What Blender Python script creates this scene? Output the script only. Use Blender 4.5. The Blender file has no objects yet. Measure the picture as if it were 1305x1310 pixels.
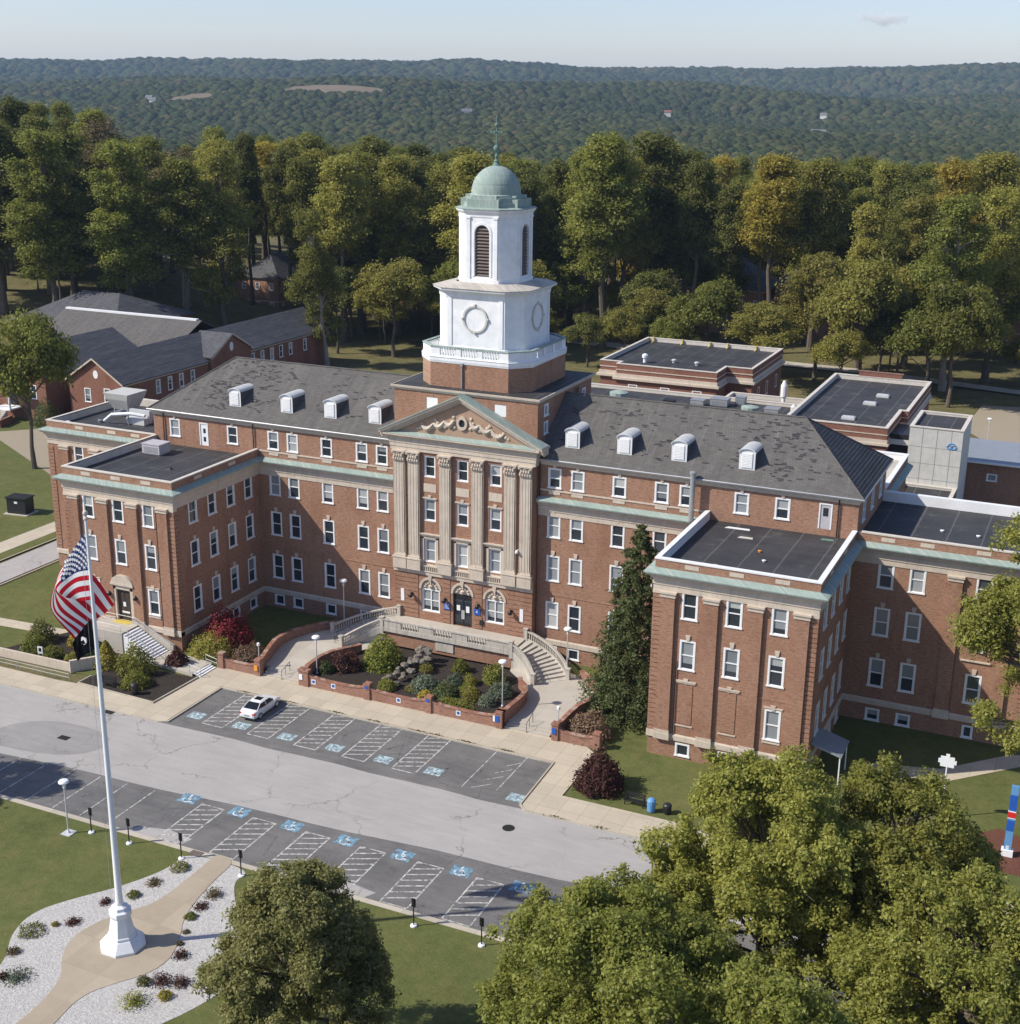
import bpy, math, random
import numpy as np
from mathutils import Vector, Matrix
R_ = math.radians
C = bpy.context.scene.collection
scn = bpy.context.scene

# ------------------------------------------------------------------ camera, sky, sun
CAM = Vector((59.700, -120.587, 57.178))
yaw, pit, rol, FPX = R_(24.358), R_(17.378), R_(0.653), 1710.956
F = Vector((-math.sin(yaw)*math.cos(pit), math.cos(yaw)*math.cos(pit), -math.sin(pit)))
Rt = Vector((math.cos(yaw), math.sin(yaw), 0)); Up = Rt.cross(F)
R2 = Rt*math.cos(rol)+Up*math.sin(rol); U2 = Up*math.cos(rol)-Rt*math.sin(rol)
cd = bpy.data.cameras.new('camera'); cam = bpy.data.objects.new('camera', cd); C.objects.link(cam)
M = Matrix((R2, U2, -F)).transposed().to_4x4(); M.translation = CAM; cam.matrix_world = M
cd.sensor_fit = 'HORIZONTAL'; cd.sensor_width = 36; cd.lens = FPX/1305*36
cd.clip_start = 1; cd.clip_end = 60000
scn.camera = cam
SUN_EL = 41.2; SUN_TO = Vector((-1, -.70, 1.07)).normalized()
w = bpy.data.worlds.new('World'); scn.world = w; w.use_nodes = True
nt = w.node_tree; sky = nt.nodes.new('ShaderNodeTexSky'); sky.sky_type = 'NISHITA'; sky.sun_disc = False
sky.sun_elevation = R_(SUN_EL); sky.sun_rotation = math.atan2(SUN_TO.x, SUN_TO.y) % (2*math.pi)
sky.altitude = 100; sky.air_density = 1.0; sky.dust_density = .6; sky.ozone_density = 3.0
tint = nt.nodes.new('ShaderNodeMix'); tint.data_type = 'RGBA'; tint.blend_type = 'MULTIPLY'; tint.inputs[0].default_value = 1; tint.inputs[7].default_value = (1.02, .945, 1.03, 1)
nt.links.new(sky.outputs[0], tint.inputs[6]); nt.links.new(tint.outputs[2], nt.nodes['Background'].inputs[0]); nt.nodes['Background'].inputs[1].default_value = 0.115
sd = bpy.data.lights.new('sun', 'SUN'); sd.energy = 4.0; sd.angle = R_(.53); sd.color = (1, .94, .83)
so = bpy.data.objects.new('sun', sd); C.objects.link(so); so.rotation_euler = (-SUN_TO).to_track_quat('-Z', 'Y').to_euler()
scn.view_settings.view_transform = 'Standard'; scn.view_settings.look = 'None'; scn.view_settings.gamma = 1
scn.view_settings.exposure = 0.45
scn.render.engine = 'CYCLES'
try:
    scn.cycles.max_bounces = 8; scn.cycles.glossy_bounces = 3; scn.cycles.transmission_bounces = 4; scn.cycles.diffuse_bounces = 3; scn.cycles.transparent_max_bounces = 6
    scn.cycles.volume_bounces = 3; scn.cycles.use_denoising = True
except Exception: pass

# ------------------------------------------------------------------ materials
MATS = {}
def newmat(name):
    m = bpy.data.materials.new(name); m.use_nodes = True; m.node_tree.nodes.clear(); MATS[name] = m
    return m, m.node_tree
class NG:
    """tiny helper for building node trees"""
    def __init__(s, name):
        s.m, s.t = newmat(name); s.out = s.n('ShaderNodeOutputMaterial')
    def n(s, typ, **kw):
        x = s.t.nodes.new(typ)
        for k, v in kw.items(): setattr(x, k, v)
        return x
    def set(s, node, key, v):
        if hasattr(v, 'is_output') or isinstance(v, bpy.types.NodeSocket): s.t.links.new(v, node.inputs[key])
        else: node.inputs[key].default_value = v
    def coord(s, kind='Object'): return s.n('ShaderNodeTexCoord').outputs[kind]
    def mapping(s, vec, sc=(1, 1, 1), rot=(0, 0, 0)):
        x = s.n('ShaderNodeMapping'); s.set(x, 'Vector', vec); x.inputs['Scale'].default_value = sc; x.inputs['Rotation'].default_value = rot
        return x.outputs[0]
    def noise(s, vec, scale, detail=4, rough=.6, out='Fac'):
        x = s.n('ShaderNodeTexNoise'); s.set(x, 'Vector', vec); s.set(x, 'Scale', scale); s.set(x, 'Detail', detail); s.set(x, 'Roughness', rough)
        return x.outputs[out]
    def ramp(s, fac, stops):
        x = s.n('ShaderNodeValToRGB'); s.set(x, 'Fac', fac); e = x.color_ramp.elements
        while len(e) > 1: e.remove(e[-1])
        e[0].position = stops[0][0]; e[0].color = c4(stops[0][1])
        for p, c in stops[1:]:
            k = e.new(p); k.color = c4(c)
        return x.outputs[0]
    def mix(s, fac, a, b, mode='MIX'):
        x = s.n('ShaderNodeMix', data_type='RGBA', blend_type=mode)
        s.set(x, 0, fac)
        for i, v in ((6, a), (7, b)):
            if isinstance(v, bpy.types.NodeSocket): s.t.links.new(v, x.inputs[i])
            else: x.inputs[i].default_value = c4(v)
        return x.outputs[2]
    def math(s, op, a, b=0.0, clamp=False):
        x = s.n('ShaderNodeMath', operation=op, use_clamp=clamp); s.set(x, 0, a); s.set(x, 1, b); return x.outputs[0]
    def bsdf(s, col, rough=.8, metal=0, spec=.3, bump=None, bstr=.3, bdist=.05, **kw):
        x = s.n('ShaderNodeBsdfPrincipled')
        if isinstance(col, bpy.types.NodeSocket): s.t.links.new(col, x.inputs['Base Color'])
        else: x.inputs['Base Color'].default_value = c4(col)
        s.set(x, 'Roughness', rough); s.set(x, 'Metallic', metal); s.set(x, 'Specular IOR Level', spec)
        if bump is not None:
            b = s.n('ShaderNodeBump'); s.set(b, 'Height', bump); s.set(b, 'Strength', bstr); s.set(b, 'Distance', bdist); s.t.links.new(b.outputs[0], x.inputs['Normal'])
        s.t.links.new(x.outputs[0], s.out.inputs[0]); return x
def c4(c): return (c[0], c[1], c[2], 1) if hasattr(c, '__len__') else (c, c, c, 1)
def sc3(c, k): return tuple(v*k for v in c)

def plain(name, col, rough=.7, metal=0, spec=.3, var=.14, scale=.7, fine=5.0):
    g = NG(name); v = g.coord()
    n1 = g.noise(v, scale, 5, .65); n2 = g.noise(v, fine, 3, .6)
    a = g.ramp(n1, [(.25, sc3(col, 1-var)), (.75, sc3(col, 1+var*.6))])
    a = g.mix(.25, a, g.ramp(n2, [(.3, sc3(col, 1-var*1.6)), (.7, sc3(col, 1+var))]))
    g.bsdf(a, rough, metal, spec); return g.m

def wallvec(g, k=1.0):
    s = g.n('ShaderNodeSeparateXYZ'); geo = g.n('ShaderNodeNewGeometry'); g.set(s, 0, geo.outputs['Position'])
    u = g.math('ADD', s.outputs[0], s.outputs[1]); c = g.n('ShaderNodeCombineXYZ'); g.set(c, 0, u); g.set(c, 1, s.outputs[2]); return c.outputs[0], s.outputs[2]
def brick_mat(name, c1, c2, mortar):
    g = NG(name); v, z = wallvec(g)
    b = g.n('ShaderNodeTexBrick'); g.set(b, 'Vector', v); b.inputs['Color1'].default_value = c4(c1); b.inputs['Color2'].default_value = c4(c2)
    b.inputs['Mortar'].default_value = c4(mortar); g.set(b, 'Scale', 1.0); g.set(b, 'Mortar Size', .012); g.set(b, 'Brick Width', .23); g.set(b, 'Row Height', .078); g.set(b, 'Bias', -.1)
    pos = g.n('ShaderNodeNewGeometry').outputs['Position']
    n = g.noise(pos, .35, 6, .7); st = g.noise(g.mapping(v, (.7, .08, 1)), 2.0, 4, .7)
    col = g.mix(g.ramp(n, [(.35, 0), (.7, .35)]), b.outputs[0], sc3(c1, .62))
    col = g.mix(g.ramp(st, [(.5, 0), (.8, .4)]), col, sc3(c2, 1.35))
    fl = g.noise(g.mapping(v, (2.2, 9, 1)), 1.0, 3, .65)
    col = g.mix(g.ramp(fl, [(.36, .55), (.5, 0)]), col, sc3(c1, .42)); col = g.mix(g.ramp(fl, [(.54, 0), (.72, .32)]), col, sc3(mortar, .95))
    big = g.noise(g.mapping(v, (.5, .16, 1)), .6, 5, .7); col = g.mix(g.ramp(big, [(.38, .4), (.5, 0)]), col, sc3(c1, .55))
    g.bsdf(col, .9, spec=.15); return g.m
brick_mat('brick', (.365, .175, .108), (.250, .114, .070), (.43, .315, .23))
brick_mat('brick_rust', (.370, .178, .110), (.248, .114, .072), (.44, .32, .235))
brick_mat('brick_red', (.27, .105, .072), (.19, .075, .052), (.3, .2, .15))
brick_mat('brick_garden', (.33, .15, .098), (.24, .105, .072), (.4, .3, .24))

def stone_mat(name, col, stain=(.2, .18, .15), amt=.5):
    g = NG(name); v, z = wallvec(g); pos = g.n('ShaderNodeNewGeometry').outputs['Position']
    a = g.ramp(g.noise(pos, .8, 6, .7), [(.3, sc3(col, .86)), (.7, sc3(col, 1.08))])
    st = g.noise(g.mapping(v, (2.2, .25, 1)), 1.3, 5, .7)
    a = g.mix(g.math('MULTIPLY', g.ramp(st, [(.5, 0), (.75, 1)]), amt), a, stain)
    g.bsdf(a, .85, spec=.2); return g.m
stone_mat('stone', (.57, .49, .40), amt=.38)
stone_mat('tympanum', (.40, .27, .19), amt=.3)
stone_mat('stone_old', (.50, .46, .40), (.12, .115, .11), .75)
stone_mat('white_paint', (.80, .81, .82), (.55, .56, .56), .25)
stone_mat('concrete_wall', (.56, .55, .51), (.36, .35, .32), .4)
stone_mat('copper', (.275, .345, .31), (.50, .52, .47), .8)
stone_mat('copper_dark', (.15, .24, .20), (.28, .34, .31), .5)
plain('white_frame', (.80, .80, .79), .5, var=.05)
plain('coping', (.60, .55, .48), .8, var=.2, scale=1.2)
plain('white_membrane', (.78, .78, .78), .6, var=.12, scale=.8)
plain('dormer_white', (.72, .73, .74), .5, var=.1)
plain('dark_metal', (.03, .03, .032), .45, .3, .5, .2)
plain('black_plastic', (.015, .015, .017), .4, 0, .5, .1)
plain('grey_metal', (.42, .43, .44), .45, .5, .5, .15)
plain('light_metal', (.60, .61, .60), .5, .2, .5, .15)
plain('unit_beige', (.55, .54, .49), .6, .1, .3, .15, 1.5)
plain('lavender_unit', (.50, .47, .49), .6, .1, .3, .15, 1.5)
plain('lamp_white', (.82, .83, .84), .35, 0, .5, .04)
plain('wood_door', (.06, .045, .035), .5, 0, .4, .2)
plain('yellow_paint', (.62, .47, .10), .7, var=.15)
plain('blue_sign', (.02, .10, .42), .5, var=.08)
plain('sky_blue_paint', (.12, .30, .55), .5, var=.1)
plain('red_sign', (.60, .03, .03), .5, var=.08)
plain('louver_brown', (.16, .125, .11), .8, var=.2)
plain('seam_metal', (.30, .32, .34), .5, .3, .4, .2, 1.0)
plain('bark', (.13, .105, .08), .95, var=.4, scale=2)
plain('bark_light', (.30, .27, .23), .95, var=.3, scale=2)
plain('rock', (.20, .175, .145), .95, var=.6, scale=1.5)
plain('rubber', (.02, .02, .02), .8, var=.1)
plain('orange_sign', (.75, .30, .05), .6, var=.1)
plain('tin_roof', (.32, .35, .38), .45, .3, .4, .12)
plain('far_white', (.55, .54, .52), .7, var=.1, scale=.1)
plain('far_roof', (.16, .16, .17), .8, var=.15, scale=.3)
plain('field_soil', (.17, .13, .085), .95, var=.25, scale=.006, fine=.05)

def glass(name, col, rough=.06):
    g = NG(name); g.bsdf(col, rough, 0, .6); return g.m
glass('glass_dark', (.030, .038, .048)); glass('glass_mid', (.06, .07, .08)); glass('car_glass', (.008, .009, .01))
def blind_mat():
    g = NG('blind'); v = g.coord(); s = g.n('ShaderNodeSeparateXYZ'); g.set(s, 0, v)
    rnd = g.n('ShaderNodeObjectInfo').outputs['Random']
    col = g.ramp(rnd, [(0, (.17, .19, .20)), (.5, (.31, .33, .34)), (1, (.50, .51, .49))])
    x = g.math('FRACT', g.math('MULTIPLY', s.outputs[2], 9.0)); col = g.mix(g.math('MULTIPLY', g.math('GREATER_THAN', x, .6), .35), col, (.08, .09, .1))
    g.bsdf(col, .12, 0, .55); return g.m
blind_mat()
def car_paint():
    g = NG('car_white'); b = g.bsdf((.78, .78, .77), .25, 0, .5); b.inputs['Coat Weight'].default_value = .8; b.inputs['Coat Roughness'].default_value = .05
car_paint()

def membrane():
    g = NG('roof_membrane'); pos = g.coord()
    a = g.ramp(g.noise(pos, .25, 6, .7), [(.3, (.030, .030, .032)), (.7, (.062, .061, .063))])
    st = g.noise(g.mapping(pos, (.15, 1.5, 1)), 1.2, 4, .7)
    a = g.mix(g.ramp(st, [(.55, 0), (.8, .5)]), a, (.11, .11, .115))
    a = g.mix(g.ramp(g.noise(pos, .5, 3, .5), [(.62, 0), (.75, .45)]), a, (.16, .15, .14))
    s = g.n('ShaderNodeSeparateXYZ'); g.set(s, 0, pos)
    wob = g.math('MULTIPLY', g.noise(pos, .6, 2), .12)
    f = g.math('ABSOLUTE', g.math('SUBTRACT', g.math('FRACT', g.math('MULTIPLY', g.math('ADD', s.outputs[0], wob), 1/3.1)), .5))
    a = g.mix(g.ramp(f, [(.0, .5), (.018, .35), (.03, 0)]), a, (.17, .165, .16))
    g.bsdf(a, .65, spec=.25); return g.m
membrane()
def shingles(name, c1, c2):
    g = NG(name); pos = g.coord(); s = g.n('ShaderNodeSeparateXYZ'); g.set(s, 0, pos)
    cb = g.n('ShaderNodeCombineXYZ'); g.set(cb, 0, g.math('ADD', s.outputs[0], g.math('MULTIPLY', s.outputs[1], .31))); g.set(cb, 1, g.math('MULTIPLY', s.outputs[2], 1.7))
    b = g.n('ShaderNodeTexBrick'); g.set(b, 'Vector', cb.outputs[0]); b.inputs['Color1'].default_value = c4(c1); b.inputs['Color2'].default_value = c4(c2); b.inputs['Mortar'].default_value = c4(sc3(c2, .6))
    g.set(b, 'Scale', 1.0); g.set(b, 'Mortar Size', .012); g.set(b, 'Brick Width', .6); g.set(b, 'Row Height', .24)
    a = g.mix(g.ramp(g.noise(pos, .3, 6, .75), [(.3, .0), (.7, .45)]), b.outputs[0], sc3(c2, .75))
    a = g.mix(g.ramp(g.noise(g.mapping(pos, (1.2, .2, .2)), 1.1, 4, .7), [(.5, 0), (.75, .3)]), a, sc3(c1, 1.25))
    vs_ = g.noise(g.mapping(pos, (1.6, .07, .07)), 1.0, 5, .75); a = g.mix(g.ramp(vs_, [(.52, 0), (.72, .5)]), a, sc3(c2, .62)); a = g.mix(g.ramp(vs_, [(.3, .4), (.44, 0)]), a, sc3(c1, 1.3))
    g.bsdf(a, .9, spec=.15); return g.m
shingles('shingle', (.148, .139, .130), (.112, .106, .100)); shingles('shingle_dark', (.130, .130, .138), (.085, .086, .094))
plain('shingle_missing', (.05, .05, .052), .9, var=.4)

def grass_mat(name, a_, b_, c_, sc=1.0):
    g = NG(name); pos = g.n('ShaderNodeNewGeometry').outputs['Position']
    n = g.noise(pos, .09*sc, 6, .7); n2 = g.noise(pos, .9*sc, 6, .75); n3 = g.noise(pos, 7*sc, 3, .7)
    a = g.ramp(n, [(.3, a_), (.5, b_), (.72, c_)])
    a = g.mix(.4, a, g.ramp(n2, [(.3, sc3(a_, .75)), (.7, sc3(c_, 1.1))]))
    n4 = g.noise(g.mapping(pos, (1, 1, 1), (0, 0, .6)), .28, 7, .8); a = g.mix(g.ramp(n4, [(.5, 0), (.7, .55)]), a, (c_[0]*1.25, c_[1]*1.02, c_[2]*1.1)); n5 = g.noise(pos, .17, 5, .8); a = g.mix(g.ramp(n5, [(.32, .55), (.48, 0)]), a, sc3(a_, .7))
    a = g.mix(.35, a, g.ramp(n3, [(.3, sc3(a_, .6)), (.7, sc3(b_, 1.3))]))
    g.bsdf(a, .95, spec=.1, bump=n3, bstr=.6, bdist=.08); return g.m
grass_mat('grass', (.072, .094, .028), (.112, .128, .040), (.19, .178, .070))
grass_mat('grass_wood', (.075, .085, .030), (.15, .135, .06), (.27, .22, .12), .6)

def asphalt(name, lo, hi, crack, cs=.16, warm=0):
    g = NG(name); pos = g.n('ShaderNodeNewGeometry').outputs['Position']
    a = g.ramp(g.noise(pos, .18, 6, .7), [(.3, (lo*(1+warm), lo, lo*(1-warm))), (.7, (hi*(1+warm), hi, hi*(1-warm)))])
    a = g.mix(.3, a, g.ramp(g.noise(g.mapping(pos, (.25, 1.6, 1)), 1.0, 5, .7), [(.3, (lo*.8,)*3), (.7, (hi*1.2,)*3)]))
    a = g.mix(.25, a, g.ramp(g.noise(pos, 12, 2, .7), [(.3, (lo*.7,)*3), (.7, (hi*1.25,)*3)]))
    vo = g.n('ShaderNodeTexVoronoi', feature='DISTANCE_TO_EDGE')
    wv = g.n('ShaderNodeVectorMath', operation='ADD'); g.set(wv, 0, pos); nn = g.noise(pos, .5, 4, .7, 'Color'); sv = g.n('ShaderNodeVectorMath', operation='SCALE'); g.set(sv, 0, nn); sv.inputs['Scale'].default_value = 2.6; g.set(wv, 1, sv.outputs[0])
    g.set(vo, 'Vector', wv.outputs[0]); g.set(vo, 'Scale', cs)
    fade = g.ramp(g.noise(pos, .22, 2), [(.42, 0), (.6, 1)])
    a = g.mix(g.math('MULTIPLY', g.math('LESS_THAN', vo.outputs[0], .006), fade), a, crack)
    g.bsdf(a, .9, spec=.2); return g.m
asphalt('asphalt_old', .30, .385, (.21, .195, .18), .11, .10)
asphalt('asphalt_dark', .075, .205, (.06, .058, .055), .35, .08)
asphalt('asphalt_patch', .21, .31, (.14, .13, .12), .3, .08)
def slabs(name, col, joint, sx=1.55, sy=1.55, w=.018):
    g = NG(name); pos = g.n('ShaderNodeNewGeometry').outputs['Position']; s = g.n('ShaderNodeSeparateXYZ'); g.set(s, 0, pos)
    a = g.ramp(g.noise(pos, .4, 6, .7), [(.3, sc3(col, .82)), (.7, sc3(col, 1.1))])
    a = g.mix(.3, a, g.ramp(g.noise(pos, 5, 4, .7), [(.3, sc3(col, .75)), (.7, sc3(col, 1.1))]))
    vec = g.n('ShaderNodeVectorMath', operation='SNAP'); g.set(vec, 0, pos); vec.inputs[1].default_value = (sx, sy, 100)
    wn = g.n('ShaderNodeTexWhiteNoise'); g.set(wn, 0, vec.outputs[0]); a = g.mix(.28, a, g.ramp(wn.outputs[0], [(0, sc3(col, .72)), (1, sc3(col, 1.2))]))
    j = None
    for o, d in ((0, sx), (1, sy)):
        f = g.math('LESS_THAN', g.math('FRACT', g.math('MULTIPLY', s.outputs[o], 1/d)), w*1.6/d); j = f if j is None else g.math('MAXIMUM', j, f)
    a = g.mix(g.math('MULTIPLY', j, .8), a, joint)
    g.bsdf(a, .9, spec=.15); return g.m
slabs('sidewalk', (.50, .435, .335), (.22, .18, .13), 1.9, 1.9); slabs('concrete', (.47, .43, .37), (.3, .27, .23), 2.4, 2.4, .01)
slabs('curved_path', (.40, .335, .25), (.25, .2, .14), 3.1, 3.1, .01)
slabs('curb', (.47, .42, .34), (.25, .22, .18), 3.0, 300)
def paint(name, col, wear):
    g = NG(name); pos = g.n('ShaderNodeNewGeometry').outputs['Position']
    f = g.ramp(g.noise(pos, 2.6, 6, .8), [(.5-wear*.35, 0), (.62-wear*.1, 1)])
    a = g.mix(f, col, (.115, .115, .12)); g.bsdf(a, .8, spec=.2); return g.m
paint('line_paint', (.60, .58, .54), .18); paint('line_paint_worn', (.60, .68, .70), .1)
paint('blue_paint', (.19, .37, .49), .22); paint('blue_paint_worn', (.44, .60, .64), .26); paint('white_symbol', (.72, .74, .75), .05)
def mulch(name, c, hi):
    g = NG(name); pos = g.n('ShaderNodeNewGeometry').outputs['Position']; n = g.noise(pos, 6, 5, .8)
    a = g.ramp(n, [(.3, c), (.75, hi)]); g.bsdf(a, .95, spec=.1, bump=n, bstr=1, bdist=.12); return g.m
paint('ghost_paint', (.26, .255, .25), .75)
mulch('mulch', (.022, .018, .015), (.085, .07, .06)); mulch('mulch_red', (.12, .05, .035), (.22, .10, .07))
mulch('white_gravel', (.36, .34, .315), (.76, .735, .70)); mulch('sand', (.30, .25, .18), (.42, .36, .27))
def leafmat(name, dark, mid, light, trans=.3):
    g = NG(name); geo = g.n('ShaderNodeNewGeometry'); rnd = geo.outputs['Random Per Island']
    oi = g.n('ShaderNodeObjectInfo').outputs['Random']
    a = g.ramp(rnd, [(0, dark), (.55, mid), (1, light)])
    n = g.noise(geo.outputs['Position'], .16, 3, .6)
    a = g.mix(g.ramp(n, [(.35, 0), (.65, .45)]), a, light)
    hs = g.n('ShaderNodeHueSaturation'); g.set(hs, 'Hue', g.math('ADD', .488, g.math('MULTIPLY', oi, .014))); g.set(hs, 'Saturation', 1.0); g.set(hs, 'Value', g.math('ADD', .78, g.math('MULTIPLY', g.math('FRACT', g.math('MULTIPLY', oi, 7.3)), .44))); g.set(hs, 'Color', a)
    d = g.n('ShaderNodeBsdfDiffuse'); t = g.n('ShaderNodeBsdfTranslucent'); mx = g.n('ShaderNodeMixShader'); gl = g.n('ShaderNodeBsdfGlossy'); g.set(gl, 'Roughness', .5); m2 = g.n('ShaderNodeMixShader')
    g.set(d, 0, hs.outputs[0]); g.set(t, 0, hs.outputs[0]); g.set(mx, 0, trans); g.t.links.new(d.outputs[0], mx.inputs[1]); g.t.links.new(t.outputs[0], mx.inputs[2])
    g.set(m2, 0, .012); g.t.links.new(mx.outputs[0], m2.inputs[1]); g.t.links.new(gl.outputs[0], m2.inputs[2]); g.t.links.new(m2.outputs[0], g.out.inputs[0])
    return g.m
leafmat('leaf_green', (.120, .140, .028), (.205, .225, .045), (.31, .315, .075), .55)
leafmat('leaf_olive', (.175, .185, .036), (.285, .285, .060), (.41, .375, .096), .55)
leafmat('leaf_yellow', (.26, .225, .036), (.42, .35, .060), (.56, .46, .095), .55)
leafmat('leaf_brown', (.105, .082, .040), (.165, .130, .060), (.215, .180, .085), .35)
leafmat('leaf_dark', (.085, .102, .025), (.142, .158, .038), (.215, .222, .060), .5)
leafmat('leaf_fore', (.155, .175, .034), (.255, .275, .056), (.39, .395, .10), .55)
leafmat('leaf_fore_grey', (.16, .168, .054), (.25, .258, .085), (.36, .355, .135), .5)
def farmat():
    g = NG('leaf_far'); pos = g.n('ShaderNodeNewGeometry').outputs['Position']; oi = g.n('ShaderNodeObjectInfo').outputs['Random']
    a = g.ramp(oi, [(0, (.036, .048, .024)), (.45, (.058, .070, .030)), (.7, (.080, .084, .034)), (.88, (.100, .092, .040)), (.95, (.085, .066, .038)), (1, (.050, .066, .032))])
    a = g.mix(g.ramp(g.noise(pos, .0021, 5, .7), [(.36, .75), (.56, 0)]), a, (.034, .046, .022))
    a = g.mix(g.ramp(g.noise(pos, .35, 4, .8), [(.35, .4), (.62, 0)]), a, (.020, .030, .012))
    d = g.n('ShaderNodeBsdfDiffuse'); g.set(d, 0, a); b = g.n('ShaderNodeBump'); g.set(b, 'Height', g.noise(pos, .5, 4, .8)); g.set(b, 'Strength', .35); g.set(b, 'Distance', 2.0); g.t.links.new(b.outputs[0], d.inputs['Normal']); g.t.links.new(d.outputs[0], g.out.inputs[0])
farmat()
leafmat('leaf_conifer', (.072, .096, .036), (.115, .142, .050), (.17, .195, .072), .4)
leafmat('leaf_red', (.16, .020, .022), (.27, .035, .035), (.36, .07, .06)); leafmat('leaf_maroon', (.040, .018, .016), (.085, .036, .028), (.13, .062, .045))
leafmat('leaf_lime', (.13, .16, .025), (.20, .22, .04), (.30, .30, .07)); leafmat('leaf_gold', (.20, .17, .02), (.32, .27, .04), (.42, .36, .07)); leafmat('leaf_grey', (.09, .12, .075), (.14, .17, .11), (.2, .23, .16))
leafmat('leaf_pink', (.14, .10, .05), (.20, .13, .08), (.26, .19, .12))
for n_, c_ in (('flag_red', (.50, .02, .035)), ('flag_white', (.80, .80, .80)), ('flag_blue', (.025, .045, .16)), ('flag_black', (.012, .012, .014))):
    g = NG(n_); d = g.n('ShaderNodeBsdfDiffuse'); t = g.n('ShaderNodeBsdfTranslucent'); mx = g.n('ShaderNodeMixShader'); g.set(d, 0, c4(c_)); g.set(t, 0, c4(c_)); g.set(mx, 0, .25)
    g.t.links.new(d.outputs[0], mx.inputs[1]); g.t.links.new(t.outputs[0], mx.inputs[2]); g.t.links.new(mx.outputs[0], g.out.inputs[0])
def cloudmat():
    g = NG('cloud'); v = g.coord(); n = g.noise(g.mapping(v, (1, 1, 1.6)), .016, 5, .62)
    q = g.mapping(v, (1/230, 1/70, 1/62)); ln = g.n('ShaderNodeVectorMath', operation='LENGTH'); g.set(ln, 0, q)
    s = g.n('ShaderNodeSeparateXYZ'); g.set(s, 0, v); d = g.math('SUBTRACT', g.math('ADD', g.math('MULTIPLY', n, 2.1), g.math('MULTIPLY', s.outputs[0], -.0012)), g.math('ADD', ln.outputs['Value'], .42))
    d = g.math('MULTIPLY', g.math('MAXIMUM', d, 0), .05)
    p = g.n('ShaderNodeVolumePrincipled'); g.set(p, 'Density', d); g.set(p, 'Color', (1, 1, 1, 1)); g.set(p, 'Anisotropy', 0); g.t.links.new(p.outputs[0], g.out.inputs[1])
cloudmat()

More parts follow.
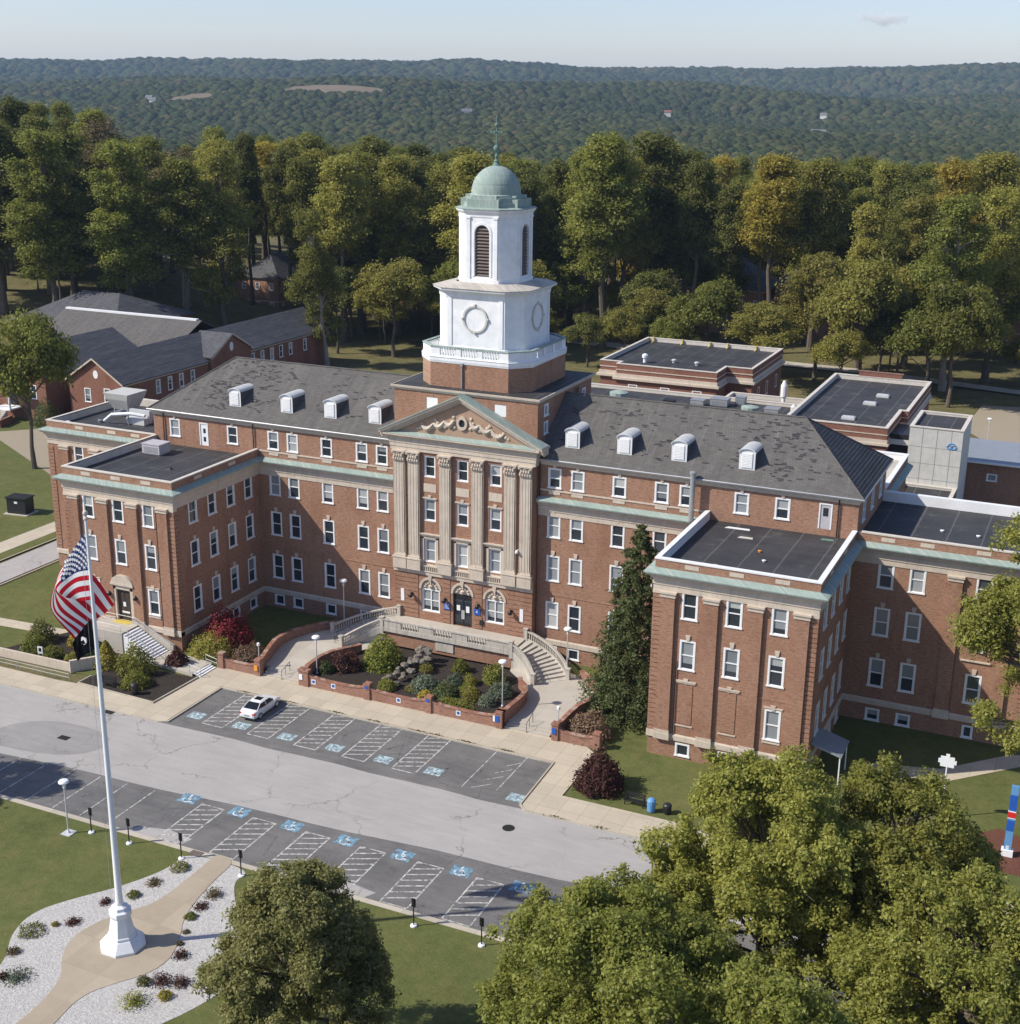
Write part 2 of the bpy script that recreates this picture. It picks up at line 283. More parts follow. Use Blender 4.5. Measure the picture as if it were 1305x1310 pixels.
# ------------------------------------------------------------------ mesh helpers
class MB:
    def __init__(s): s.v = []; s.f = []; s.m = []; s.cur = 0
    def add(s, vs, fs):
        b = len(s.v); s.v += [tuple(p) for p in vs]; s.f += [tuple(i+b for i in f) for f in fs]; s.m += [s.cur]*len(fs); return s
    def mat(s, i): s.cur = i; return s
    def box(s, x0, x1, y0, y1, z0, z1):
        vs = [(x, y, z) for z in (z0, z1) for y in (y0, y1) for x in (x0, x1)]
        return s.add(vs, [(0, 2, 3, 1), (4, 5, 7, 6), (0, 1, 5, 4), (2, 6, 7, 3), (0, 4, 6, 2), (1, 3, 7, 5)])
    def prism(s, poly, z0, z1, cap=True):
        n = len(poly); a = sum(poly[i][0]*poly[(i+1) % n][1]-poly[(i+1) % n][0]*poly[i][1] for i in range(n))
        if a < 0: poly = poly[::-1]
        zz = (lambda p, z: z(p) if callable(z) else z)
        vs = [(p[0], p[1], zz(p, z0)) for p in poly]+[(p[0], p[1], zz(p, z1)) for p in poly]
        fs = [(i, (i+1) % n, n+(i+1) % n, n+i) for i in range(n)]
        if cap: fs += [tuple(range(n-1, -1, -1)), tuple(range(n, 2*n))]
        return s.add(vs, fs)
    def sheet(s, poly, z):
        n = len(poly); a = sum(poly[i][0]*poly[(i+1) % n][1]-poly[(i+1) % n][0]*poly[i][1] for i in range(n))
        if a < 0: poly = poly[::-1]
        return s.add([(p[0], p[1], z) for p in poly], [tuple(range(n))])
    def tube(s, pts, r, n=8, caps=True):
        pts = [Vector(p) for p in pts]; rs = r if hasattr(r, '__len__') else [r]*len(pts); vs = []; fs = []
        for i, p in enumerate(pts):
            d = (pts[min(i+1, len(pts)-1)]-pts[max(i-1, 0)]).normalized(); a = d.orthogonal().normalized() if abs(d.z) > .95 else d.cross(Vector((0, 0, 1))).normalized()
            if abs(d.z) > .95: a = (Vector((1, 0, 0))-d*d.x).normalized()
            b = d.cross(a)
            for k in range(n): t = 2*math.pi*k/n; vs.append(p+(a*math.cos(t)+b*math.sin(t))*rs[i])
        for i in range(len(pts)-1):
            for k in range(n): k2 = (k+1) % n; fs.append((i*n+k, i*n+k2, (i+1)*n+k2, (i+1)*n+k))
        if caps: fs += [tuple(range(n-1, -1, -1)), tuple((len(pts)-1)*n+k for k in range(n))]
        return s.add(vs, fs)
    def lathe(s, prof, n=24, c=(0, 0, 0), off=0, sx=1, sy=1):
        vs = []; fs = []
        for r, z in prof:
            for k in range(n): t = 2*math.pi*(k+off)/n; vs.append((c[0]+r*sx*math.cos(t), c[1]+r*sy*math.sin(t), c[2]+z))
        for i in range(len(prof)-1):
            for k in range(n): k2 = (k+1) % n; fs.append((i*n+k, i*n+k2, (i+1)*n+k2, (i+1)*n+k))
        fs += [tuple(range(n-1, -1, -1)), tuple((len(prof)-1)*n+k for k in range(n))]
        return s.add(vs, fs)
    def sweep(s, path, prof, closed=False):
        """profile [(out, z)...] swept along a 2-D path, outward on the right-hand side, mitred corners"""
        P = [Vector((p[0], p[1])) for p in path]; n = len(P); rings = []
        for i in range(n):
            d0 = (P[i]-P[i-1]).normalized() if (i > 0 or closed) else None; d1 = (P[(i+1) % n]-P[i]).normalized() if (i < n-1 or closed) else None
            d0 = d0 or d1; d1 = d1 or d0; n0 = Vector((d0.y, -d0.x)); n1 = Vector((d1.y, -d1.x)); m = (n0+n1); m = m/(m.length_squared)*2 if m.length > 1e-6 else n0
            rings.append([(P[i].x+m.x*o, P[i].y+m.y*o, z) for o, z in prof])
        k = len(prof); vs = [v for r in rings for v in r]; fs = []
        for i in range(n if closed else n-1):
            j = (i+1) % n
            for q in range(k-1): fs.append((i*k+q, i*k+q+1, j*k+q+1, j*k+q))
        if not closed: fs += [tuple(range(k)), tuple((n-1)*k+q for q in range(k-1, -1, -1))]
        return s.add(vs, fs)
    def wall(s, p0, p1, z0, z1, ops=(), depth=.16):
        """brick wall from p0 to p1 (outward on the right-hand side) with real rectangular openings"""
        p0 = Vector(p0); p1 = Vector(p1); L = (p1-p0).length; d = (p1-p0)/L; nn = Vector((d.y, -d.x))
        us = sorted({0, L, *[o[0] for o in ops], *[o[1] for o in ops]}); zs = sorted({z0, z1, *[o[2] for o in ops], *[o[3] for o in ops]})
        us = [u for u in us if 0 <= u <= L]; zs = [z for z in zs if z0 <= z <= z1]
        P = lambda u, z, e=0: (p0.x+d.x*u-nn.x*e, p0.y+d.y*u-nn.y*e, z)
        idx = {}
        vs = []; fs = []
        def V(u, z):
            if (u, z) not in idx: idx[(u, z)] = len(vs); vs.append(P(u, z))
            return idx[(u, z)]
        for a, b in zip(us, us[1:]):
            for c, e in zip(zs, zs[1:]):
                um = (a+b)/2; zm = (c+e)/2
                if any(o[0] < um < o[1] and o[2] < zm < o[3] for o in ops): continue
                fs.append((V(a, c), V(b, c), V(b, e), V(a, e)))
        s.add(vs, fs)
        for a, b, c, e in ops:
            q = [(a, c), (b, c), (b, e), (a, e)]
            for i in range(4):
                (ua, za), (ub, zb) = q[i], q[(i+1) % 4]
                s.add([P(ua, za), P(ub, zb), P(ub, zb, depth), P(ua, za, depth)], [(0, 3, 2, 1)])
        return s
    def build(s, name, mats, parent=None, loc=(0, 0, 0), rz=0, smooth=False):
        me = s.mesh(name, mats, smooth); return put(name, me, parent, loc, rz)
    def mesh(s, name, mats, smooth=False):
        me = bpy.data.meshes.new(name); me.from_pydata([tuple(map(float, v)) for v in s.v], [], s.f)
        for m in ([mats] if isinstance(mats, str) else mats): me.materials.append(MATS[m])
        if max(s.m, default=0): me.polygons.foreach_set('material_index', s.m)
        if smooth: me.polygons.foreach_set('use_smooth', [True]*len(me.polygons))
        me.update(); return me
def put(name, me, parent=None, loc=(0, 0, 0), rz=0, scale=None):
    o = bpy.data.objects.new(name, me); C.objects.link(o); o.location = loc; o.rotation_euler = (0, 0, rz)
    if scale is not None: o.scale = scale if hasattr(scale, '__len__') else (scale,)*3
    if parent: o.parent = parent
    return o
def tag(o, label, cat, group=None):
    o['label'] = label; o['category'] = cat
    if group: o['group'] = group
    return o
def struct(o, k='structure'): o['kind'] = k; return o
def thing(name, label, cat, loc=(0, 0, 0), rz=0, group=None): return tag(put(name, None, None, loc, rz), label, cat, group)
def dup(o, loc, rz, label, group=None, scale=None):
    c = o.copy(); C.objects.link(c); c.location = loc; c.rotation_euler = (0, 0, rz); c['label'] = label
    if group: c['group'] = group
    if scale is not None: c.scale = scale if hasattr(scale, '__len__') else (scale,)*3
    for ch in o.children:
        d = ch.copy(); C.objects.link(d); d.parent = c
        for g2 in ch.children: e = g2.copy(); C.objects.link(e); e.parent = d
    return c
rng = random.Random(7)

# ------------------------------------------------------------------ the hospital
XI, XO, WP, X2, DP = 26.0, 40.4, 15.35, 56.8, 15.0
ZB = 2.45; ZC = 17.7; ZP = 18.8; ZE = 22.0
H = thing('hospital_building', 'long red brick hospital with columned centre, white cupola tower and four storeys of white windows', 'building')
FR = {}
def frame_mesh(w, h, ft=.17, mull=False, rail=True):
    k = (w, h, mull, rail)
    if k in FR: return FR[k]
    b = MB(); a, c = w/2, h/2
    b.box(-a, -a+ft, -.03, .13, -c+.12, c); b.box(a-ft, a, -.03, .13, -c+.12, c); b.box(-a+ft, a-ft, -.03, .13, c-ft, c)
    b.box(-a-.06, a+.06, -.10, .13, -c, -c+.12)
    if rail: b.box(-a+ft, a-ft, .03, .12, -.045, .045)
    b.box(-a+ft, -a+ft+.05, .05, .12, -c+.12, c-ft); b.box(a-ft-.05, a-ft, .05, .12, -c+.12, c-ft); b.box(-a+ft+.05, a-ft-.05, .05, .12, -c+.12, -c+.18)
    if mull: b.box(-.06, .06, .0, .125, -c+.18, c-ft)
    FR[k] = b.mesh('window_frame', ['white_frame']); return FR[k]
PN = {}
def pane_mesh(w, h, var, dark=False):
    k = (w, h, var)
    if k in PN: return PN[k]
    b = MB(); a, c = w/2-.17, h/2-.14; y = .10; q = 2*c
    segs = {0: [(1, 0, .55), (0, .55, 1)], 1: [(1, 0, 1)], 2: [(0, 0, 1)], 3: [(1, 0, .3), (0, .3, 1)], 4: [(1, 0, .8), (0, .8, 1)]}[var]
    for m, t0, t1 in segs:
        b.mat(m); z1 = c-q*t0; z0 = c-q*t1; b.add([(-a, y, z0), (a, y, z0), (a, y, z1), (-a, y, z1)], [(0, 1, 2, 3)])
    PN[k] = b.mesh('window_pane', ['glass_dark', 'blind']); return PN[k]
WINS = []; NW = [0]; rest = MB()
def window(w, h, x, y, z, rz=0, mull=False, var=None, parent=None):
    if var is None: var = rng.choice([0, 0, 1, 1, 1, 3, 4, 4, 2])
    f = frame_mesh(w, h, mull=mull, rail=h > 1.5); p = pane_mesh(w, h, var)
    if parent is None: parent = H
    if parent is H:
        NW[0] += 1
        if NW[0] > 100:
            ca, sa = math.cos(rz), math.sin(rz)
            for me, mb in ((f, 0), (p, 1)):
                vs = [(v.co.x*ca-v.co.y*sa+x, v.co.x*sa+v.co.y*ca+y, v.co.z+z) for v in me.vertices]; rest.mat(mb)
                rest.add(vs, [tuple(q.vertices) for q in me.polygons])
            return
    o = put('window', f, parent, (x, y, z), rz); put('pane', p, o); return o

SZ = {'top': (1.45, 2.15, 20.0), 'r4': (1.45, 2.65, 14.95), 'r3': (1.45, 2.85, 10.3), 'r2': (1.45, 2.95, 5.15), 'b': (1.35, 1.3, 1.1)}
def op(u, key, dz=0, wadd=0): w, h, z = SZ[key]; return (u-w/2, u+w/2, z+dz-h/2, z+dz+h/2)
KM = []
def key(x, y, ztop, n=(0, -1), w=.22, big=False):
    """small stone keystone above a window head; n is the outward normal"""
    h = .5; vs = []
    if KM: put('keystone', KM[0], H, (x, y, ztop), R_(90) if n[0] else 0); return
    t = (1, 0); nn_ = (0, -1)
    for (e, zz, ww) in ((0, 0, w*.6), (0, h, w)):
        for s_ in (-1, 1):
            for dpt in (0, .10): vs.append((s_*ww, -dpt, zz))
    # 0:L0 in,1:L0 out,2:R0 in,3:R0 out,4..7 top
    KM.append(MB().add(vs, [(1, 3, 7, 5), (0, 1, 5, 4), (2, 6, 7, 3), (4, 5, 7, 6), (0, 2, 3, 1)]).mesh('keystone', ['stone'])); key(x, y, ztop, n)
MX = [10.05, 12.55, 17.0, 21.4, 23.93]; TX = MX+[29.4, 33.35, 37.4]; WX = [29.3, 33.25, 37.2]; SY = [-12.2, -8.9, -5.55, -2.25]
GR = {}
# --- main walls (y = 0)
def put_row(xs, key_, y, rz=0, sgn=1, ks=True, var=None):
    w, h, z = SZ[key_]
    for x in xs:
        window(w, h, x, y, z, rz, var=var)
        if ks and key_ != 'b': key(x, y, z+h/2+.02)
order_late = []
mw = MB()
for s in (-1, 1):
    xs0, xs1 = (-XI, -8.25) if s < 0 else (8.25, XI)
    X = sorted(s*x for x in MX)
    mw.wall((xs0, 0), (xs1, 0), 0, 21.9, [op(x-xs0, k) for x in X for k in ('b', 'r2', 'r3', 'r4', 'top')])
    xa, xb = (-XO, -XI) if s < 0 else (XI, XO); T = sorted(s*x for x in TX[5:])
    ops = []
    for x in T:
        if abs(x) == 33.35 and s < 0: ops.append((x-xa-.6, x-xa+.6, 18.35, 21.0))
        elif s > 0 and abs(x) == 37.4: ops.append((x-xa-.62, x-xa+.62, 18.6, 21.1))
        else: ops.append(op(x-xa, 'top'))
    mw.wall((xa, 0), (xb, 0), 17.6, 21.9, ops)
mw.wall((XO, 0), (XO, DP), 17.6, 21.9, [op(u, 'top') for u in (3, 7.5, 12)]); mw.wall((-XO, DP), (-XO, 0), 17.6, 21.9); mw.wall((XO, DP), (-XO, DP), 0, 21.9)
mw.box(-XO+.1, XO-.1, .17, .25, 21.86, 21.9)
mw.build('brick_wall', 'brick', H)
# projecting wings
for s in (-1, 1):
    wb = MB(); xa, xb = (-XO, -XI) if s < 0 else (XI, XO)
    ops = []
    for x in sorted(s*v for v in WX):
        u = x-xa; ops += [op(u, 'r4', -.1), op(u, 'r3', -.1)]
        if s < 0 and x == -33.25: ops.append((u-.95, u+.95, 2.45, 6.0))
        elif s < 0 or x == 37.2: ops.append(op(u, 'r2'))
        if s > 0: ops.append(op(u, 'b', -.1))
    wb.wall((xa, -WP), (xb, -WP), 0, ZP-.05, ops)
    so_ = [o for y in SY for o in (op(y+WP, 'r4'), op(y+WP, 'r3'), op(y+WP, 'r2'))]+[op(y+WP, 'b') for y in SY[2:]]
    if s < 0: wb.wall((XI*s, -WP), (XI*s, 0), 0, ZP-.05, so_); wb.wall((-XO, 0), (-XO, -WP), 0, ZP-.05, [])
    else:
        # openings measured from the other end of the wall
        wb.wall((XO, -WP), (XO, 0), 0, ZP-.05, so_); wb.wall((XI, 0), (XI, -WP), 0, ZP-.05, [(-b_, -a_, c_, d_) for a_, b_, c_, d_ in []])
    # quoins of banded brick at the corners
    for (cx, cy) in ((xa, -WP), (xb, -WP)):
        sx = 1 if cx == xa else -1
        z = ZB+.02
        while z < 15.6:
            x0, x1 = sorted((cx-sx*.07, cx+sx*.72)); wb.box(x0, x1, cy-.07, cy+.72, z, z+.36); z += .44
    # pilasters and their shallow bays
    for px_ in ([27.35, 31.25, 35.15, 39.1]):
        px_ *= s; wb.box(px_-.64, px_+.64, -WP-.28, -WP+.01, ZB, 15.45)
    wb.box(xa+.9, xb-.9, -WP-.035, -WP+.01, 7.45, 7.62) if s > 0 else None
    wb.build('wing_wall', 'brick', H)
# outer blocks
for s in (-1, 1):
    ob = MB(); xa, xb = (-X2, -XO) if s < 0 else (XO, X2)
    xs = [s*43.4, s*46.25, s*52.1]; ops = []
    for x in xs:
        u = x-xa; ops += [op(u, 'r4'), op(u, 'r3'), op(u, 'r2')]
        if abs(x) < 50: ops.append(op(u, 'b', -.3))
        else: ops.append((u-.5, u+.5, .2, 1.5))
    ob.wall((xa, 0), (xb, 0), 0, ZP-.05, ops)
    if s < 0: ob.wall((-X2, DP), (-X2, 0), 0, ZP-.05)
    else: ob.wall((X2, 0), (X2, DP), 0, ZP-.05)
    ob.wall((xb, DP-.4), (xa, DP-.4), 0, ZP-.05)
    for px_ in (49.6,):
        px_ *= s; ob.box(px_-.64, px_+.64, -.28, .01, ZB, 15.45)
    ob.box(min(s*53.6, s*54.9), max(s*53.6, s*54.9), -.28, .01, ZB, 15.45)
    z = ZB+.02
    while z < 15.6:
        x0, x1 = sorted((s*(X2-.8), s*(X2+.07))); ob.box(x0, x1, -.07, .6, z, z+.36); z += .44
    ob.build('block_wall', 'brick_rust' if s > 0 else 'brick', H)

# windows, those that show best first
PA, PP = 8.2, .9; bx = [-3.8, .05, 3.85]
for x in bx:
    window(1.36, 2.35, x, -PP+.12, 19.72, parent=H if NW[0] < 100 else None, var=rng.choice([0, 2, 4])); window(1.4, 2.5, x, -PP+.12, 14.95, var=rng.choice([0, 1])); window(1.4, 2.65, x, -PP+.12, 10.42, var=1)
for x in (bx[0], bx[2]): window(2.24, 2.62, x, -PP+.16, 4.68, mull=True, var=4)
for zz, hh in ((24.7, 1.38), (26.55, 1.28)): window(1.08, hh, 8.2, 1.8, zz, R_(90), var=1)
window(.98, 1.68, 8.2, 12.15, 26.05, R_(90), var=0)
for s in (-1, 1):
    for k in ('top', 'r4', 'r3', 'r2', 'b'):
        for x in MX:
            if s > 0 and x > 19 and k != 'top':
                order_late.append((s*x, k)); continue
            window(*SZ[k][:2], s*x, 0, SZ[k][2], var=2 if (s < 0 and k in ('r2', 'r3', 'b') and x > 15) or k == 'b' else None)
            if k != 'b': key(s*x, 0, SZ[k][2]+SZ[k][1]/2+.02)
for x in (-37.4, -29.4, 29.4, 33.35): window(1.45, 2.15, x, 0, 20.0); key(x, 0, 21.1)
for s in (-1, 1):
    for x in WX:
        for k in ('r4', 'r3', 'r2', 'b'):
            w, h, z = SZ[k]
            if k == 'b' and s < 0: continue
            if k == 'r2' and ((s < 0 and x == 33.25) or (s > 0 and x < 37)): continue
            window(w, h, s*x, -WP, z-(.1 if k != 'r2' else 0), var=None if k != 'b' else 2)
            if k in ('r3', 'r2'): key(s*x, -WP, z+h/2-.08)
for y in SY:
    for k in ('r4', 'r3', 'r2'):
        window(*SZ[k][:2], -XI, y, SZ[k][2], R_(90), var=rng.choice([2, 2, 3, 0]))
        if k != 'r4': key(-XI, y, SZ[k][2]+SZ[k][1]/2+.02, (1, 0))
for y in SY[2:]: window(*SZ['b'][:2], -XI, y, 1.1, R_(90), var=2)
for x in (43.4, 46.25, 52.1):
    for k in ('r4', 'r3', 'r2', 'b'):
        w, h, z = SZ[k]
        if k == 'b' and x > 50: window(1.0, 1.3, x, 0, .85, var=2); continue
        window(w, h, x, 0, z-(.3 if k == 'b' else 0), var=rng.choice([0, 1, 3]) if k != 'b' else 0)
        if k in ('r3', 'r2'): key(x, 0, z+h/2+.02)
for y in (3, 7.5, 12): window(1.45, 2.15, XO, y, 20.0, R_(90))
for y in SY:
    for k in ('r4', 'r3', 'r2'): window(*SZ[k][:2], XO, y, SZ[k][2], R_(90), var=0)
for y in SY[2:]: window(*SZ['b'][:2], XO, y, 1.1, R_(90), var=2)
for x, k in order_late: window(*SZ[k][:2], x, 0, SZ[k][2]); key(x, 0, SZ[k][2]+SZ[k][1]/2) if k != 'b' else None
for x in (43.4, 46.25, 52.1):
    for k in ('r4', 'r3', 'r2'): window(*SZ[k][:2], -x, 0, SZ[k][2])
    if x < 50: window(*SZ['b'][:2], -x, 0, .8)
    else: window(1.0, 1.3, -x, 0, .85)
NWT = NW[0]

# roof doors on the wings
def roof_door(x, w, z0, z1, mat, dark):
    b = MB(); b.box(x-w/2, x-w/2+.12, -.03, .14, z0, z1); b.box(x+w/2-.12, x+w/2, -.03, .14, z0, z1); b.box(x-w/2+.12, x+w/2-.12, -.03, .14, z1-.14, z1); o = b.build('door_frame', 'white_frame', H)
    d = MB(); d.box(x-w/2+.12, x+w/2-.12, .04, .12, z0, z1-.14); dd = d.build('door', mat, H)
    g = MB(); q = (z1-z0); g.box(x-.24, x+.24, .018, .04, z0+q*.5, z0+q*.82) if dark else [g.box(x-.1, x+.22, .018, .04, z0+q*k, z0+q*(k+.2)) for k in (.18, .55)]
    g.build('door_glass', 'glass_dark', dd)
roof_door(-33.35, 1.2, 18.35, 21.0, 'white_frame', False); roof_door(37.4, 1.24, 18.6, 21.1, 'sky_grey' if 'sky_grey' in MATS else 'lavender_unit', True)

# --- trim: water table, entablature, copper cornice, parapets
PATHL = [(-X2, DP-.4), (-X2, 0), (-XO, 0), (-XO, -WP), (-XI, -WP), (-XI, 0), (-8.3, 0)]
PATHR = [(8.3, 0), (XI, 0), (XI, -WP), (XO, -WP), (XO, 0), (X2, 0), (X2, DP-.4)]
st = MB(); cu = MB()
for path in (PATHL, PATHR):
    st.sweep(path, [(-.02, 1.85), (.12, 1.85), (.12, 2.32), (.05, 2.45), (-.02, 2.45)])
    st.sweep(path, [(-.02, 15.95), (.07, 15.95), (.07, 16.45), (.14, 16.5), (.14, 17.0), (.30, 17.12), (.30, 17.28), (.62, 17.42), (.62, 17.60), (-.02, 17.60)])
    cu.sweep(path, [(-.02, 17.602), (.80, 17.602), (.82, 17.72), (.74, 17.76), (-.02, 18.0)])
st.build('stone_entablature', 'stone', H); cu.build('copper_cornice', 'copper', H)
def stone(name, *boxes, mat='stone'):
    b = MB()
    for q in boxes: b.box(*q)
    return b.build(name, mat, H)
for a, b in ((-XI, -8.3), (8.3, XI)):
    stone('string_course', (a+.02, b, -.07, .01, 18.62, 18.78))
for s in (-1, 1):
    for x in MX: stone('stone_panel', (s*x-.62, s*x+.62, -.05, .01, 18.3, 18.62))
    for px_, yy in [(v, -WP) for v in (27.35, 31.25, 35.15, 39.1)]+[(49.6, 0), (54.2, 0)]:
        p = s*px_; stone('pilaster_capital', (p-.70, p+.70, yy-.36, yy+.01, 15.45, 15.60), (p-.66, p+.66, yy-.30, yy+.01, 15.60, 15.78), (p-.78, p+.78, yy-.42, yy+.01, 15.78, 15.95))
        stone('pilaster_base', (p-.74, p+.74, yy-.40, yy-.12, 1.86, 2.452), (p-.70, p+.70, yy-.34, yy-.05, 2.452, 2.75))
    for cx in (s*XO, s*XI, ):
        sg = 1 if (cx > 0) == (abs(cx) == XI) else -1
        if s < 0: sg = 1 if abs(cx) == XO else -1
        x0, x1 = sorted((cx-sg*.12, cx+sg*.82)); stone('corner_base', (x0, x1, -WP-.14, -WP+.5, 1.84, 2.47)); stone('corner_capital', (x0+.03, x1-.03, -WP-.12, -WP+.5, 15.65, 15.948))
    for x in WX: stone('stone_panel', (s*x-.62, s*x+.62, -WP-.03, -WP+.01, 18.18, 18.55))
    for x in (43.3, 46.8, 51.7): stone('stone_panel', (s*x-.62, s*x+.62, -.03, .01, 18.18, 18.55))
for y in (-11, -5): stone('stone_panel', (-XI-.01, -XI+.03, y-.62, y+.62, 18.18, 18.55)); stone('stone_panel', (XO-.01, XO+.03, y-.62, y+.62, 18.18, 18.55))
for x in (29.3, 33.25):
    stone('window_hood', (x-.85, x+.85, -WP-.10, -WP+.01, 7.55, 7.68), (x-.95, x+.95, -WP-.13, -WP+.01, 7.68, 7.8)); key(x, -WP, 7.5); stone('window_sill', (x-.8, x+.8, -WP-.08, -WP+.01, 3.35, 3.47))
for s, x in ((-1, 29.3), (-1, 37.2), (1, 37.2)): stone('window_hood', (s*x-.85, s*x+.85, -WP-.09, -WP+.01, 6.72, 6.84)); stone('window_sill', (s*x-.8, s*x+.8, -WP-.08, -WP+.01, 3.4, 3.55))
stone('stone_band', (50.75, 53.4, -.16, .01, 12.5, 12.62)); stone('stone_band', (50.75, 53.4, -.16, .01, 7.9, 8.02))
for x in (29.3, 33.25): stone('brick_panel', (x-.66, x+.66, -WP-.05, -WP+.01, 3.6, 7.4), mat='brick')
for a, b in ((-XI, -8.3), (8.3, XI)): stone('brick_course', (a, b, -.04, .01, 7.35, 7.48), mat='brick')
for a, b in ((-XI, -XI+.04), (XO, XO+.04)): stone('brick_course', (a, b, -WP, -.05, 7.35, 7.48), mat='brick')

def parapet(path, name='parapet'):
    """coping and inner face on top of the outer walls"""
    b = MB(); b.sweep(path, [(-.36, ZP-.05), (.06, ZP-.05), (.06, ZP+.07), (-.36, ZP+.07)]); return b.build(name, 'coping', H)
def white_parapet(path):
    b = MB(); b.sweep(path, [(-.40, ZP-.05), (.07, ZP-.05), (.07, ZP+.08), (-.40, ZP+.08)]); return b.build('parapet_coping', 'white_membrane', H)
parapet([(-X2, DP-.4), (-X2, 0), (-XO-.02, 0)]); parapet([(-XO, -.02), (-XO, -WP), (-XI, -WP), (-XI, -.02)])
white_parapet([(XI, -.02), (XI, -WP), (XO, -WP), (XO, -.02)]); parapet([(XO+.42, 0), (X2, 0), (X2, DP-.4)])
pi = MB(); ZR = 17.95
pi.sweep([(-XO, -.02), (-XO, -WP), (-XI, -WP), (-XI, -.02)], [(-.34, ZR), (-.32, ZR), (-.32, ZP-.052), (-.34, ZP-.052)])
pi.sweep([(-X2, DP-.4), (-X2, 0), (-XO, 0)], [(-.34, ZR), (-.32, ZR), (-.32, ZP-.052), (-.34, ZP-.052)])
pi.build('parapet_lining', 'coping', H)
pw = MB(); pw.sweep([(XI, -.02), (XI, -WP), (XO, -WP), (XO, -.02)], [(-.38, ZR), (-.36, ZR), (-.36, ZP-.052), (-.38, ZP-.052)])
pw.sweep([(XO, 0), (X2, 0), (X2, DP-.4)], [(-.38, ZR), (-.36, ZR), (-.36, ZP-.052), (-.38, ZP-.052)])
pw.build('parapet_lining', 'white_membrane', H)
bk = MB(); bk.box(XO+.02, X2-.02, DP-.9, DP-.32, ZR-.3, ZP+.16); bk.build('rear_parapet', 'white_membrane', H)
bk = MB(); bk.box(-X2+.02, -XO-.02, DP-.9, DP-.32, ZR-.3, ZP+.05); bk.build('rear_parapet', 'coping', H)
for s in (-1, 1):
    a, b = sorted((s*XI, s*XO)); stone('flat_roof', (a+.3, b-.3, -WP+.3, -.01, ZR-.2, ZR), mat='roof_membrane'); a, b = sorted((s*XO, s*X2)); stone('flat_roof', (a+.01, b-.3, .3, DP-.8, ZR-.2, ZR+.004), mat='roof_membrane')

# --- hipped roofs with dormers
EV = .45; ZRD = 27.35; YR = 7.0
def roof_z(y): return ZE+(y+EV)*(ZRD-ZE)/(YR+EV)
for s in (-1, 1):
    b = MB(); xo = s*(XO+EV); xi_ = s*8.2; xr = s*33.45
    v = [(xi_, -EV, ZE), (xo, -EV, ZE), (xr, YR, ZRD), (xi_, YR, ZRD), (xo, DP+EV, ZE), (xi_, DP+EV, ZE)]
    f = [(0, 1, 2, 3), (1, 4, 2), (3, 2, 4, 5), (0, 5, 4, 1)]
    if s < 0: f = [q[::-1] for q in f]
    b.add(v, f)
    # shingles torn away by wind
    b.mat(1)
    for _ in range(150):
        cx = rng.uniform(9.5, 36)*s if s > 0 else -rng.choice([rng.uniform(27, 37), rng.uniform(9, 37)]); y = rng.uniform(.6, 6.7)
        if rng.random() < .45: cx = s*rng.gauss(31.5 if s > 0 else 30, 3)
        if abs(cx) > 40.2-(y+EV)*.98 or abs(cx) < 9 or any(abs(abs(cx)-q) < 1.3 for q in (11.4, 17.0, 22.65, 29.5)) and y < 4: continue
        n = rng.choice([1, 1, 1, 2, 3])
        for i in range(n):
            L = rng.uniform(.2, .75); dy = .13; yy = y+i*.17*rng.choice([1, -1]); xx = cx+i*L*.8
            b.add([(xx, yy, roof_z(yy)+.025), (xx+L, yy, roof_z(yy)+.025), (xx+L, yy+dy, roof_z(yy+dy)+.025), (xx, yy+dy, roof_z(yy+dy)+.025)], [(0, 1, 2, 3)])
    ro = b.build('hip_roof', ['shingle', 'shingle_missing'], H)
    rb = MB()
    for k in range(1, 26):
        t = k/26; xx = xo+(xr-xo)*t; zz = ZE+(ZRD-ZE)*t; ya = -EV+(YR+EV)*t; yb_ = DP+EV+(YR-DP-EV)*t; rb.tube([(xx, ya, zz+.02), (xx, yb_, zz+.02)], .055, 4)
    rb.build('shingle_course', 'shingle', ro)
    c = MB(); c.tube([(xo, -EV, ZE+.03), (xr, YR, ZRD+.03)], .10, 6); c.tube([(xo, DP+EV, ZE+.03), (xr, YR, ZRD+.03)], .10, 6); c.tube([(xr, YR, ZRD+.03), (xi_, YR, ZRD+.03)], .10, 6); c.build('ridge_cap', 'shingle', ro)
    e = MB(); path = [(xi_, 0), (s*XO, 0), (s*XO, DP)] if s > 0 else [(-XO, DP), (-XO, 0), (-8.2, 0)]
    e.sweep(path, [(-.02, 21.35), (.06, 21.35), (.08, 21.62), (.22, 21.68), (.3, 21.86), (-.02, 21.86)]); e.build('eaves_band', 'stone', H)
    e = MB(); e.sweep(path, [(.05, 21.862), (.52, 21.862), (.56, 21.99), (.50, 22.05), (.44, 21.985), (.05, 21.985)]); e.build('gutter', 'grey_metal', H)
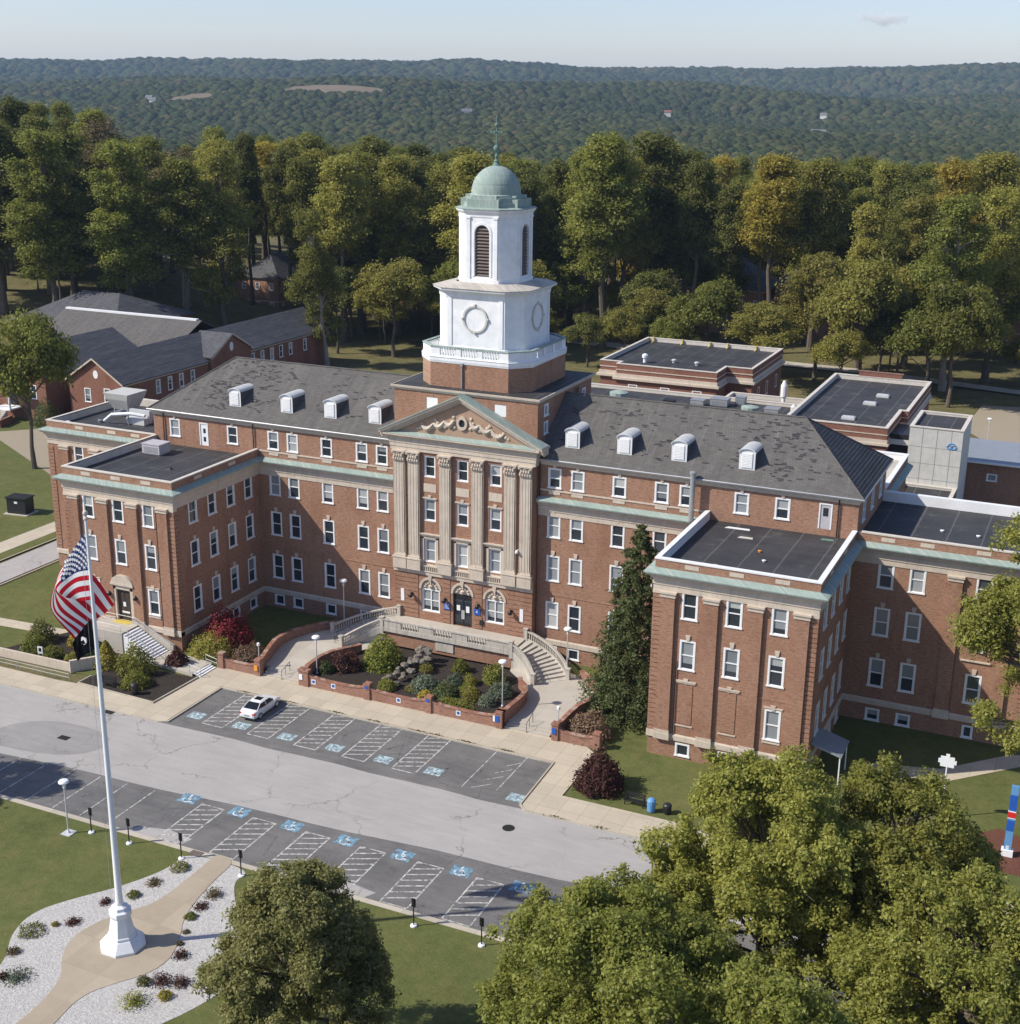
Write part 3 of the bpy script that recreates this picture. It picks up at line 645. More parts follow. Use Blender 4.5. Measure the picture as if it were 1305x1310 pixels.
def dormer_mesh():
    w = .78; b = MB(); zt = 24.75; r = .42; y0 = 1.08; n = 10; ZB_ = roof_z(y0)-.3
    top = [(w*math.cos(math.pi*k/n), zt+r*math.sin(math.pi*k/n)) for k in range(n+1)]
    def yb(z): return (z-ZE)/((ZRD-ZE)/(YR+EV))-EV+.15
    prof = [(w, ZB_)]+top+[(-w, ZB_)]
    fr_ = [(x, y0, z) for x, z in prof]; bk_ = [(x, max(yb(z), y0+.02), z) for x, z in prof]; m = len(prof)
    b.add(fr_, [tuple(range(m-1, -1, -1))])
    b.mat(1); b.add(fr_+bk_, [(i, i+1, m+i+1, m+i) for i in (0, m-2)])
    top2 = [(x*1.08, z+.04) for x, z in top]; k = len(top2)
    b.mat(2); fr2 = [(x, y0-.14, z) for x, z in top2]; bk2 = [(x, yb(z)+.1, z) for x, z in top2]; b.add(fr2+bk2, [(i, i+1, k+i+1, k+i) for i in range(k-1)])
    fr3 = [(x*.97, y0-.14, z-.07) for x, z in top2]; b.mat(0); b.add(fr2+fr3, [(i, k+i, k+i+1, i+1) for i in range(k-1)])
    b.add([(x*.97, y0+.01, z-.07) for x, z in top2]+fr3, [(i, k+i, k+i+1, i+1) for i in range(k-1)])
    return b.mesh('dormer', ['dormer_white', 'shingle_dark', 'light_metal'])
dm = dormer_mesh(); dl = MB()
dl.box(-.52, .52, 1.03, 1.08, 23.25, 24.75)
for i in range(9): dl.box(-.5, .5, 1.0, 1.03, 23.32+i*.155, 23.40+i*.155)
dlm = dl.mesh('dormer_louver', ['white_frame'])
for x in (-29.6, -22.7, -17.05, -11.45, 11.45, 17.0, 22.65, 29.4):
    d = put('dormer', dm, H, (x, 0, 0)); put('louver', dlm, d)

# --- central pavilion
PA, PP = 8.2, .9
pv = MB(); bx = [-3.8, .05, 3.85]
ops = []
for i, x in enumerate(bx):
    u = x+PA
    ops += [(u-.68, u+.68, 18.55, 20.9), (u-.7, u+.7, 13.7, 16.2), (u-.7, u+.7, 9.1, 11.75)]
    ops.append((u-1.12, u+1.12, 2.4 if i == 1 else 3.35, 7.0))
pv.wall((-PA, -PP), (PA, -PP), 0, 21.3, ops, .3)
pv.wall((PA, -PP), (PA, 0), 0, 22.9, depth=.1); pv.wall((-PA, 0), (-PA, -PP), 0, 22.9, depth=.1)
z = 2.5
while z < 7.6:
    for a, b in zip([-PA]+[x+1.45 for x in bx], [x-1.45 for x in bx]+[PA]): pv.box(a+.02, b-.02, -PP-.06, -PP+.01, z, z+.42)
    z += .5
pv.build('pavilion_wall', 'brick', H)
ps = MB()
ps.box(-PA-.02, PA+.02, -PP-.16, -PP+.01, 7.62, 8.0)           # stone ledge course
ps.box(-PA-.06, PA+.06, -PP-.24, -PP+.0, 8.0, 8.12)
ps.box(-PA-.02, PA+.02, -PP-.02, -PP+.012, 8.12, 8.9)
ent = [(-.05, 21.25), (.18, 21.25), (.18, 21.6), (.24, 21.62), (.24, 22.0), (.3, 22.05), (.3, 22.55), (.42, 22.62), (.62, 22.85), (.78, 22.9), (.78, 23.06), (-.05, 23.06)]
ps.sweep([(-PA, .6), (-PA, -PP), (PA, -PP), (PA, .6)], ent)
ps.box(-PA+.02, PA-.02, -PP+.2, .2, 21.0, 23.0)
for x in bx:
    ps.box(x-.75, x+.75, -PP-.03, -PP+.01, 16.95, 17.85)     # blank stone panels
    for zt, ww in ((16.2, .75),): ps.box(x-ww-.08, x+ww+.08, -PP-.1, -PP+.01, zt+.02, zt+.16); ps.add([(x-.14, -PP-.12, zt), (x+.14, -PP-.12, zt), (x+.2, -PP-.12, zt+.4), (x-.2, -PP-.12, zt+.4), (x-.14, -PP+.01, zt), (x+.14, -PP+.01, zt), (x+.2, -PP+.01, zt+.4), (x-.2, -PP+.01, zt+.4)], [(0, 1, 2, 3), (1, 5, 6, 2), (4, 0, 3, 7), (3, 2, 6, 7)])
    for sg in (-1, 1): a, b = sorted((x+sg*.70, x+sg*1.0)); ps.box(a, b, -PP-.09, -PP+.01, 8.9, 11.9)
    ps.box(x-1.0, x+1.0, -PP-.09, -PP+.01, 11.752, 12.1); ps.box(x-1.2, x+1.2, -PP-.22, -PP+.01, 12.1, 12.24); ps.box(x-1.3, x+1.3, -PP-.3, -PP+.01, 12.24, 12.36)
    for k in range(7): ps.box(x-.78+k*.25, x-.68+k*.25, -PP-.2, -PP-.06, 8.14, 8.62)   # small balconet
    ps.box(x-.95, x+.95, -PP-.24, -PP+.01, 8.62, 8.76)
    for k in range(-4, 5):                                    # radiating voussoirs over the arches
        if k == 0: continue
        t = math.pi/2+k*.33
    n = 12
    vs = []
    for k in range(n+1):
        t = math.pi*k/n; vs += [(x+1.12*math.cos(t), -PP-.08, 6.0+1.12*math.sin(t)), (x+1.36*math.cos(t), -PP-.08, 6.0+1.36*math.sin(t)), (x+1.36*math.cos(t), -PP+.01, 6.0+1.36*math.sin(t)), (x+1.12*math.cos(t), -PP+.3, 6.0+1.12*math.sin(t))]
    ps.add(vs, [q for k in range(n) for q in ((k*4, k*4+1, k*4+5, k*4+4), (k*4+1, k*4+2, k*4+6, k*4+5), (k*4+4, k*4+7, k*4+3, k*4))])
    ps.add([(x-.13, -PP-.16, 6.95), (x+.13, -PP-.16, 6.95), (x+.22, -PP-.16, 7.6), (x-.22, -PP-.16, 7.6), (x-.13, -PP, 6.95), (x+.13, -PP, 6.95), (x+.22, -PP, 7.6), (x-.22, -PP, 7.6)], [(0, 1, 2, 3), (1, 5, 6, 2), (4, 0, 3, 7), (3, 2, 6, 7)])
    # carved tympanum
    poly = [(x+1.12*math.cos(math.pi*k/n), 6.0+1.12*math.sin(math.pi*k/n)) for k in range(n+1)]
    ps.add([(a, -PP+.16, c) for a, c in poly]+[(a, -PP+.28, c) for a, c in poly], [tuple(range(n+1))[::-1], tuple(range(n+1, 2*n+2))]+[(k, k+1, n+2+k, n+1+k) for k in range(n)]+[(0, n+1, 2*n+1, n)])
    for k in range(7):
        t = math.pi*(k+.5)/7; ps.lathe([(.02, -.1), (.14, -.05), (.16, .05), (.05, .14)], 7, (x+.72*math.cos(t), -PP+.13, 6.05+.62*math.sin(t)))
    ps.lathe([(.02, -.2), (.26, -.08), (.28, .1), (.05, .26)], 9, (x, -PP+.10, 6.3))
ps.build('pavilion_stonework', 'stone', H)
spand = MB()
for x in bx:                       # brick corners that close the square heads round the arches
    for sg in (-1, 1):
        n = 8; pl = [(x+sg*1.12, 7.0)]+[(x+sg*1.12*math.cos(math.pi/2*k/n), 6.0+1.0*math.sin(math.pi/2*k/n)*1.0) for k in range(n+1)]+[(x, 7.0)]
        m = len(pl); q = [(a, -PP-.0, c) for a, c in pl]
        spand.add(q, [tuple(range(m)) if sg < 0 else tuple(range(m))[::-1]])
spand.build('arch_spandrel', 'brick', H)
# pilasters with leafy capitals
def pilaster():
    b = MB(); b.box(-.80, .80, -.52, 0, 8.12, 9.3); b.box(-.86, .86, -.58, 0, 9.3, 9.42); b.box(-.72, .72, -.46, 0, 9.42, 9.62)
    W = .64; b.box(-W, W, -.30, 0, 9.62, 20.05)
    for k in range(4): x = -W+.13+k*.34; b.box(x-.045+.04, x+.13+.04-.0, -.325, -.30, 9.9, 19.8)
    for sg in (-W, W-.1): b.box(sg, sg+.1, -.325, -.30, 9.62, 20.05)
    return b.mesh('pilaster', ['stone'])
def capital():
    b = MB(); r_ = random.Random(3); b.box(-.60, .60, -.36, 0, 20.05, 21.1); b.box(-.80, .80, -.62, 0, 21.1, 21.248)
    for row, zz in ((0, 20.15), (1, 20.5)):
        for k in range(5-row):
            x = (-.56+k*.28)+row*.14; b.lathe([(.02, 0), (.13, .03), (.16, .22), (.10, .36), (.14, .42), (.03, .44)], 6, (x, -.42-row*.06, zz))
    for sg in (-1, 1): b.lathe([(.02, -.13), (.17, -.08), (.19, .06), (.04, .16)], 8, (sg*.62, -.46, 20.98))
    b.lathe([(.02, -.1), (.12, -.05), (.12, .05), (.02, .1)], 8, (0, -.48, 21.0))
    return b.mesh('capital', ['stone'])
pm, cm = pilaster(), capital()
for x in (-7.3, -5.6, -1.87, 1.9, 5.6, 7.36): p = put('pilaster', pm, H, (x, -PP, 0)); put('capital', cm, p)
rest.build('window', ['white_frame', 'glass_mid'], H)['kind'] = 'stuff'
# main entrance: glazed double door with a transom
x = bx[1]; b = MB(); Y = -PP+.16
b.box(x-1.12, x+1.12, Y, Y+.1, 5.55, 6.0)
for a in (-1.12, -.05, 1.0): b.box(x+a, x+a+.12, Y, Y+.1, 2.41, 5.55)
for a in (-1.0, .07): b.box(x+a, x+a+.95, Y+.02, Y+.08, 2.41, 2.75); b.box(x+a, x+a+.95, Y+.02, Y+.08, 3.7, 3.78)
d = b.build('entrance_door', 'dark_metal', H)
b = MB(); b.box(x-1.0, x+1.0, Y+.05, Y+.07, 2.75, 5.55); b.build('door_glass', 'glass_dark', d)
b = MB(); b.box(x-.16, x-.02, Y-.05, Y, 3.2, 4.2); b.box(x+.04, x+.18, Y-.05, Y, 3.2, 4.2); b.build('door_handle', 'light_metal', d)
b = MB(); b.box(x-.75, x-.35, Y-.012, Y+.02, 4.1, 4.7); b.box(x+.35, x+.75, Y-.012, Y+.02, 4.0, 4.7); b.build('paper_notice', 'white_frame', d)
for q in range(16): pass
def text(name, s, size, mat, parent, loc, rot, ext=.01, align='CENTER'):
    c = bpy.data.curves.new(name, 'FONT'); c.body = s; c.size = size; c.extrude = ext; c.align_x = align; c.align_y = 'CENTER'
    o = bpy.data.objects.new('tmp', c); C.objects.link(o); dg = bpy.context.evaluated_depsgraph_get(); me = bpy.data.meshes.new_from_object(o.evaluated_get(dg)); bpy.data.objects.remove(o)
    me.materials.clear(); me.materials.append(MATS[mat]); o = put(name, me, parent, loc); o.rotation_euler = rot; return o
# pediment
APX, APZ, TX_, TZ = 0.0, 27.55, 9.35, 23.06
pd = MB(); pd.add([(-8.2, -PP-.1, 23.05), (8.2, -PP-.1, 23.05), (0, -PP-.1, 27.0)], [(0, 1, 2)]); pdo = pd.build('pediment', 'tympanum', H)
rk = MB()
def raking(b, o0, o1, y0, y1, dz0, dz1):
    for s in (-1, 1):
        pts = []
        for y in (y0, y1):
            for dz in (dz0, dz1): pts += [(s*TX_, y, TZ+dz), (0, y, APZ+dz)]
        # 0 T y0 z0,1 A y0 z0,2 T y0 z1,3 A y0 z1,4..7 y1
        f = [(0, 1, 3, 2), (4, 6, 7, 5), (0, 4, 5, 1), (2, 3, 7, 6), (0, 2, 6, 4)]
        b.add(pts, f if s < 0 else [q[::-1] for q in f])
raking(rk, 0, 0, -PP-.86, .2, -.02, .22); raking(rk, 0, 0, -PP-.62, .0, -.34, -.021); raking(rk, 0, 0, -PP-.34, .0, -.60, -.341)
rk.build('raking_cornice', 'stone', pdo)
rc = MB(); raking(rc, 0, 0, -PP-.95, -.15, .221, .34); rc.add([(-8.6, -PP-.80, 23.065), (8.6, -PP-.80, 23.065), (8.0, -PP-.1, 23.32), (-8.0, -PP-.1, 23.32)], [(0, 1, 2, 3)])
rc.build('copper_flashing', 'copper', pdo)
# gable roof behind the pediment
gr = MB(); gr.add([(-TX_, -.2, TZ), (TX_, -.2, TZ), (0, -.2, APZ), (-TX_, .5, TZ), (TX_, .5, TZ), (0, .5, APZ)], [(0, 2, 5, 3), (1, 4, 5, 2)]); gr.build('pediment_roof', 'copper', pdo)
oc = MB(); n = 24
def ring(b, cx, y0, y1, cz, r0, r1, n=24, sx=1.0, sz=1.0):
    vs = []
    for k in range(n):
        t = 2*math.pi*k/n; c_, s_ = math.cos(t)*sx, math.sin(t)*sz
        vs += [(cx+r0*c_, y1, cz+r0*s_), (cx+r0*c_, y0, cz+r0*s_), (cx+r1*c_, y0, cz+r1*s_), (cx+r1*c_, y1, cz+r1*s_)]
    return b.add(vs, [q for k in range(n) for j in [(k+1) % n] for q in ((k*4, k*4+1, j*4+1, j*4), (k*4+1, k*4+2, j*4+2, j*4+1), (k*4+2, k*4+3, j*4+3, j*4+2))])
ring(oc, 0.1, -PP-.3, -PP-.09, 24.85, .42, .72, sx=.85)
for s in (-1, 1):
    for k, (dx, zz, r) in enumerate([(1.2, 24.9, .2), (1.6, 24.5, .24), (2.0, 24.3, .26), (2.45, 24.35, .24), (2.85, 24.6, .22), (3.1, 24.85, .2), (3.3, 24.4, .24), (3.45, 24.05, .2), (3.9, 24.0, .22), (4.3, 24.05, .2), (4.65, 24.25, .18), (4.9, 23.9, .2), (1.0, 25.4, .18), (.9, 24.35, .2), (5.2, 23.75, .16)]):
        oc.lathe([(.02, -r), (r*.9, -r*.5), (r, r*.3), (.04, r)], 8, (.1+s*dx, -PP-.14, zz), sy=.55)
for s in (-1, 1):
    for x0_, x1_, z0_, z1_ in ((.9, 2.0, 25.1, 24.9), (2.0, 3.3, 24.9, 24.55), (3.3, 4.7, 24.5, 24.2)):
        oc.tube([(.1+s*(x0_+(x1_-x0_)*k/6), -PP-.2, z0_+(z1_-z0_)*k/6-.5*math.sin(math.pi*k/6)) for k in range(7)], [.12, .2, .26, .29, .26, .2, .12], 6)
oc.build('carved_garland', 'stone', pdo)
og = MB(); og.lathe([(.001, 0), (.4, 0)], 4); og = MB(); vs = [(.1+.42*.85*math.cos(2*math.pi*k/24), -PP-.12, 24.85+.42*math.sin(2*math.pi*k/24)) for k in range(24)]; og.add(vs, [tuple(range(24))[::-1]]); og.build('oculus_glass', 'glass_dark', pdo)

# attic block behind the pediment
at = MB(); AY0, AY1 = -.35, 14.4
at.wall((-8.2, AY0), (8.2, AY0), 21.5, 27.8, [(8.2-3.75-.65, 8.2-3.75+.65, 25.85, 27.05), (8.2+4.05-.65, 8.2+4.05+.65, 25.85, 27.05)], .06)
at.wall((8.2, AY0), (8.2, AY1), 21.5, 27.8, [(1.6, 2.7, 24.0, 25.4), (1.6, 2.7, 25.9, 27.2), (9.6, 11.0, 25.2, 27.3), (12.0, 13.0, 25.2, 26.9)], .1); at.wall((8.2, AY1), (-8.2, AY1), 21.5, 27.8); at.wall((-8.2, AY1), (-8.2, AY0), 21.5, 27.8)
ab = at.build('attic_block', 'brick', H)
for x in (-3.75, 4.05): b = MB(); b.box(x-.64, x+.64, AY0+.02, AY0+.06, 25.86, 27.04); b.build('blank_panel', 'white_frame', ab)
b = MB(); b.box(8.06, 8.12, 9.25, 10.65, 25.2, 27.3); b.build('doorway', 'dark_metal', ab)
b = MB(); b.sweep([(-8.2, AY0), (8.2, AY0), (8.2, AY1), (-8.2, AY1)], [(-.1, 27.6), (.06, 27.6), (.12, 27.8), (.28, 27.86), (.30, 28.06), (-.1, 28.06)], closed=True); b.build('cornice', 'stone', ab)
b = MB(); b.box(-8.35, 8.35, AY0-.15, AY1+.15, 28.0, 28.09); b.build('flat_roof', 'roof_membrane', ab)

# --- tower
TY = 6.95
def octp(h, c): return [(-h+c, TY-h), (h-c, TY-h), (h, TY-h+c), (h, TY+h-c), (h-c, TY+h), (-h+c, TY+h), (-h, TY+h-c), (-h, TY-h+c)]
def osweep(b, h, c, prof): return b.sweep(octp(h, c), prof, closed=True)
T = MB(); T.prism(octp(6.3, 1.85), 28.0, 30.7); To = T.build('tower', 'brick', H)
b = MB(); osweep(b, 6.3, 1.85, [(-.3, 30.6), (.04, 30.6), (.10, 30.85), (.10, 31.1), (.16, 31.2), (.05, 31.25), (.05, 31.35), (-.3, 31.35)]); b.prism(octp(6.2, 1.85), 30.7, 30.95); bb = b.build('terrace_band', 'white_paint', To)
# balustrade of the tower terrace: solid stretches and baluster openings
b = MB(); op8 = octp(6.27, 1.85)
def seg_box(b, p, q, t0, t1, th, z0, z1, inset=0):
    p = Vector(p); q = Vector(q); L = (q-p).length; d = (q-p)/L; nn = Vector((d.y, -d.x)); a = p+d*t0-nn*inset; e = p+d*t1-nn*inset
    pts = [a, e, e-nn*th, a-nn*th]; b.prism([(v.x, v.y) for v in pts], z0, z1)
for i in range(8):
    p, q = op8[i], op8[(i+1) % 8]; L = (Vector(q)-Vector(p)).length
    if i % 2 == 0:
        opn = [(L*.12, L*.33), (L*.395, L*.605), (L*.67, L*.88)]; cur = 0
        for a, e in opn:
            seg_box(b, p, q, cur, a, .28, 31.35, 32.2); k = a+.2
            while k < e-.1: seg_box(b, p, q, k-.07, k+.07, .14, 31.35, 32.2, .07); k += .3
            cur = e
        seg_box(b, p, q, cur, L, .28, 31.35, 32.2)
    else: seg_box(b, p, q, .0, L, .28, 31.35, 32.2)
b.build('balustrade', 'white_paint', To)
b = MB(); osweep(b, 6.27, 1.85, [(-.36, 32.202), (.08, 32.202), (.08, 32.3), (-.1, 32.36), (-.36, 32.3)]); b.prism(octp(5.95, 1.75), 31.0, 31.30); b.build('copper_rail', 'copper', To)
b = MB(); b.prism(octp(4.82, 1.5), 30.9, 37.7); osweep(b, 4.82, 1.5, [(-.1, 30.9), (.10, 30.9), (.10, 32.1), (.03, 32.2), (-.1, 32.2)])
osweep(b, 4.82, 1.5, [(-.1, 37.2), (.06, 37.2), (.10, 37.6), (.35, 37.85), (.62, 37.95), (.66, 38.12), (-.1, 38.12)])
for rot in range(4):
    a = rot*math.pi/2; ca, sa = math.cos(a), math.sin(a)
    for xx in (-2.9, 2.9):
        pts = [(xx-.22, -4.82-.08), (xx+.22, -4.82-.08), (xx+.22, -4.8), (xx-.22, -4.8)]; b.prism([(x*ca-y*sa, TY+x*sa+y*ca) for x, y in pts], 32.2, 37.25)
b.build('clock_stage', 'white_paint', To)
# wreath rings on each clock face
for rot in (0, 1, 2, 3):
    cr = MB()
    a = rot*math.pi/2; t_ = MB(); ring(t_, 0, -4.95, -4.81, 35.1, 1.22, 1.42, 28)
    for k in range(4): t = k*math.pi/2; t_.lathe([(.02, -.16), (.16, -.1), (.16, .1), (.02, .16)], 6, (1.42*math.cos(t), -4.9, 35.1+1.42*math.sin(t)))
    cr.add([(x*math.cos(a)-y*math.sin(a), TY+x*math.sin(a)+y*math.cos(a), z) for x, y, z in t_.v], t_.f); cr.build('clock_ring', 'concrete_wall', To)
b = MB(); osweep(b, 4.82, 1.5, [(-1.5, 38.5), (.70, 38.122), (.74, 38.2), (-1.5, 38.62)]); b.build('sloped_roof', 'copper_pale' if 'copper_pale' in MATS else 'stone_old', To)
bl = MB(); BH = 3.3; BC = 1.45
bl.prism(octp(BH+.12, BC+.05), 38.3, 38.95)
# belfry walls with arched openings
def arch_wall(b, a, h, z0, z1, half, ow, oz0, ozs, depth=.35):
    ca, sa = math.cos(a), math.sin(a); P = lambda x, y, z: (x*ca-y*sa, TY+x*sa+y*ca, z); n = 10
    arc = [(ow*math.cos(math.pi*k/n), ozs+ow*math.sin(math.pi*k/n)) for k in range(n+1)]
    vs = [P(-half, -h, z0), P(-ow, -h, z0), P(-ow, -h, oz0), P(ow, -h, oz0), P(ow, -h, z0), P(half, -h, z0), P(half, -h, z1), P(-half, -h, z1)]
    b.add([P(-half, -h, z0), P(-ow, -h, z0), P(-ow, -h, ozs), P(-half, -h, ozs)], [(0, 1, 2, 3)]); b.add([P(ow, -h, z0), P(half, -h, z0), P(half, -h, ozs), P(ow, -h, ozs)], [(0, 1, 2, 3)])
    b.add([P(-ow, -h, z0), P(ow, -h, z0), P(ow, -h, oz0), P(-ow, -h, oz0)], [(0, 1, 2, 3)])
    for k in range(n):
        (xa, za), (xb, zb) = arc[k], arc[k+1]; ra = P(xa/ow*half, -h, z1 if True else za); rb = P(xb/ow*half, -h, z1)
        b.add([P(xa, -h, za), ra, rb, P(xb, -h, zb)], [(0, 1, 2, 3)])
        b.add([P(xa, -h, za), P(xb, -h, zb), P(xb, -h+depth, zb), P(xa, -h+depth, za)], [(0, 1, 2, 3)])
    b.add([P(half, -h, ozs), P(half, -h, z1), P(ow, -h, ozs)], [(0, 1, 2)]); b.add([P(-half, -h, ozs), P(-half, -h, z1), P(-ow, -h, ozs)], [(0, 2, 1)])
    for xx in (-ow, ow): b.add([P(xx, -h, oz0), P(xx, -h, ozs), P(xx, -h+depth, ozs), P(xx, -h+depth, oz0)], [(0, 1, 2, 3)])
    # raised architrave
    n2 = 12; pr = [(-ow-.28, oz0)]+[(-(ow+.28)*math.cos(math.pi*k/n2), ozs+(ow+.28)*math.sin(math.pi*k/n2)) for k in range(n2+1)]+[(ow+.28, oz0)]; qi = [(-ow-.04, oz0)]+[(-(ow+.04)*math.cos(math.pi*k/n2), ozs+(ow+.04)*math.sin(math.pi*k/n2)) for k in range(n2+1)]+[(ow+.04, oz0)]
    m = len(pr); b.add([P(x, -h-.07, z) for x, z in pr]+[P(x, -h-.07, z) for x, z in qi]+[P(x, -h, z) for x, z in pr], [q for k in range(m-1) for q in ((k, k+1, m+k+1, m+k), (2*m+k, 2*m+k+1, k+1, k))])
    # pilaster strips
    for xx in (-half+.32, half-.32):
        b.prism([P(xx-.2, -h-.1, 0)[:2], P(xx+.2, -h-.1, 0)[:2], P(xx+.2, -h+.01, 0)[:2], P(xx-.2, -h+.01, 0)[:2]], z0, z1-.55); b.prism([P(xx-.27, -h-.16, 0)[:2], P(xx+.27, -h-.16, 0)[:2], P(xx+.27, -h+.01, 0)[:2], P(xx-.27, -h+.01, 0)[:2]], z1-.55, z1-.35)
for k in range(4): arch_wall(bl, k*math.pi/2, BH, 38.95, 45.6, BH-BC, .80, 39.25, 43.6)
o8 = octp(BH, BC)
for i in (1, 3, 5, 7):
    p, q = o8[i], o8[(i+1) % 8]; bl.add([(p[0], p[1], 38.95), (q[0], q[1], 38.95), (q[0], q[1], 45.6), (p[0], p[1], 45.6)], [(0, 1, 2, 3)])
    seg_box(bl, p, q, .12, 1.93, .05, 39.2, 45.0, -.04)
osweep(bl, BH, BC, [(-.1, 45.2), (.05, 45.2), (.08, 45.5), (.22, 45.65), (.32, 45.78), (.34, 45.95), (-.1, 45.95)])
bl.build('belfry', 'white_paint', To)
for k in range(4):
    lv = MB(); a = k*math.pi/2; ca, sa = math.cos(a), math.sin(a); P = lambda x, y, z: (x*ca-y*sa, TY+x*sa+y*ca, z); z = 39.3
    lv.mat(1); lv.add([P(-.8, -BH+.34, 39.2), P(.8, -BH+.34, 39.2), P(.8, -BH+.34, 44.5), P(-.8, -BH+.34, 44.5)], [(0, 1, 2, 3)]); lv.mat(0)
    while z < 44.3:
        ww = .79 if z < 43.5 else math.sqrt(max(.01, .64-(z+.15-43.6)**2)) if z+.15 > 43.6 else .79
        lv.add([P(-ww, -BH+.06, z), P(ww, -BH+.06, z), P(ww, -BH+.28, z+.22), P(-ww, -BH+.28, z+.22), P(-ww, -BH+.06, z+.05), P(ww, -BH+.06, z+.05), P(ww, -BH+.28, z+.27), P(-ww, -BH+.28, z+.27)], [(0, 1, 5, 4), (4, 5, 6, 7), (0, 3, 2, 1)]); z += .33
    lv.build('louver', ['louver_brown', 'dark_metal'], To)
cb = MB(); osweep(cb, BH, BC, [(-.6, 45.952), (.42, 45.952), (.42, 46.04), (.1, 46.12), (-.6, 46.2)])
cb.prism(octp(3.05, 1.5), 46.1, 46.6)
for rot in range(4):
    a = rot*math.pi/2; pts = [(-1.75, -3.2), (1.75, -3.2), (1.75, 0), (-1.75, 0)]; cb.prism([(x*math.cos(a)-y*math.sin(a), TY+x*math.sin(a)+y*math.cos(a)) for x, y in pts], 46.1, 46.95+rot*.002)
    pts = [(-1.35, -2.85), (1.35, -2.85), (1.35, 0), (-1.35, 0)]; cb.prism([(x*math.cos(a)-y*math.sin(a), TY+x*math.sin(a)+y*math.cos(a)) for x, y in pts], 46.9, 47.3+rot*.002)
cb.prism(octp(2.75, 1.2), 46.5, 47.12); cb.build('dome_base', 'copper', To)
dmh = MB(); pr = [(2.72, 46.95), (2.72, 47.3), (2.56, 47.38)]
for k in range(17):
    t = math.pi/2*k/16*.97; r = 2.56*math.cos(t); pr.append((r, 47.42+2.75*math.sin(t)))
    if k % 4 == 3: pr.append((r*.985, 47.44+2.75*math.sin(t)))
dmh.lathe(pr, 40, (0, TY, 0)); dmh.build('dome', 'copper', To, smooth=False)
fn = MB(); fn.lathe([(.45, 50.05), (.4, 50.2), (.24, 50.45), (.26, 50.6), (.12, 50.8), (.18, 51.0), (.20, 51.1), (.10, 51.25), (.07, 51.4), (.12, 51.5), (.26, 51.65), (.32, 51.85), (.26, 52.05), (.08, 52.2), (.06, 52.9), (.05, 53.3), (.12, 53.4), (.12, 53.5), (.05, 53.6), (.05, 53.85), (.16, 54.0), (.2, 54.15), (.1, 54.3), (.05, 54.4), (.04, 54.95), (.01, 55.1)], 12, (0, TY, 0))
fn.tube([(-.55, TY, 53.45), (.55, TY, 53.45)], .04, 6); fn.tube([(0, TY-.55, 53.45), (0, TY+.55, 53.45)], .04, 6)
for p in ((-.58, 0), (.58, 0), (0, .58), (0, -.58)): fn.box(p[0]-.09, p[0]+.09, TY+p[1]-.09, TY+p[1]+.09, 53.34, 53.56)
fn.box(-.03, .03, TY, TY+.5, 54.5, 54.75); fn.build('finial', 'copper_dark', To)
b = MB(); b.tube([(-.75, TY-6.42, 28.1), (-.75, TY-6.42, 30.5)], .09, 8); b.box(-.9, -.6, TY-6.55, TY-6.3, 30.45, 30.75); b.build('downpipe', 'grey_metal', To)

# downpipes, wall lamps, small fittings
b = MB()
for x in (-18.9, -13.6, 19.0): pass
for x, y in ((-26.5, -.14), (-8.45, -.14), (8.45, -.14), (-38.9, -.14), (38.6, -.14)): b.tube([(x, y, 18.0), (x, y, 21.8)], .07, 6)
for x in (-39.9, -28.6): b.tube([(x+.4, -WP-.12, 2.4), (x+.4, -WP-.12, 15.5)], .05, 6)
b.tube([(28.35, -WP-.12, 2.4), (28.35, -WP-.12, 9.6)], .05, 6)
b.build('downpipe', 'dark_metal', H)
b = MB(); b.tube([(24.7, -.75, 17.8), (24.7, -.75, 22.5)], .26, 12); b.lathe([(.26, 0), (.34, .02), (.34, .22), (.05, .34)], 12, (24.7, -.75, 22.5)); b.build('flue_pipe', 'grey_metal', H)
def lantern(x, y, z):
    b = MB(); b.box(x-.1, x+.1, y-.12, y, z-.05, z+.2); b.tube([(x, y-.1, z+.12), (x, y-.42, z+.2)], .03, 6); b.lathe([(.2, -.32), (.24, -.28), (.22, 0), (.1, .14), (.02, .2)], 10, (x, y-.42, z+.1)); b.build('wall_lantern', 'dark_metal', H)
for x in (-6.0, -1.95, 2.0, 5.85): lantern(x, -PP-.06, 5.15)
for x in (-35.0, -31.5): lantern(x, -WP, 5.4)
b = MB()
for x in (-7.2, 7.0): b.box(x-.2, x+.2, -PP-.1, -PP-.0, 4.2, 5.6)
b.build('wall_light', 'lamp_white', H)
b = MB(); b.lathe([(.02, -.18), (.16, -.12), (.18, .05), (.12, .16), (.02, .2)], 10, (6.55, -PP-.5, 12.0)); b.box(6.5, 6.6, -PP-.45, -PP, 12.1, 12.2); b.build('camera_dome', 'lamp_white', H)
for x, tr in ((-1.75, 0), (1.85, 1)):
    b = MB(); b.box(x-.36, x+.36, -PP-.12, -PP-.065, 4.05, 4.85); s_ = b.build('entrance_sign', 'blue_sign', H)
    q = MB()
    if tr: q.box(x-.05, x+.05, -PP-.135, -PP-.122, 4.3, 4.6); q.box(x-.15, x-.05, -PP-.135, -PP-.122, 4.35, 4.45); q.lathe([(.02, -.05), (.06, 0), (.02, .05)], 8, (x, -PP-.125, 4.7))
    else: [q.box(x-.26, x+.26, -PP-.132, -PP-.122, zz, zz+.05) for zz in (4.2, 4.32, 4.44, 4.56, 4.68)]
    q.build('sign_lettering', 'white_symbol', s_)
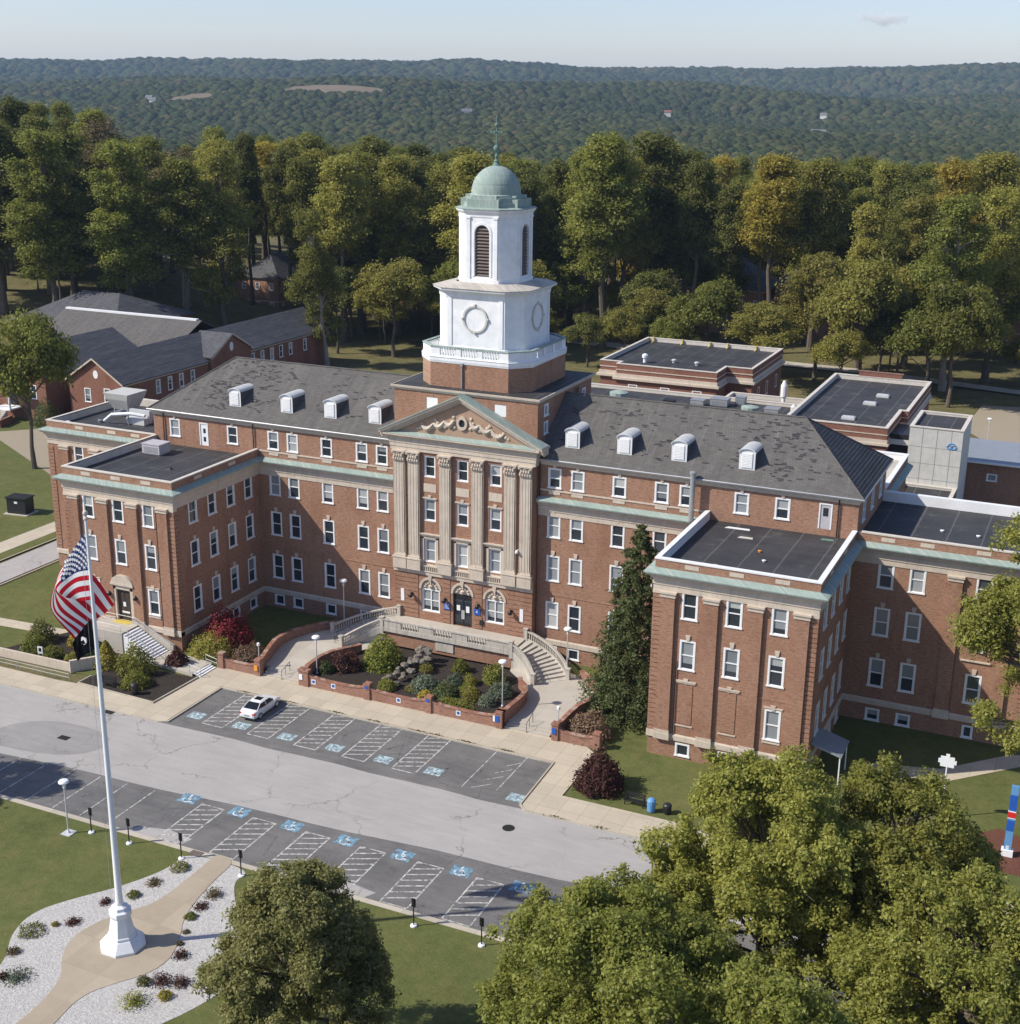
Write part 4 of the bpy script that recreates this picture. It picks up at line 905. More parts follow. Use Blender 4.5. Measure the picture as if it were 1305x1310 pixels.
b = MB(); b.box(2.15, 2.55, -PP-.16, -PP-.065, 3.0, 3.55); b.build('call_box', 'dark_metal', H)

# doorway of the left-hand wing: stone surround, segmental hood, dark panelled door
x, y = -33.25, -WP
b = MB()
for s in (-1, 1): a, c = sorted((x+s*.95, x+s*1.3)); b.box(a, c, y-.22, y+.01, 2.45, 6.3)
b.box(x-1.3, x+1.3, y-.22, y+.01, 6.0, 6.5) ; b.box(x-1.5, x+1.5, y-.42, y+.01, 6.5, 6.72)
n = 10; arc = [(x+1.45*math.cos(math.pi*k/n), 6.72+.95*math.sin(math.pi*k/n)) for k in range(n+1)]; m = n+1
b.add([(a, y-.36, c) for a, c in arc]+[(a, y+.01, c) for a, c in arc], [tuple(range(m))[::-1]]+[(k, k+1, m+k+1, m+k) for k in range(n)])
do = b.build('door_surround', 'stone', H)
b = MB(); b.box(x-.93, x+.93, y+.1, y+.16, 2.46, 6.0); [b.box(x+a, x+a+.75, y+.07, y+.10, zz, zz+1.3) for a in (-.85, .1) for zz in (2.7, 4.3)]; dd = b.build('panelled_door', 'wood_door', H)
b = MB(); b.box(x-.3, x+.05, y+.05, y+.07, 4.0, 4.5); b.box(x-.5, x+.5, y+.05, y+.07, 3.25, 3.45); b.build('paper_notice', 'white_frame', dd)

# ------------------------------------------------------------------ ground, road, pavements
def az_d(x, y): return math.hypot(x-CAM.x, y-CAM.y)
def lerp_tab(t, tab):
    for (a, va), (b, vb) in zip(tab, tab[1:]):
        if t <= b: k = max(0, (t-a)/(b-a)); k = k*k*(3-2*k); return va+(vb-va)*k
    return tab[-1][1]
def lat(x, y):
    dx, dy = x-CAM.x, y-CAM.y; f = -dx*math.sin(yaw)+dy*math.cos(yaw); r = dx*math.cos(yaw)+dy*math.sin(yaw); return f, r/max(1, abs(f))
def hills(x, y):
    return (math.sin(x*.0021+y*.0013+1.3)*.5+math.sin(x*-.0011+y*.0024+.4)*.6+math.sin(x*.0052-y*.0031+2)*.22+math.sin(x*.0037+y*.0061)*.2)
def gz(x, y):
    f, t = lat(x, y); d = az_d(x, y)
    if f < 0: return 0
    left = max(0, min(1, (-t-.12)/.2))
    z = lerp_tab(d, [(0, 0), (300, 0), (430, 2), (520, 0), (850, -34), (1150, -26), (1500, -4), (2200, 14), (3200, 34), (4500, 88), (6300, 152), (7500, 150), (12000, 60)])
    z += lerp_tab(d, [(0, 0), (250, 0), (420, 14), (520, 13), (800, 0), (1e5, 0)])*left
    am = lerp_tab(d, [(0, 0), (600, 0), (1200, 6), (1600, 17), (2500, 34), (4500, 44), (6300, 14), (9000, 6)])
    return z+am*hills(x, y)
def terrain():
    b = MB(); ds = [0]+[40*1.075**i for i in range(0, 78)]; ds = [d for d in ds if d < 9200]; na = 150
    vs = []; fs = []
    for i, d in enumerate(ds):
        for k in range(na+1):
            a = -math.pi+2*math.pi*k/na if False else yaw+math.pi/2-R_(180)+R_(360)*k/na
            x, y = CAM.x+d*math.cos(a), CAM.y+d*math.sin(a); vs.append((x, y, gz(x, y)-.06))
    for i in range(len(ds)-1):
        for k in range(na): p = i*(na+1)+k; fs.append((p, p+1, p+na+2, p+na+1))
    b.add(vs, [q[::-1] for q in fs]); o = b.build('terrain', 'grass_wood', smooth=True); return struct(o)
terrain()
def soft(poly, n=3):
    for _ in range(n): poly = [q for i in range(len(poly)) for a, c in [(poly[i], poly[(i+1) % len(poly)])] for q in ((a[0]*.75+c[0]*.25, a[1]*.75+c[1]*.25), (a[0]*.25+c[0]*.75, a[1]*.25+c[1]*.75))]
    return poly
def flat(name, poly, z, mat, h=.0):
    b = MB()
    if h: b.prism(poly, z-h, z)
    else: b.sheet(poly, z)
    return struct(b.build(name, mat))
flat('lawn', [(-57.8, -24.3), (-57.8, 60), (-50, 75), (48, 60), (75, 40), (75, -26), (22.2, -26), (22.2, -16.5), (20, -16.6), (-20.5, -16.6), (-20.5, -24.3)], .08, 'grass', .2)
flat('lawn', [(-150, -24.3), (-150, 75), (-64.6, 75), (-64.6, -24.3)], .08, 'grass', .2)
flat('lawn', [(-110, -46.75), (-110, -110), (100, -110), (100, -46.75)], .08, 'grass', .2)
ROADY0, ROADY1 = -40.0, -29.55
flat('parking_surface', [(-110, -46.5), (100, -46.5), (100, -36.5), (-110, -36.5)], .0, 'asphalt_dark')
flat('parking_surface', [(-17.2, -20.6), (19.4, -20.6), (20.1, -29.9), (-17.2, -30.0)], .0, 'asphalt_dark')
b = MB(); pts0 = []; pts1 = []
for i in range(60):
    x = -110+i*3.6; pts0.append((x, min(-37.5, max(-41, -39.35+.055*(x+2)))+.12*math.sin(i*1.3))); pts1.append((x, ROADY1+.02 if not (-17 < x < 20) else -29.5+.12*math.sin(i*2.1)))
b.add([(p[0], p[1], .005) for p in pts0+pts1], [(i, i+1, 61+i, 60+i) for i in range(59)]); struct(b.build('road', 'asphalt_old'))
flat('driveway', [(-64.3, -30), (-58.3, -30), (-58.9, -9), (-58.9, 75), (-64.6, 75), (-64.0, -9)], .004, 'asphalt_old')
flat('asphalt_patch', soft([(-31.5, -39.9), (-22.0, -39.4), (-18.5, -36.5), (-20.0, -33.3), (-28.8, -33.6)], 2), .009, 'asphalt_patch')
flat('asphalt_patch', [(11.5, -46.3), (14.5, -46.3), (15, -45.4), (12.2, -45.0)], .006, 'asphalt_old')
flat('asphalt_patch', [(-7.8, -46.4), (-2.4, -46.4), (-2.0, -45.2), (-4.5, -44.8), (-7, -45.4)], .006, 'asphalt_old')
# pavements with their kerbs
flat('sidewalk', [(-110, -29.55), (-110, -26.6), (-33, -26.6), (-30.5, -26.4), (-20.6, -26.8), (-20.3, -20.0), (-20.3, -16.6), (20.5, -16.6), (22.1, -18), (22.1, -26.1), (75, -26.1), (75, -29.55), (20.2, -29.55), (19.65, -28.9), (19.35, -20.75), (-17.1, -20.6), (-17.15, -29.2), (-17.8, -29.55)], .12, 'sidewalk', .2)
kb = MB()
kb.sweep([(75, -29.60), (20.2, -29.60), (19.5, -28.9), (19.2, -20.9), (-17.0, -20.75), (-17.0, -29.2), (-17.8, -29.60), (-110, -29.60)][::-1], [(-.02, -.1), (-.02, .135), (.12, .135), (.12, -.1)])
struct(kb.build('curb', 'curb'))
kb = MB(); kb.box(-110, 100, -46.95, -46.45, -.1, .11); struct(kb.build('curb', 'curb'))
kb = MB()
for a, c in ((-58.3, -58.15), (-64.75, -64.6)): kb.box(a, c, -24, 70, -.1, .12)
struct(kb.build('curb', 'curb'))
flat('path', [(-58, -18.9), (-36, -17.3), (-36, -15.6), (-58, -16.9)], .098, 'sidewalk')
flat('path', [(-70, -20), (-66.8, -20), (-66.8, 30), (-84, 62), (-90, 62), (-70, 29)], .098, 'sidewalk')
flat('path', [(-66.8, 20), (-110, 44), (-115, 48), (-110, 53), (-66.8, 26)], .102, 'sand')
flat('path', [(44, -11.2), (51.5, -9.2), (57.2, -3.5), (64, 0), (64, 2.2), (56, -1.6), (50.8, -7.0), (44, -9.0)], .098, 'sidewalk')
flat('planting_bed', [(54.5, -22), (60.5, -22.5), (62, -17.5), (56.5, -15.5), (53.6, -18.5)], .10, 'mulch_red')
flat('planting_bed', [(-30.2, -26.2), (-20.9, -26.55), (-20.65, -20.1), (-27.2, -20.6), (-30.2, -21)], .14, 'mulch', .1)
kb = MB(); kb.sweep([(-30.3, -24.5), (-30.3, -26.3), (-20.8, -26.65), (-20.5, -20.0)], [(-.0, .1), (-.0, .26), (.13, .26), (.13, .1)]); struct(kb.build('curb', 'curb'))
flat('planting_bed', [(-44, -23.9), (-33.5, -23.9), (-30.4, -20.6), (-31, -17.2), (-40.5, -16.2), (-42, -19)], .11, 'mulch')
flat('gravel_road', [(38, 150), (37, 128), (46, 112), (90, 112), (90, 150), (60, 156)], gz(45, 130)+.12, 'sand')
flat('gravel_road', [(30, 96), (90, 92), (90, 103), (30, 106)], .06, 'sand')
flat('path', [(-70, 176), (-30, 172), (10, 170), (60, 160), (60, 164), (10, 175), (-30, 178), (-70, 182)], .3, 'concrete')
# entrance court
flat('path', [(-16.6, -15.2), (-10.1, -15.2), (-9.9, -11.5), (-8.2, -7.6), (-7.6, -5), (-7.6, -.9), (-14.5, -2.4), (-17.8, -7.6)], .52, 'concrete', .5)
flat('path', [(12.2, -15.2), (16.9, -15.2), (18.2, -9.0), (17.6, -6.6), (14.6, -3.6), (8.3, -.9), (7.6, -5), (9.4, -7.6), (11.9, -10.5)], .52, 'concrete', .5)
flat('planting_bed', [(-9.3, -16.2), (11.9, -16.2), (12.0, -11), (10, -7.4), (7.4, -5.2), (-7.4, -5.2), (-8.6, -7.6), (-9.9, -11.6), (-10.2, -15.4)], .55, 'mulch', .5)
for a, c in ((-14.9, -10.2), (12.3, 16.9)):
    b = MB()
    for i in range(3): b.box(a, c, -16.62+i*.42, -15.1, .08+i*.14, .12+(i+1)*.135)
    o = tag(b.build('garden_steps', 'concrete'), 'three low concrete steps up to the %s curved stair, between brick posts' % ('left' if a < 0 else 'right'), 'steps', 'steps from the pavement')
    r = MB(); xm = (a+c)/2; r.tube([(xm, -16.7, .1), (xm, -16.7, 1.05), (xm, -15.2, 1.5), (xm, -15.2, .5)], .03, 6); r.tube([(xm, -16.0, .3), (xm, -16.0, 1.2)], .025, 6); r.build('handrail', 'dark_metal', o)

# painted bays
def line(b, x0, y0, x1, y1, w, z):
    d = Vector((x1-x0, y1-y0)); n = Vector((-d.y, d.x)).normalized()*w/2
    b.sheet([(x0+n.x, y0+n.y), (x1+n.x, y1+n.y), (x1-n.x, y1-n.y), (x0-n.x, y0-n.y)], z)
pb = MB(); pw_ = MB()
def hatch(b, x0, x1, y0, y1, z, step=.85, sl=.42):
    line(b, x0, y0, x0, y1, .13, z); line(b, x1, y0, x1, y1, .13, z); line(b, x0-.06, y0, x1+.06, y0, .13, z)
    y = y0+.5
    while y < y1-.1:
        ye = min(y+(x1-x0)*sl, y1); xe = x0+(ye-y)/sl; line(b, x0+.07, y, xe-.07, ye, .14, z); y += step
for k in range(6): 
    c = -15.4+5.12*k
    if k < 5: hatch(pw_, c+1.45, c+3.75, -28.0, -21.0, .010)
line(pw_, 13.6, -28.2, 13.6, -21.0, .1, .010); line(pw_, 16.6, -27.6, 16.6, -21.0, .1, .010)
for i in range(4): line(pw_, 14.4+i*.4, -28+i*1.6, 15.9+i*.2, -26.6+i*1.5, .08, .010)
struct(pw_.build('bay_markings', 'line_paint'))
gp = MB(); rg = random.Random(12)
for i in range(26):
    x = rg.uniform(-16.5, 18); y = rg.uniform(-28.4, -24); a = rg.choice([1.57, 1.2, 1.9, .5, .9]); L = rg.uniform(1.2, 4.2); line(gp, x, y, x+L*math.cos(a), min(-21, y+L*math.sin(a)), .11, .0085)
for i in range(26):
    x = rg.uniform(-28, 28); y = rg.uniform(-46.2, -42); a = rg.choice([1.57, 1.3, 1.8, .6]); L = rg.uniform(1.2, 4); line(gp, x, y, x+L*math.cos(a), min(-40.5, y+L*math.sin(a)), .11, .0085)
struct(gp.build('old_markings', 'ghost_paint'))
for k in range(-2, 7):
    c = -6.2+5.13*k
    if k >= -0: hatch(pb, c+1.5, c+3.75, -46.2, -40.3, .010, .86, .45); line(pb, c+1.5, -40.3, c+3.75, -40.3, .10, .0105)
for x in (-30, -27.1, -24.2, -21.3, -18.4, -15.5, -12.6, -9.7): line(pb, x, -46.2, x, -40.2, .10, .010)
struct(pb.build('bay_markings', 'line_paint'))
def wheelchair(b, cx, cy, z, s, rot=0):
    pts = []
    def L_(x0, y0, x1, y1): line(b, cx+x0*s, cy+y0*s, cx+x1*s, cy+y1*s, .11*s, z)
    n = 14
    for k in range(n):
        t0, t1 = R_(-200+k*240/n), R_(-200+(k+1)*240/n)
        L_(-.05+.36*math.cos(t0), -.2+.36*math.sin(t0), -.05+.36*math.cos(t1), -.2+.36*math.sin(t1))
    L_(-.1, .35, -.06, -.08); L_(-.06, .12, .2, .12); L_(-.06, -.08, .26, -.08); L_(.26, -.08, .42, -.45); L_(.42, -.45, .55, -.38)
    b.sheet([(cx+(-.1+.1*math.cos(t))*s, cy+(.5+.1*math.sin(t))*s) for t in [k*math.pi/4 for k in range(8)]], z)
for k in range(7):
    c = -6.2+5.13*k; b = MB(); b.sheet([(c-.85, -40.75), (c+.85, -40.75), (c+.85, -39.35), (c-.85, -39.35)], .012); struct(b.build('painted_square', 'blue_paint'))
    b = MB(); wheelchair(b, c, -40.05, .016, 1.05); struct(b.build('wheelchair_symbol', 'white_symbol'))
for k in range(6):
    c = -15.4+5.12*k; b = MB(); b.sheet([(c-.8, -27.55), (c+.8, -27.55), (c+.8, -26.25), (c-.8, -26.25)], .012); struct(b.build('painted_square', 'blue_paint_worn'))
    b = MB(); wheelchair(b, c, -26.95, .016, .9); struct(b.build('wheelchair_symbol', 'line_paint_worn'))
b = MB(); b.sheet([(17.9, -28.6), (19.3, -28.6), (19.3, -27.3), (17.9, -27.3)], .012); struct(b.build('painted_square', 'blue_paint_worn'))
for x, y, sq in ((20.1, -32.7, False), (-23.4, -29.95, True), (-.3, -46.9, True), (6.4, -46.95, True), (-23.5, -36.0, True)):
    b = MB(); z0 = .115 if y < -46 else .012
    if sq: b.box(x-.55, x+.55, y-.35, y+.35, z0-.01, z0+.012); [b.box(x-.5+i*.2, x-.42+i*.2, y-.3, y+.3, z0+.012, z0+.02) for i in range(5)]
    else: b.lathe([(.52, 0), (.52, .012), (.40, .016)], 20, (x, y, .006)); b.lathe([(.3, .016), (.3, .024), (.28, .024)], 16, (x, y, .006))
    lab = {20.1: 'round iron manhole cover in the road near the maroon bush', -23.4: 'dark iron drain grate at the kerb below the mulch bed', -.3: 'rusty drain grate in the kerb beside the white gravel bed', 6.4: 'rusty drain grate in the kerb right of the gravel bed', -23.5: 'small dark grate in the brown asphalt patch'}[x]
    tag(b.build('manhole_cover' if not sq else 'drain_grate', 'louver_brown' if y < -46 else 'rubber'), lab, 'manhole' if not sq else 'drain')

# flagpole garden: curved path and white gravel
flat('gravel_bed', soft([(-1.2, -47.0), (-.8, -49.3), (-2.6, -53.1), (-4.8, -55.9), (-6.2, -58.4), (-5.6, -61.1), (-3.8, -63.3), (-3.2, -66), (-3.5, -70), (0, -74), (5, -73), (9, -66.5), (11.6, -61.0), (11.6, -57.6), (8.6, -53.5), (5.6, -50.2), (4.6, -48.6), (5.0, -47.0)]), .10, 'white_gravel')
flat('path', soft([(1.2, -46.3), (3.15, -46.3), (3.2, -49.6), (4.0, -54.0), (5.5, -56.4), (6.4, -58.6), (6.0, -60.6), (4.7, -62.2), (3.5, -64.2), (3.9, -67), (4.4, -72), (1.2, -73), (1.9, -67.4), (1.2, -63.4), (-.4, -61.8), (-1.4, -59.8), (-1.3, -57.8), (-.2, -55.6), (1.2, -53.6), (1.3, -49.8), (1.2, -46.8)]), .13, 'curved_path', .05)

# ------------------------------------------------------------------ entrance terrace, curved stairs, garden walls
TZ_ = 2.40
ter = thing('entrance_terrace', 'stone balustraded terrace with curved stairs on each side below the columns', 'terrace')
b = MB(); b.box(-7.5, 7.5, -4.7, -PP-.02, .5, 2.1); b.build('terrace_wall', 'brick', ter)
b = MB(); b.box(-7.55, 7.55, -4.75, -PP-.015, 2.1, TZ_); b.build('terrace_floor', 'concrete', ter)
b = MB(); b.box(-1.2, .9, -4.80, -4.70, .9, 1.9); b.build('plaque', 'stone_old', ter)
def baluster(b, x, y, z0, h): b.lathe([(.09, 0), (.09, .06), (.05, .1), (.10, h*.35), (.06, h*.7), (.05, h-.1), (.09, h-.06), (.09, h)], 6, (x, y, z0))
bal = MB(); YB = -4.95
bal.box(-7.6, 7.6, YB-.02, YB+.32, 2.05, 2.55)
segs = [(-7.6, -5.4), (-3.3, -1.9), (.2, 1.6), (3.7, 5.1)] ; segs = [(-7.6, -5.6), (-3.2, -1.5), (.9, 1.6), (4.0, 7.6)]
solid = [(-7.6, -5.3), (-3.1, -1.35), (.85, 2.6), (4.8, 7.6)]
for a, c in solid: bal.box(a, c, YB+.02, YB+.28, 2.55, 3.3)
for (a, c) in zip([s_[1] for s_ in solid[:-1]], [s_[0] for s_ in solid[1:]]):
    n = int((c-a)/.28)
    for i in range(n): baluster(bal, a+(i+.5)*(c-a)/n, YB+.15, 2.55, .75)
bal.box(-7.6, 7.6, YB-.06, YB+.36, 3.3, 3.46)
bal.build('balustrade', 'stone_old', ter)
def bez(p0, p1, p2, t): return tuple((1-t)**2*a+2*t*(1-t)*c+t*t*d for a, c, d in zip(p0, p1, p2))
for s in (-1, 1):
    inn = lambda t: bez((7.6, -4.8), (9.6, -5.0), (11.2, -7.4), t); out = lambda t: bez((7.6, -1.05), (11.6, -1.3), (13.9, -4.7), t)
    st_ = MB(); N = 11
    for i in range(N):
        z = TZ_-(i+1)*(TZ_-.5)/N+.02; a, c = inn(i/N), inn((i+1)/N+.012); d, e = out(i/N), out((i+1)/N+.012)
        st_.prism([(s*a[0], a[1]), (s*c[0], c[1]), (s*e[0], e[1]), (s*d[0], d[1])], .3, z+.002*i)
    so2 = st_.build('stair', 'stone_old', ter)
    for fn_, nm in ((inn, 'stair_balustrade'), (out, 'stair_balustrade')):
        q = MB(); M_ = 14
        pts = [fn_(k/M_) for k in range(M_+1)]; zs = [TZ_-(k/M_)*(TZ_-.5) for k in range(M_+1)]
        for k in range(M_):
            p, r = Vector(pts[k]), Vector(pts[k+1]); d = (r-p).normalized(); nn = Vector((d.y, -d.x))*.14
            for z0, z1 in ((-.6, .16), (.86, 1.02)):
                vs = [(s*(v.x+g*nn.x), v.y+g*nn.y, max(.3, z+zz) if zz < 0 else z+zz) for v, z in ((p, zs[k]), (r, zs[k+1])) for g in (-1, 1) for zz in (z0, z1)]
                q.add(vs, [(0, 1, 3, 2), (4, 6, 7, 5), (0, 4, 5, 1), (2, 3, 7, 6), (1, 5, 7, 3), (0, 2, 6, 4)])
            for u in (.25, .75): v = p.lerp(r, u); z = zs[k]+(zs[k+1]-zs[k])*u; baluster(q, s*v.x, v.y, z+.16, .7)
        for k in (0, M_): p = pts[k]; x0, x1 = sorted((s*p[0]-.2, s*p[0]+.2)); q.box(x0, x1, p[1]-.2, p[1]+.2, zs[k]-.7 if k == 0 else .4, zs[k]+1.12); q.box(x0-.05, x1+.05, p[1]-.25, p[1]+.25, zs[k]+1.12, zs[k]+1.22)
        q.build(nm, 'stone_old', so2)
b = MB()
for s in (-1,):
    b.tube([(-11.0, -7.6, 1.3), (-12.3, -6.9, 1.25), (-12.3, -6.9, .5)], .035, 6); b.tube([(-12.3, -6.9, .9), (-11.2, -7.4, .95)], .03, 6)
b.tube([(-8.0, -3.0, 3.3), (-10.8, -3.9, 2.3), (-12.6, -6.0, 1.35), (-12.6, -6.0, .5)], .035, 6)
b.build('handrail', 'dark_metal', ter)

def garden_wall(name, label, pts, posts=(), th=.34, z0=.05, grp='brick garden walls'):
    """pts: (x, y, top z); posts: indices with a pier and stone cap"""
    w_ = thing(name, label, 'wall', (0, 0, 0), 0, grp); b = MB(); P = [Vector((p[0], p[1])) for p in pts]; n = len(P); L = []; Rr = []
    for i in range(n):
        d = (P[min(i+1, n-1)]-P[max(i-1, 0)]).normalized(); nn = Vector((-d.y, d.x))*th/2; L.append(P[i]+nn); Rr.append(P[i]-nn)
    vs = []; 
    for i in range(n): vs += [(L[i].x, L[i].y, z0), (Rr[i].x, Rr[i].y, z0), (Rr[i].x, Rr[i].y, pts[i][2]), (L[i].x, L[i].y, pts[i][2])]
    b.add(vs, [q for i in range(n-1) for a in [i*4] for q in ((a, a+4, a+7, a+3), (a+1, a+2, a+6, a+5), (a+3, a+7, a+6, a+2))]+[(0, 3, 2, 1), ((n-1)*4, (n-1)*4+1, (n-1)*4+2, (n-1)*4+3)]); b.build('wall_panel', 'brick_garden', w_)
    c = MB(); vs = []
    for i in range(n):
        d = (P[min(i+1, n-1)]-P[max(i-1, 0)]).normalized(); nn = Vector((-d.y, d.x))*(th/2+.06); l, r = P[i]+nn, P[i]-nn; z = pts[i][2]+.003; vs += [(l.x, l.y, z), (r.x, r.y, z), (r.x, r.y, z+.09), (l.x, l.y, z+.09)]
    c.add(vs, [q for i in range(n-1) for a in [i*4] for q in ((a, a+4, a+7, a+3), (a+1, a+2, a+6, a+5), (a+3, a+7, a+6, a+2), (a, a+1, a+5, a+4))]+[(0, 3, 2, 1), ((n-1)*4, (n-1)*4+1, (n-1)*4+2, (n-1)*4+3)]); c.build('coping', 'brick_garden', w_)
    for i in posts:
        x, y, z = pts[i]; q = MB(); q.box(x-.32, x+.32, y-.32, y+.32, z0, z+.22); q.box(x-.38, x+.38, y-.38, y+.38, z+.22, z+.34); q.box(x-.34, x+.34, y-.34, y+.34, z+.34, z+.40); q.build('pier', 'brick_garden', w_)
    return w_
def swag(x0, x1, y, zt, zm, n=9): return [(x0+(x1-x0)*k/n, y, zm+(zt-zm)*(2*k/n-1)**4) for k in range(n+1)]
Yw = -16.75
gw = garden_wall('garden_wall', 'low scalloped brick wall with three bays along the pavement in front of the planting', swag(-9.5, -2.4, Yw, 1.45, 1.05)+swag(-2.4, 4.4, Yw, 1.45, 1.05)[1:]+swag(4.4, 11.9, Yw, 1.45, 1.05)[1:], (0, 9, 18, 27))
for x in (-6.3, 1.1, 7.6, -8.6): 
    b = MB(); b.box(x-.24, x+.24, Yw-.20, Yw-.175, .5, 1.0); sg = tag(b.build('wall_sign', 'white_frame'), {-6.3: 'small white and blue parking sign on the first bay of the scalloped brick wall', 1.1: 'small white and blue parking sign on the middle bay of the scalloped brick wall', 7.6: 'small white and blue parking sign on the right bay of the scalloped brick wall', -8.6: 'small white and blue sign beside the brick pier at the left steps'}[x], 'sign', 'signs on the brick walls')
    q = MB(); q.box(x-.15, x+.15, Yw-.212, Yw-.202, .62, .92); q.build('sign_symbol', 'blue_sign', sg)
for x in (-2.4, 4.4): b = MB(); b.box(x-.2, x+.2, Yw-.35, Yw-.33, 1.3, 1.55); tag(b.build('wall_sign', 'blue_sign'), 'tiny blue plate on the %s pier between two bays of the wall' % ('left' if x < 0 else 'right'), 'sign')
for x, zz, m, l in ((11.75, 1.1, 'blue_sign', 'blue and white sign on the pier left of the right steps'), (17.55, 1.1, 'blue_sign', 'blue sign on the pier right of the right steps'), (-10.0, 1.1, 'white_frame', 'white notice on the pier right of the left steps'), (-15.4, 1.0, 'orange_sign', 'orange plate on the pier left of the left steps')):
    b = MB(); yy = -17.1; b.box(x-.2, x+.2, yy-.03, yy, zz-.3, zz+.3); o = tag(b.build('wall_sign', m), l, 'sign', 'signs on the brick walls')
    if x == 11.75: q = MB(); q.box(x-.42, x-.22, yy-.03, yy, zz-.3, zz+.3); q.build('sign_panel', 'white_frame', o)
garden_wall('garden_wall', 'curved brick wall on the right edge of the planting, between bed and right path', [(11.9, -16.4, 1.45), (12.2, -15.4, 1.75), (12.3, -14, 1.75), (12.2, -12.4, 1.6), (12.0, -11, 1.5), (11.4, -9.8, 1.45), (10.4, -8.8, 1.4), (10.2, -8.2, 1.4)], (0,))
garden_wall('garden_wall', 'curved brick wall on the left edge of the planting, beside the left path', [(-10.0, -16.7, 1.5), (-10.3, -15.2, 1.6), (-10.4, -13, 1.6), (-10.1, -11, 1.5), (-9.3, -9.3, 1.4), (-8.7, -8.3, 1.35), (-8.6, -7.7, 1.3)], (0,))
garden_wall('garden_wall', 'brick wall rounding the outer side of the right path up to the hospital', [(17.6, -16.75, 1.45), (17.8, -14, 1.65), (17.9, -12, 1.6), (18.3, -10.5, 1.5), (18.5, -9, 1.4), (18.2, -7.6, 1.35), (17.3, -6, 1.3), (16, -4.6, 1.25), (14.9, -3.6, 1.2)], (0,))
garden_wall('garden_wall', 'short scalloped brick wall along the pavement at the right bush', swag(17.9, 21.7, -16.75, 1.35, 1.0), (9,))
garden_wall('garden_wall', 'stepped brick wall along the outer side of the left path', [(-15.3, -16.7, 1.5), (-15.9, -14.6, 1.7), (-16.4, -13, 1.75), (-16.9, -11.4, 1.7), (-17.2, -9.6, 1.5), (-17.0, -7.8, 1.4), (-16.2, -5.8, 1.35), (-15.0, -4.0, 1.3), (-13.4, -2.6, 1.25)], (0,))
garden_wall('garden_wall', 'short scalloped brick wall in front of the reddish shrub left of the left steps', swag(-19.8, -15.3, -16.75, 1.4, 1.0), (0,))
# left entry: landing, long flight, bottom landing and small steps
le = thing('entry_steps', 'stone landing and long flight of steps at the dark door of the left wing', 'steps')
b = MB(); b.box(-36.0, -31.2, -18.6, -15.4, .1, 2.45); b.build('landing', 'concrete', le)
b = MB(); b.box(-34.3, -32.2, -16.4, -15.45, 2.455, 2.47); b.build('door_mat', 'yellow_paint', le)
b = MB()
for i in range(13): b.box(-31.2+i*.34, -31.2+(i+1)*.34+.03, -18.5-.04*i, -16.1-.02*i, .1, 2.3-i*.165)
b.build('flight', 'white_membrane', le)
b = MB(); vs = []
for (x, z) in ((-32.0, 2.6), (-26.7, .45)): vs += [(x, -15.95, .05), (x, -15.6, .05), (x, -15.6, z+.45), (x, -15.95, z+.45)]
b.add(vs, [(0, 3, 2, 1), (4, 5, 6, 7), (0, 4, 7, 3), (1, 2, 6, 5), (3, 7, 6, 2)]); b.build('stair_wall', 'stone_old', le)
b = MB(); 
for yy in (-18.75, -16.2): b.tube([(-35.8, yy, 2.45), (-35.8, yy, 3.35), (-31.2, yy, 3.35), (-26.8, yy, 1.2), (-26.8, yy, .2)], .03, 6)
for i in range(5): b.tube([(-31.2+i*1.0, -18.75, 2.2-i*.47), (-31.2+i*1.0, -18.75, 3.3-i*.49)], .025, 6)
b.build('handrail', 'light_metal', le)
flat('path', [(-27.0, -19.4), (-27.0, -16.2), (-21.0, -16.8), (-21.2, -20.0)], .40, 'concrete', .4)
s4 = thing('entry_steps', 'four small pale steps with a white rail between pavement and left wing landing', 'steps')
b = MB()
for i in range(3): b.box(-21.2, -20.9+.3*(2-i), -19.8, -17.2, .05, .2+i*.1)
b.build('flight', 'white_membrane', s4)
b = MB()
for yy in (-17.1, -19.9): b.tube([(-21.6, yy, .3), (-21.6, yy, 1.35), (-20.2, yy, 1.05), (-20.2, yy, .1)], .04, 6); b.tube([(-21.6, yy, .85), (-20.2, yy, .6)], .03, 6)
b.build('handrail', 'light_metal', s4)
# ramp wall with railing on the far left
rw = thing('ramp_wall', 'low concrete retaining wall with thin metal railing along the left pavement', 'wall')
b = MB(); b.prism([(-60, -24.75), (-33.2, -24.35), (-33.2, -24.1), (-60, -24.5)], .0, .95); b.prism([(-33.3, -24.3), (-30.6, -21.4), (-30.4, -21.6), (-33.1, -24.5)], .0, lambda p, z=None: 0) if False else None
b.build('wall_panel', 'stone', rw)
b = MB(); b.prism([(-33.2, -24.4), (-31.0, -21.6), (-30.75, -21.8), (-32.95, -24.6)], .0, 1.35); b.build('wall_panel', 'stone', rw)
b = MB()
for i in range(12): x = -31.5-i*2.3; b.tube([(x, -26.4, .1), (x, -26.4, .95)], .03, 6)
for z in (.95, .55): b.tube([(-31.5, -26.4, z), (-56.8, -26.4, z)], .025, 6)
b.build('railing', 'grey_metal', rw)

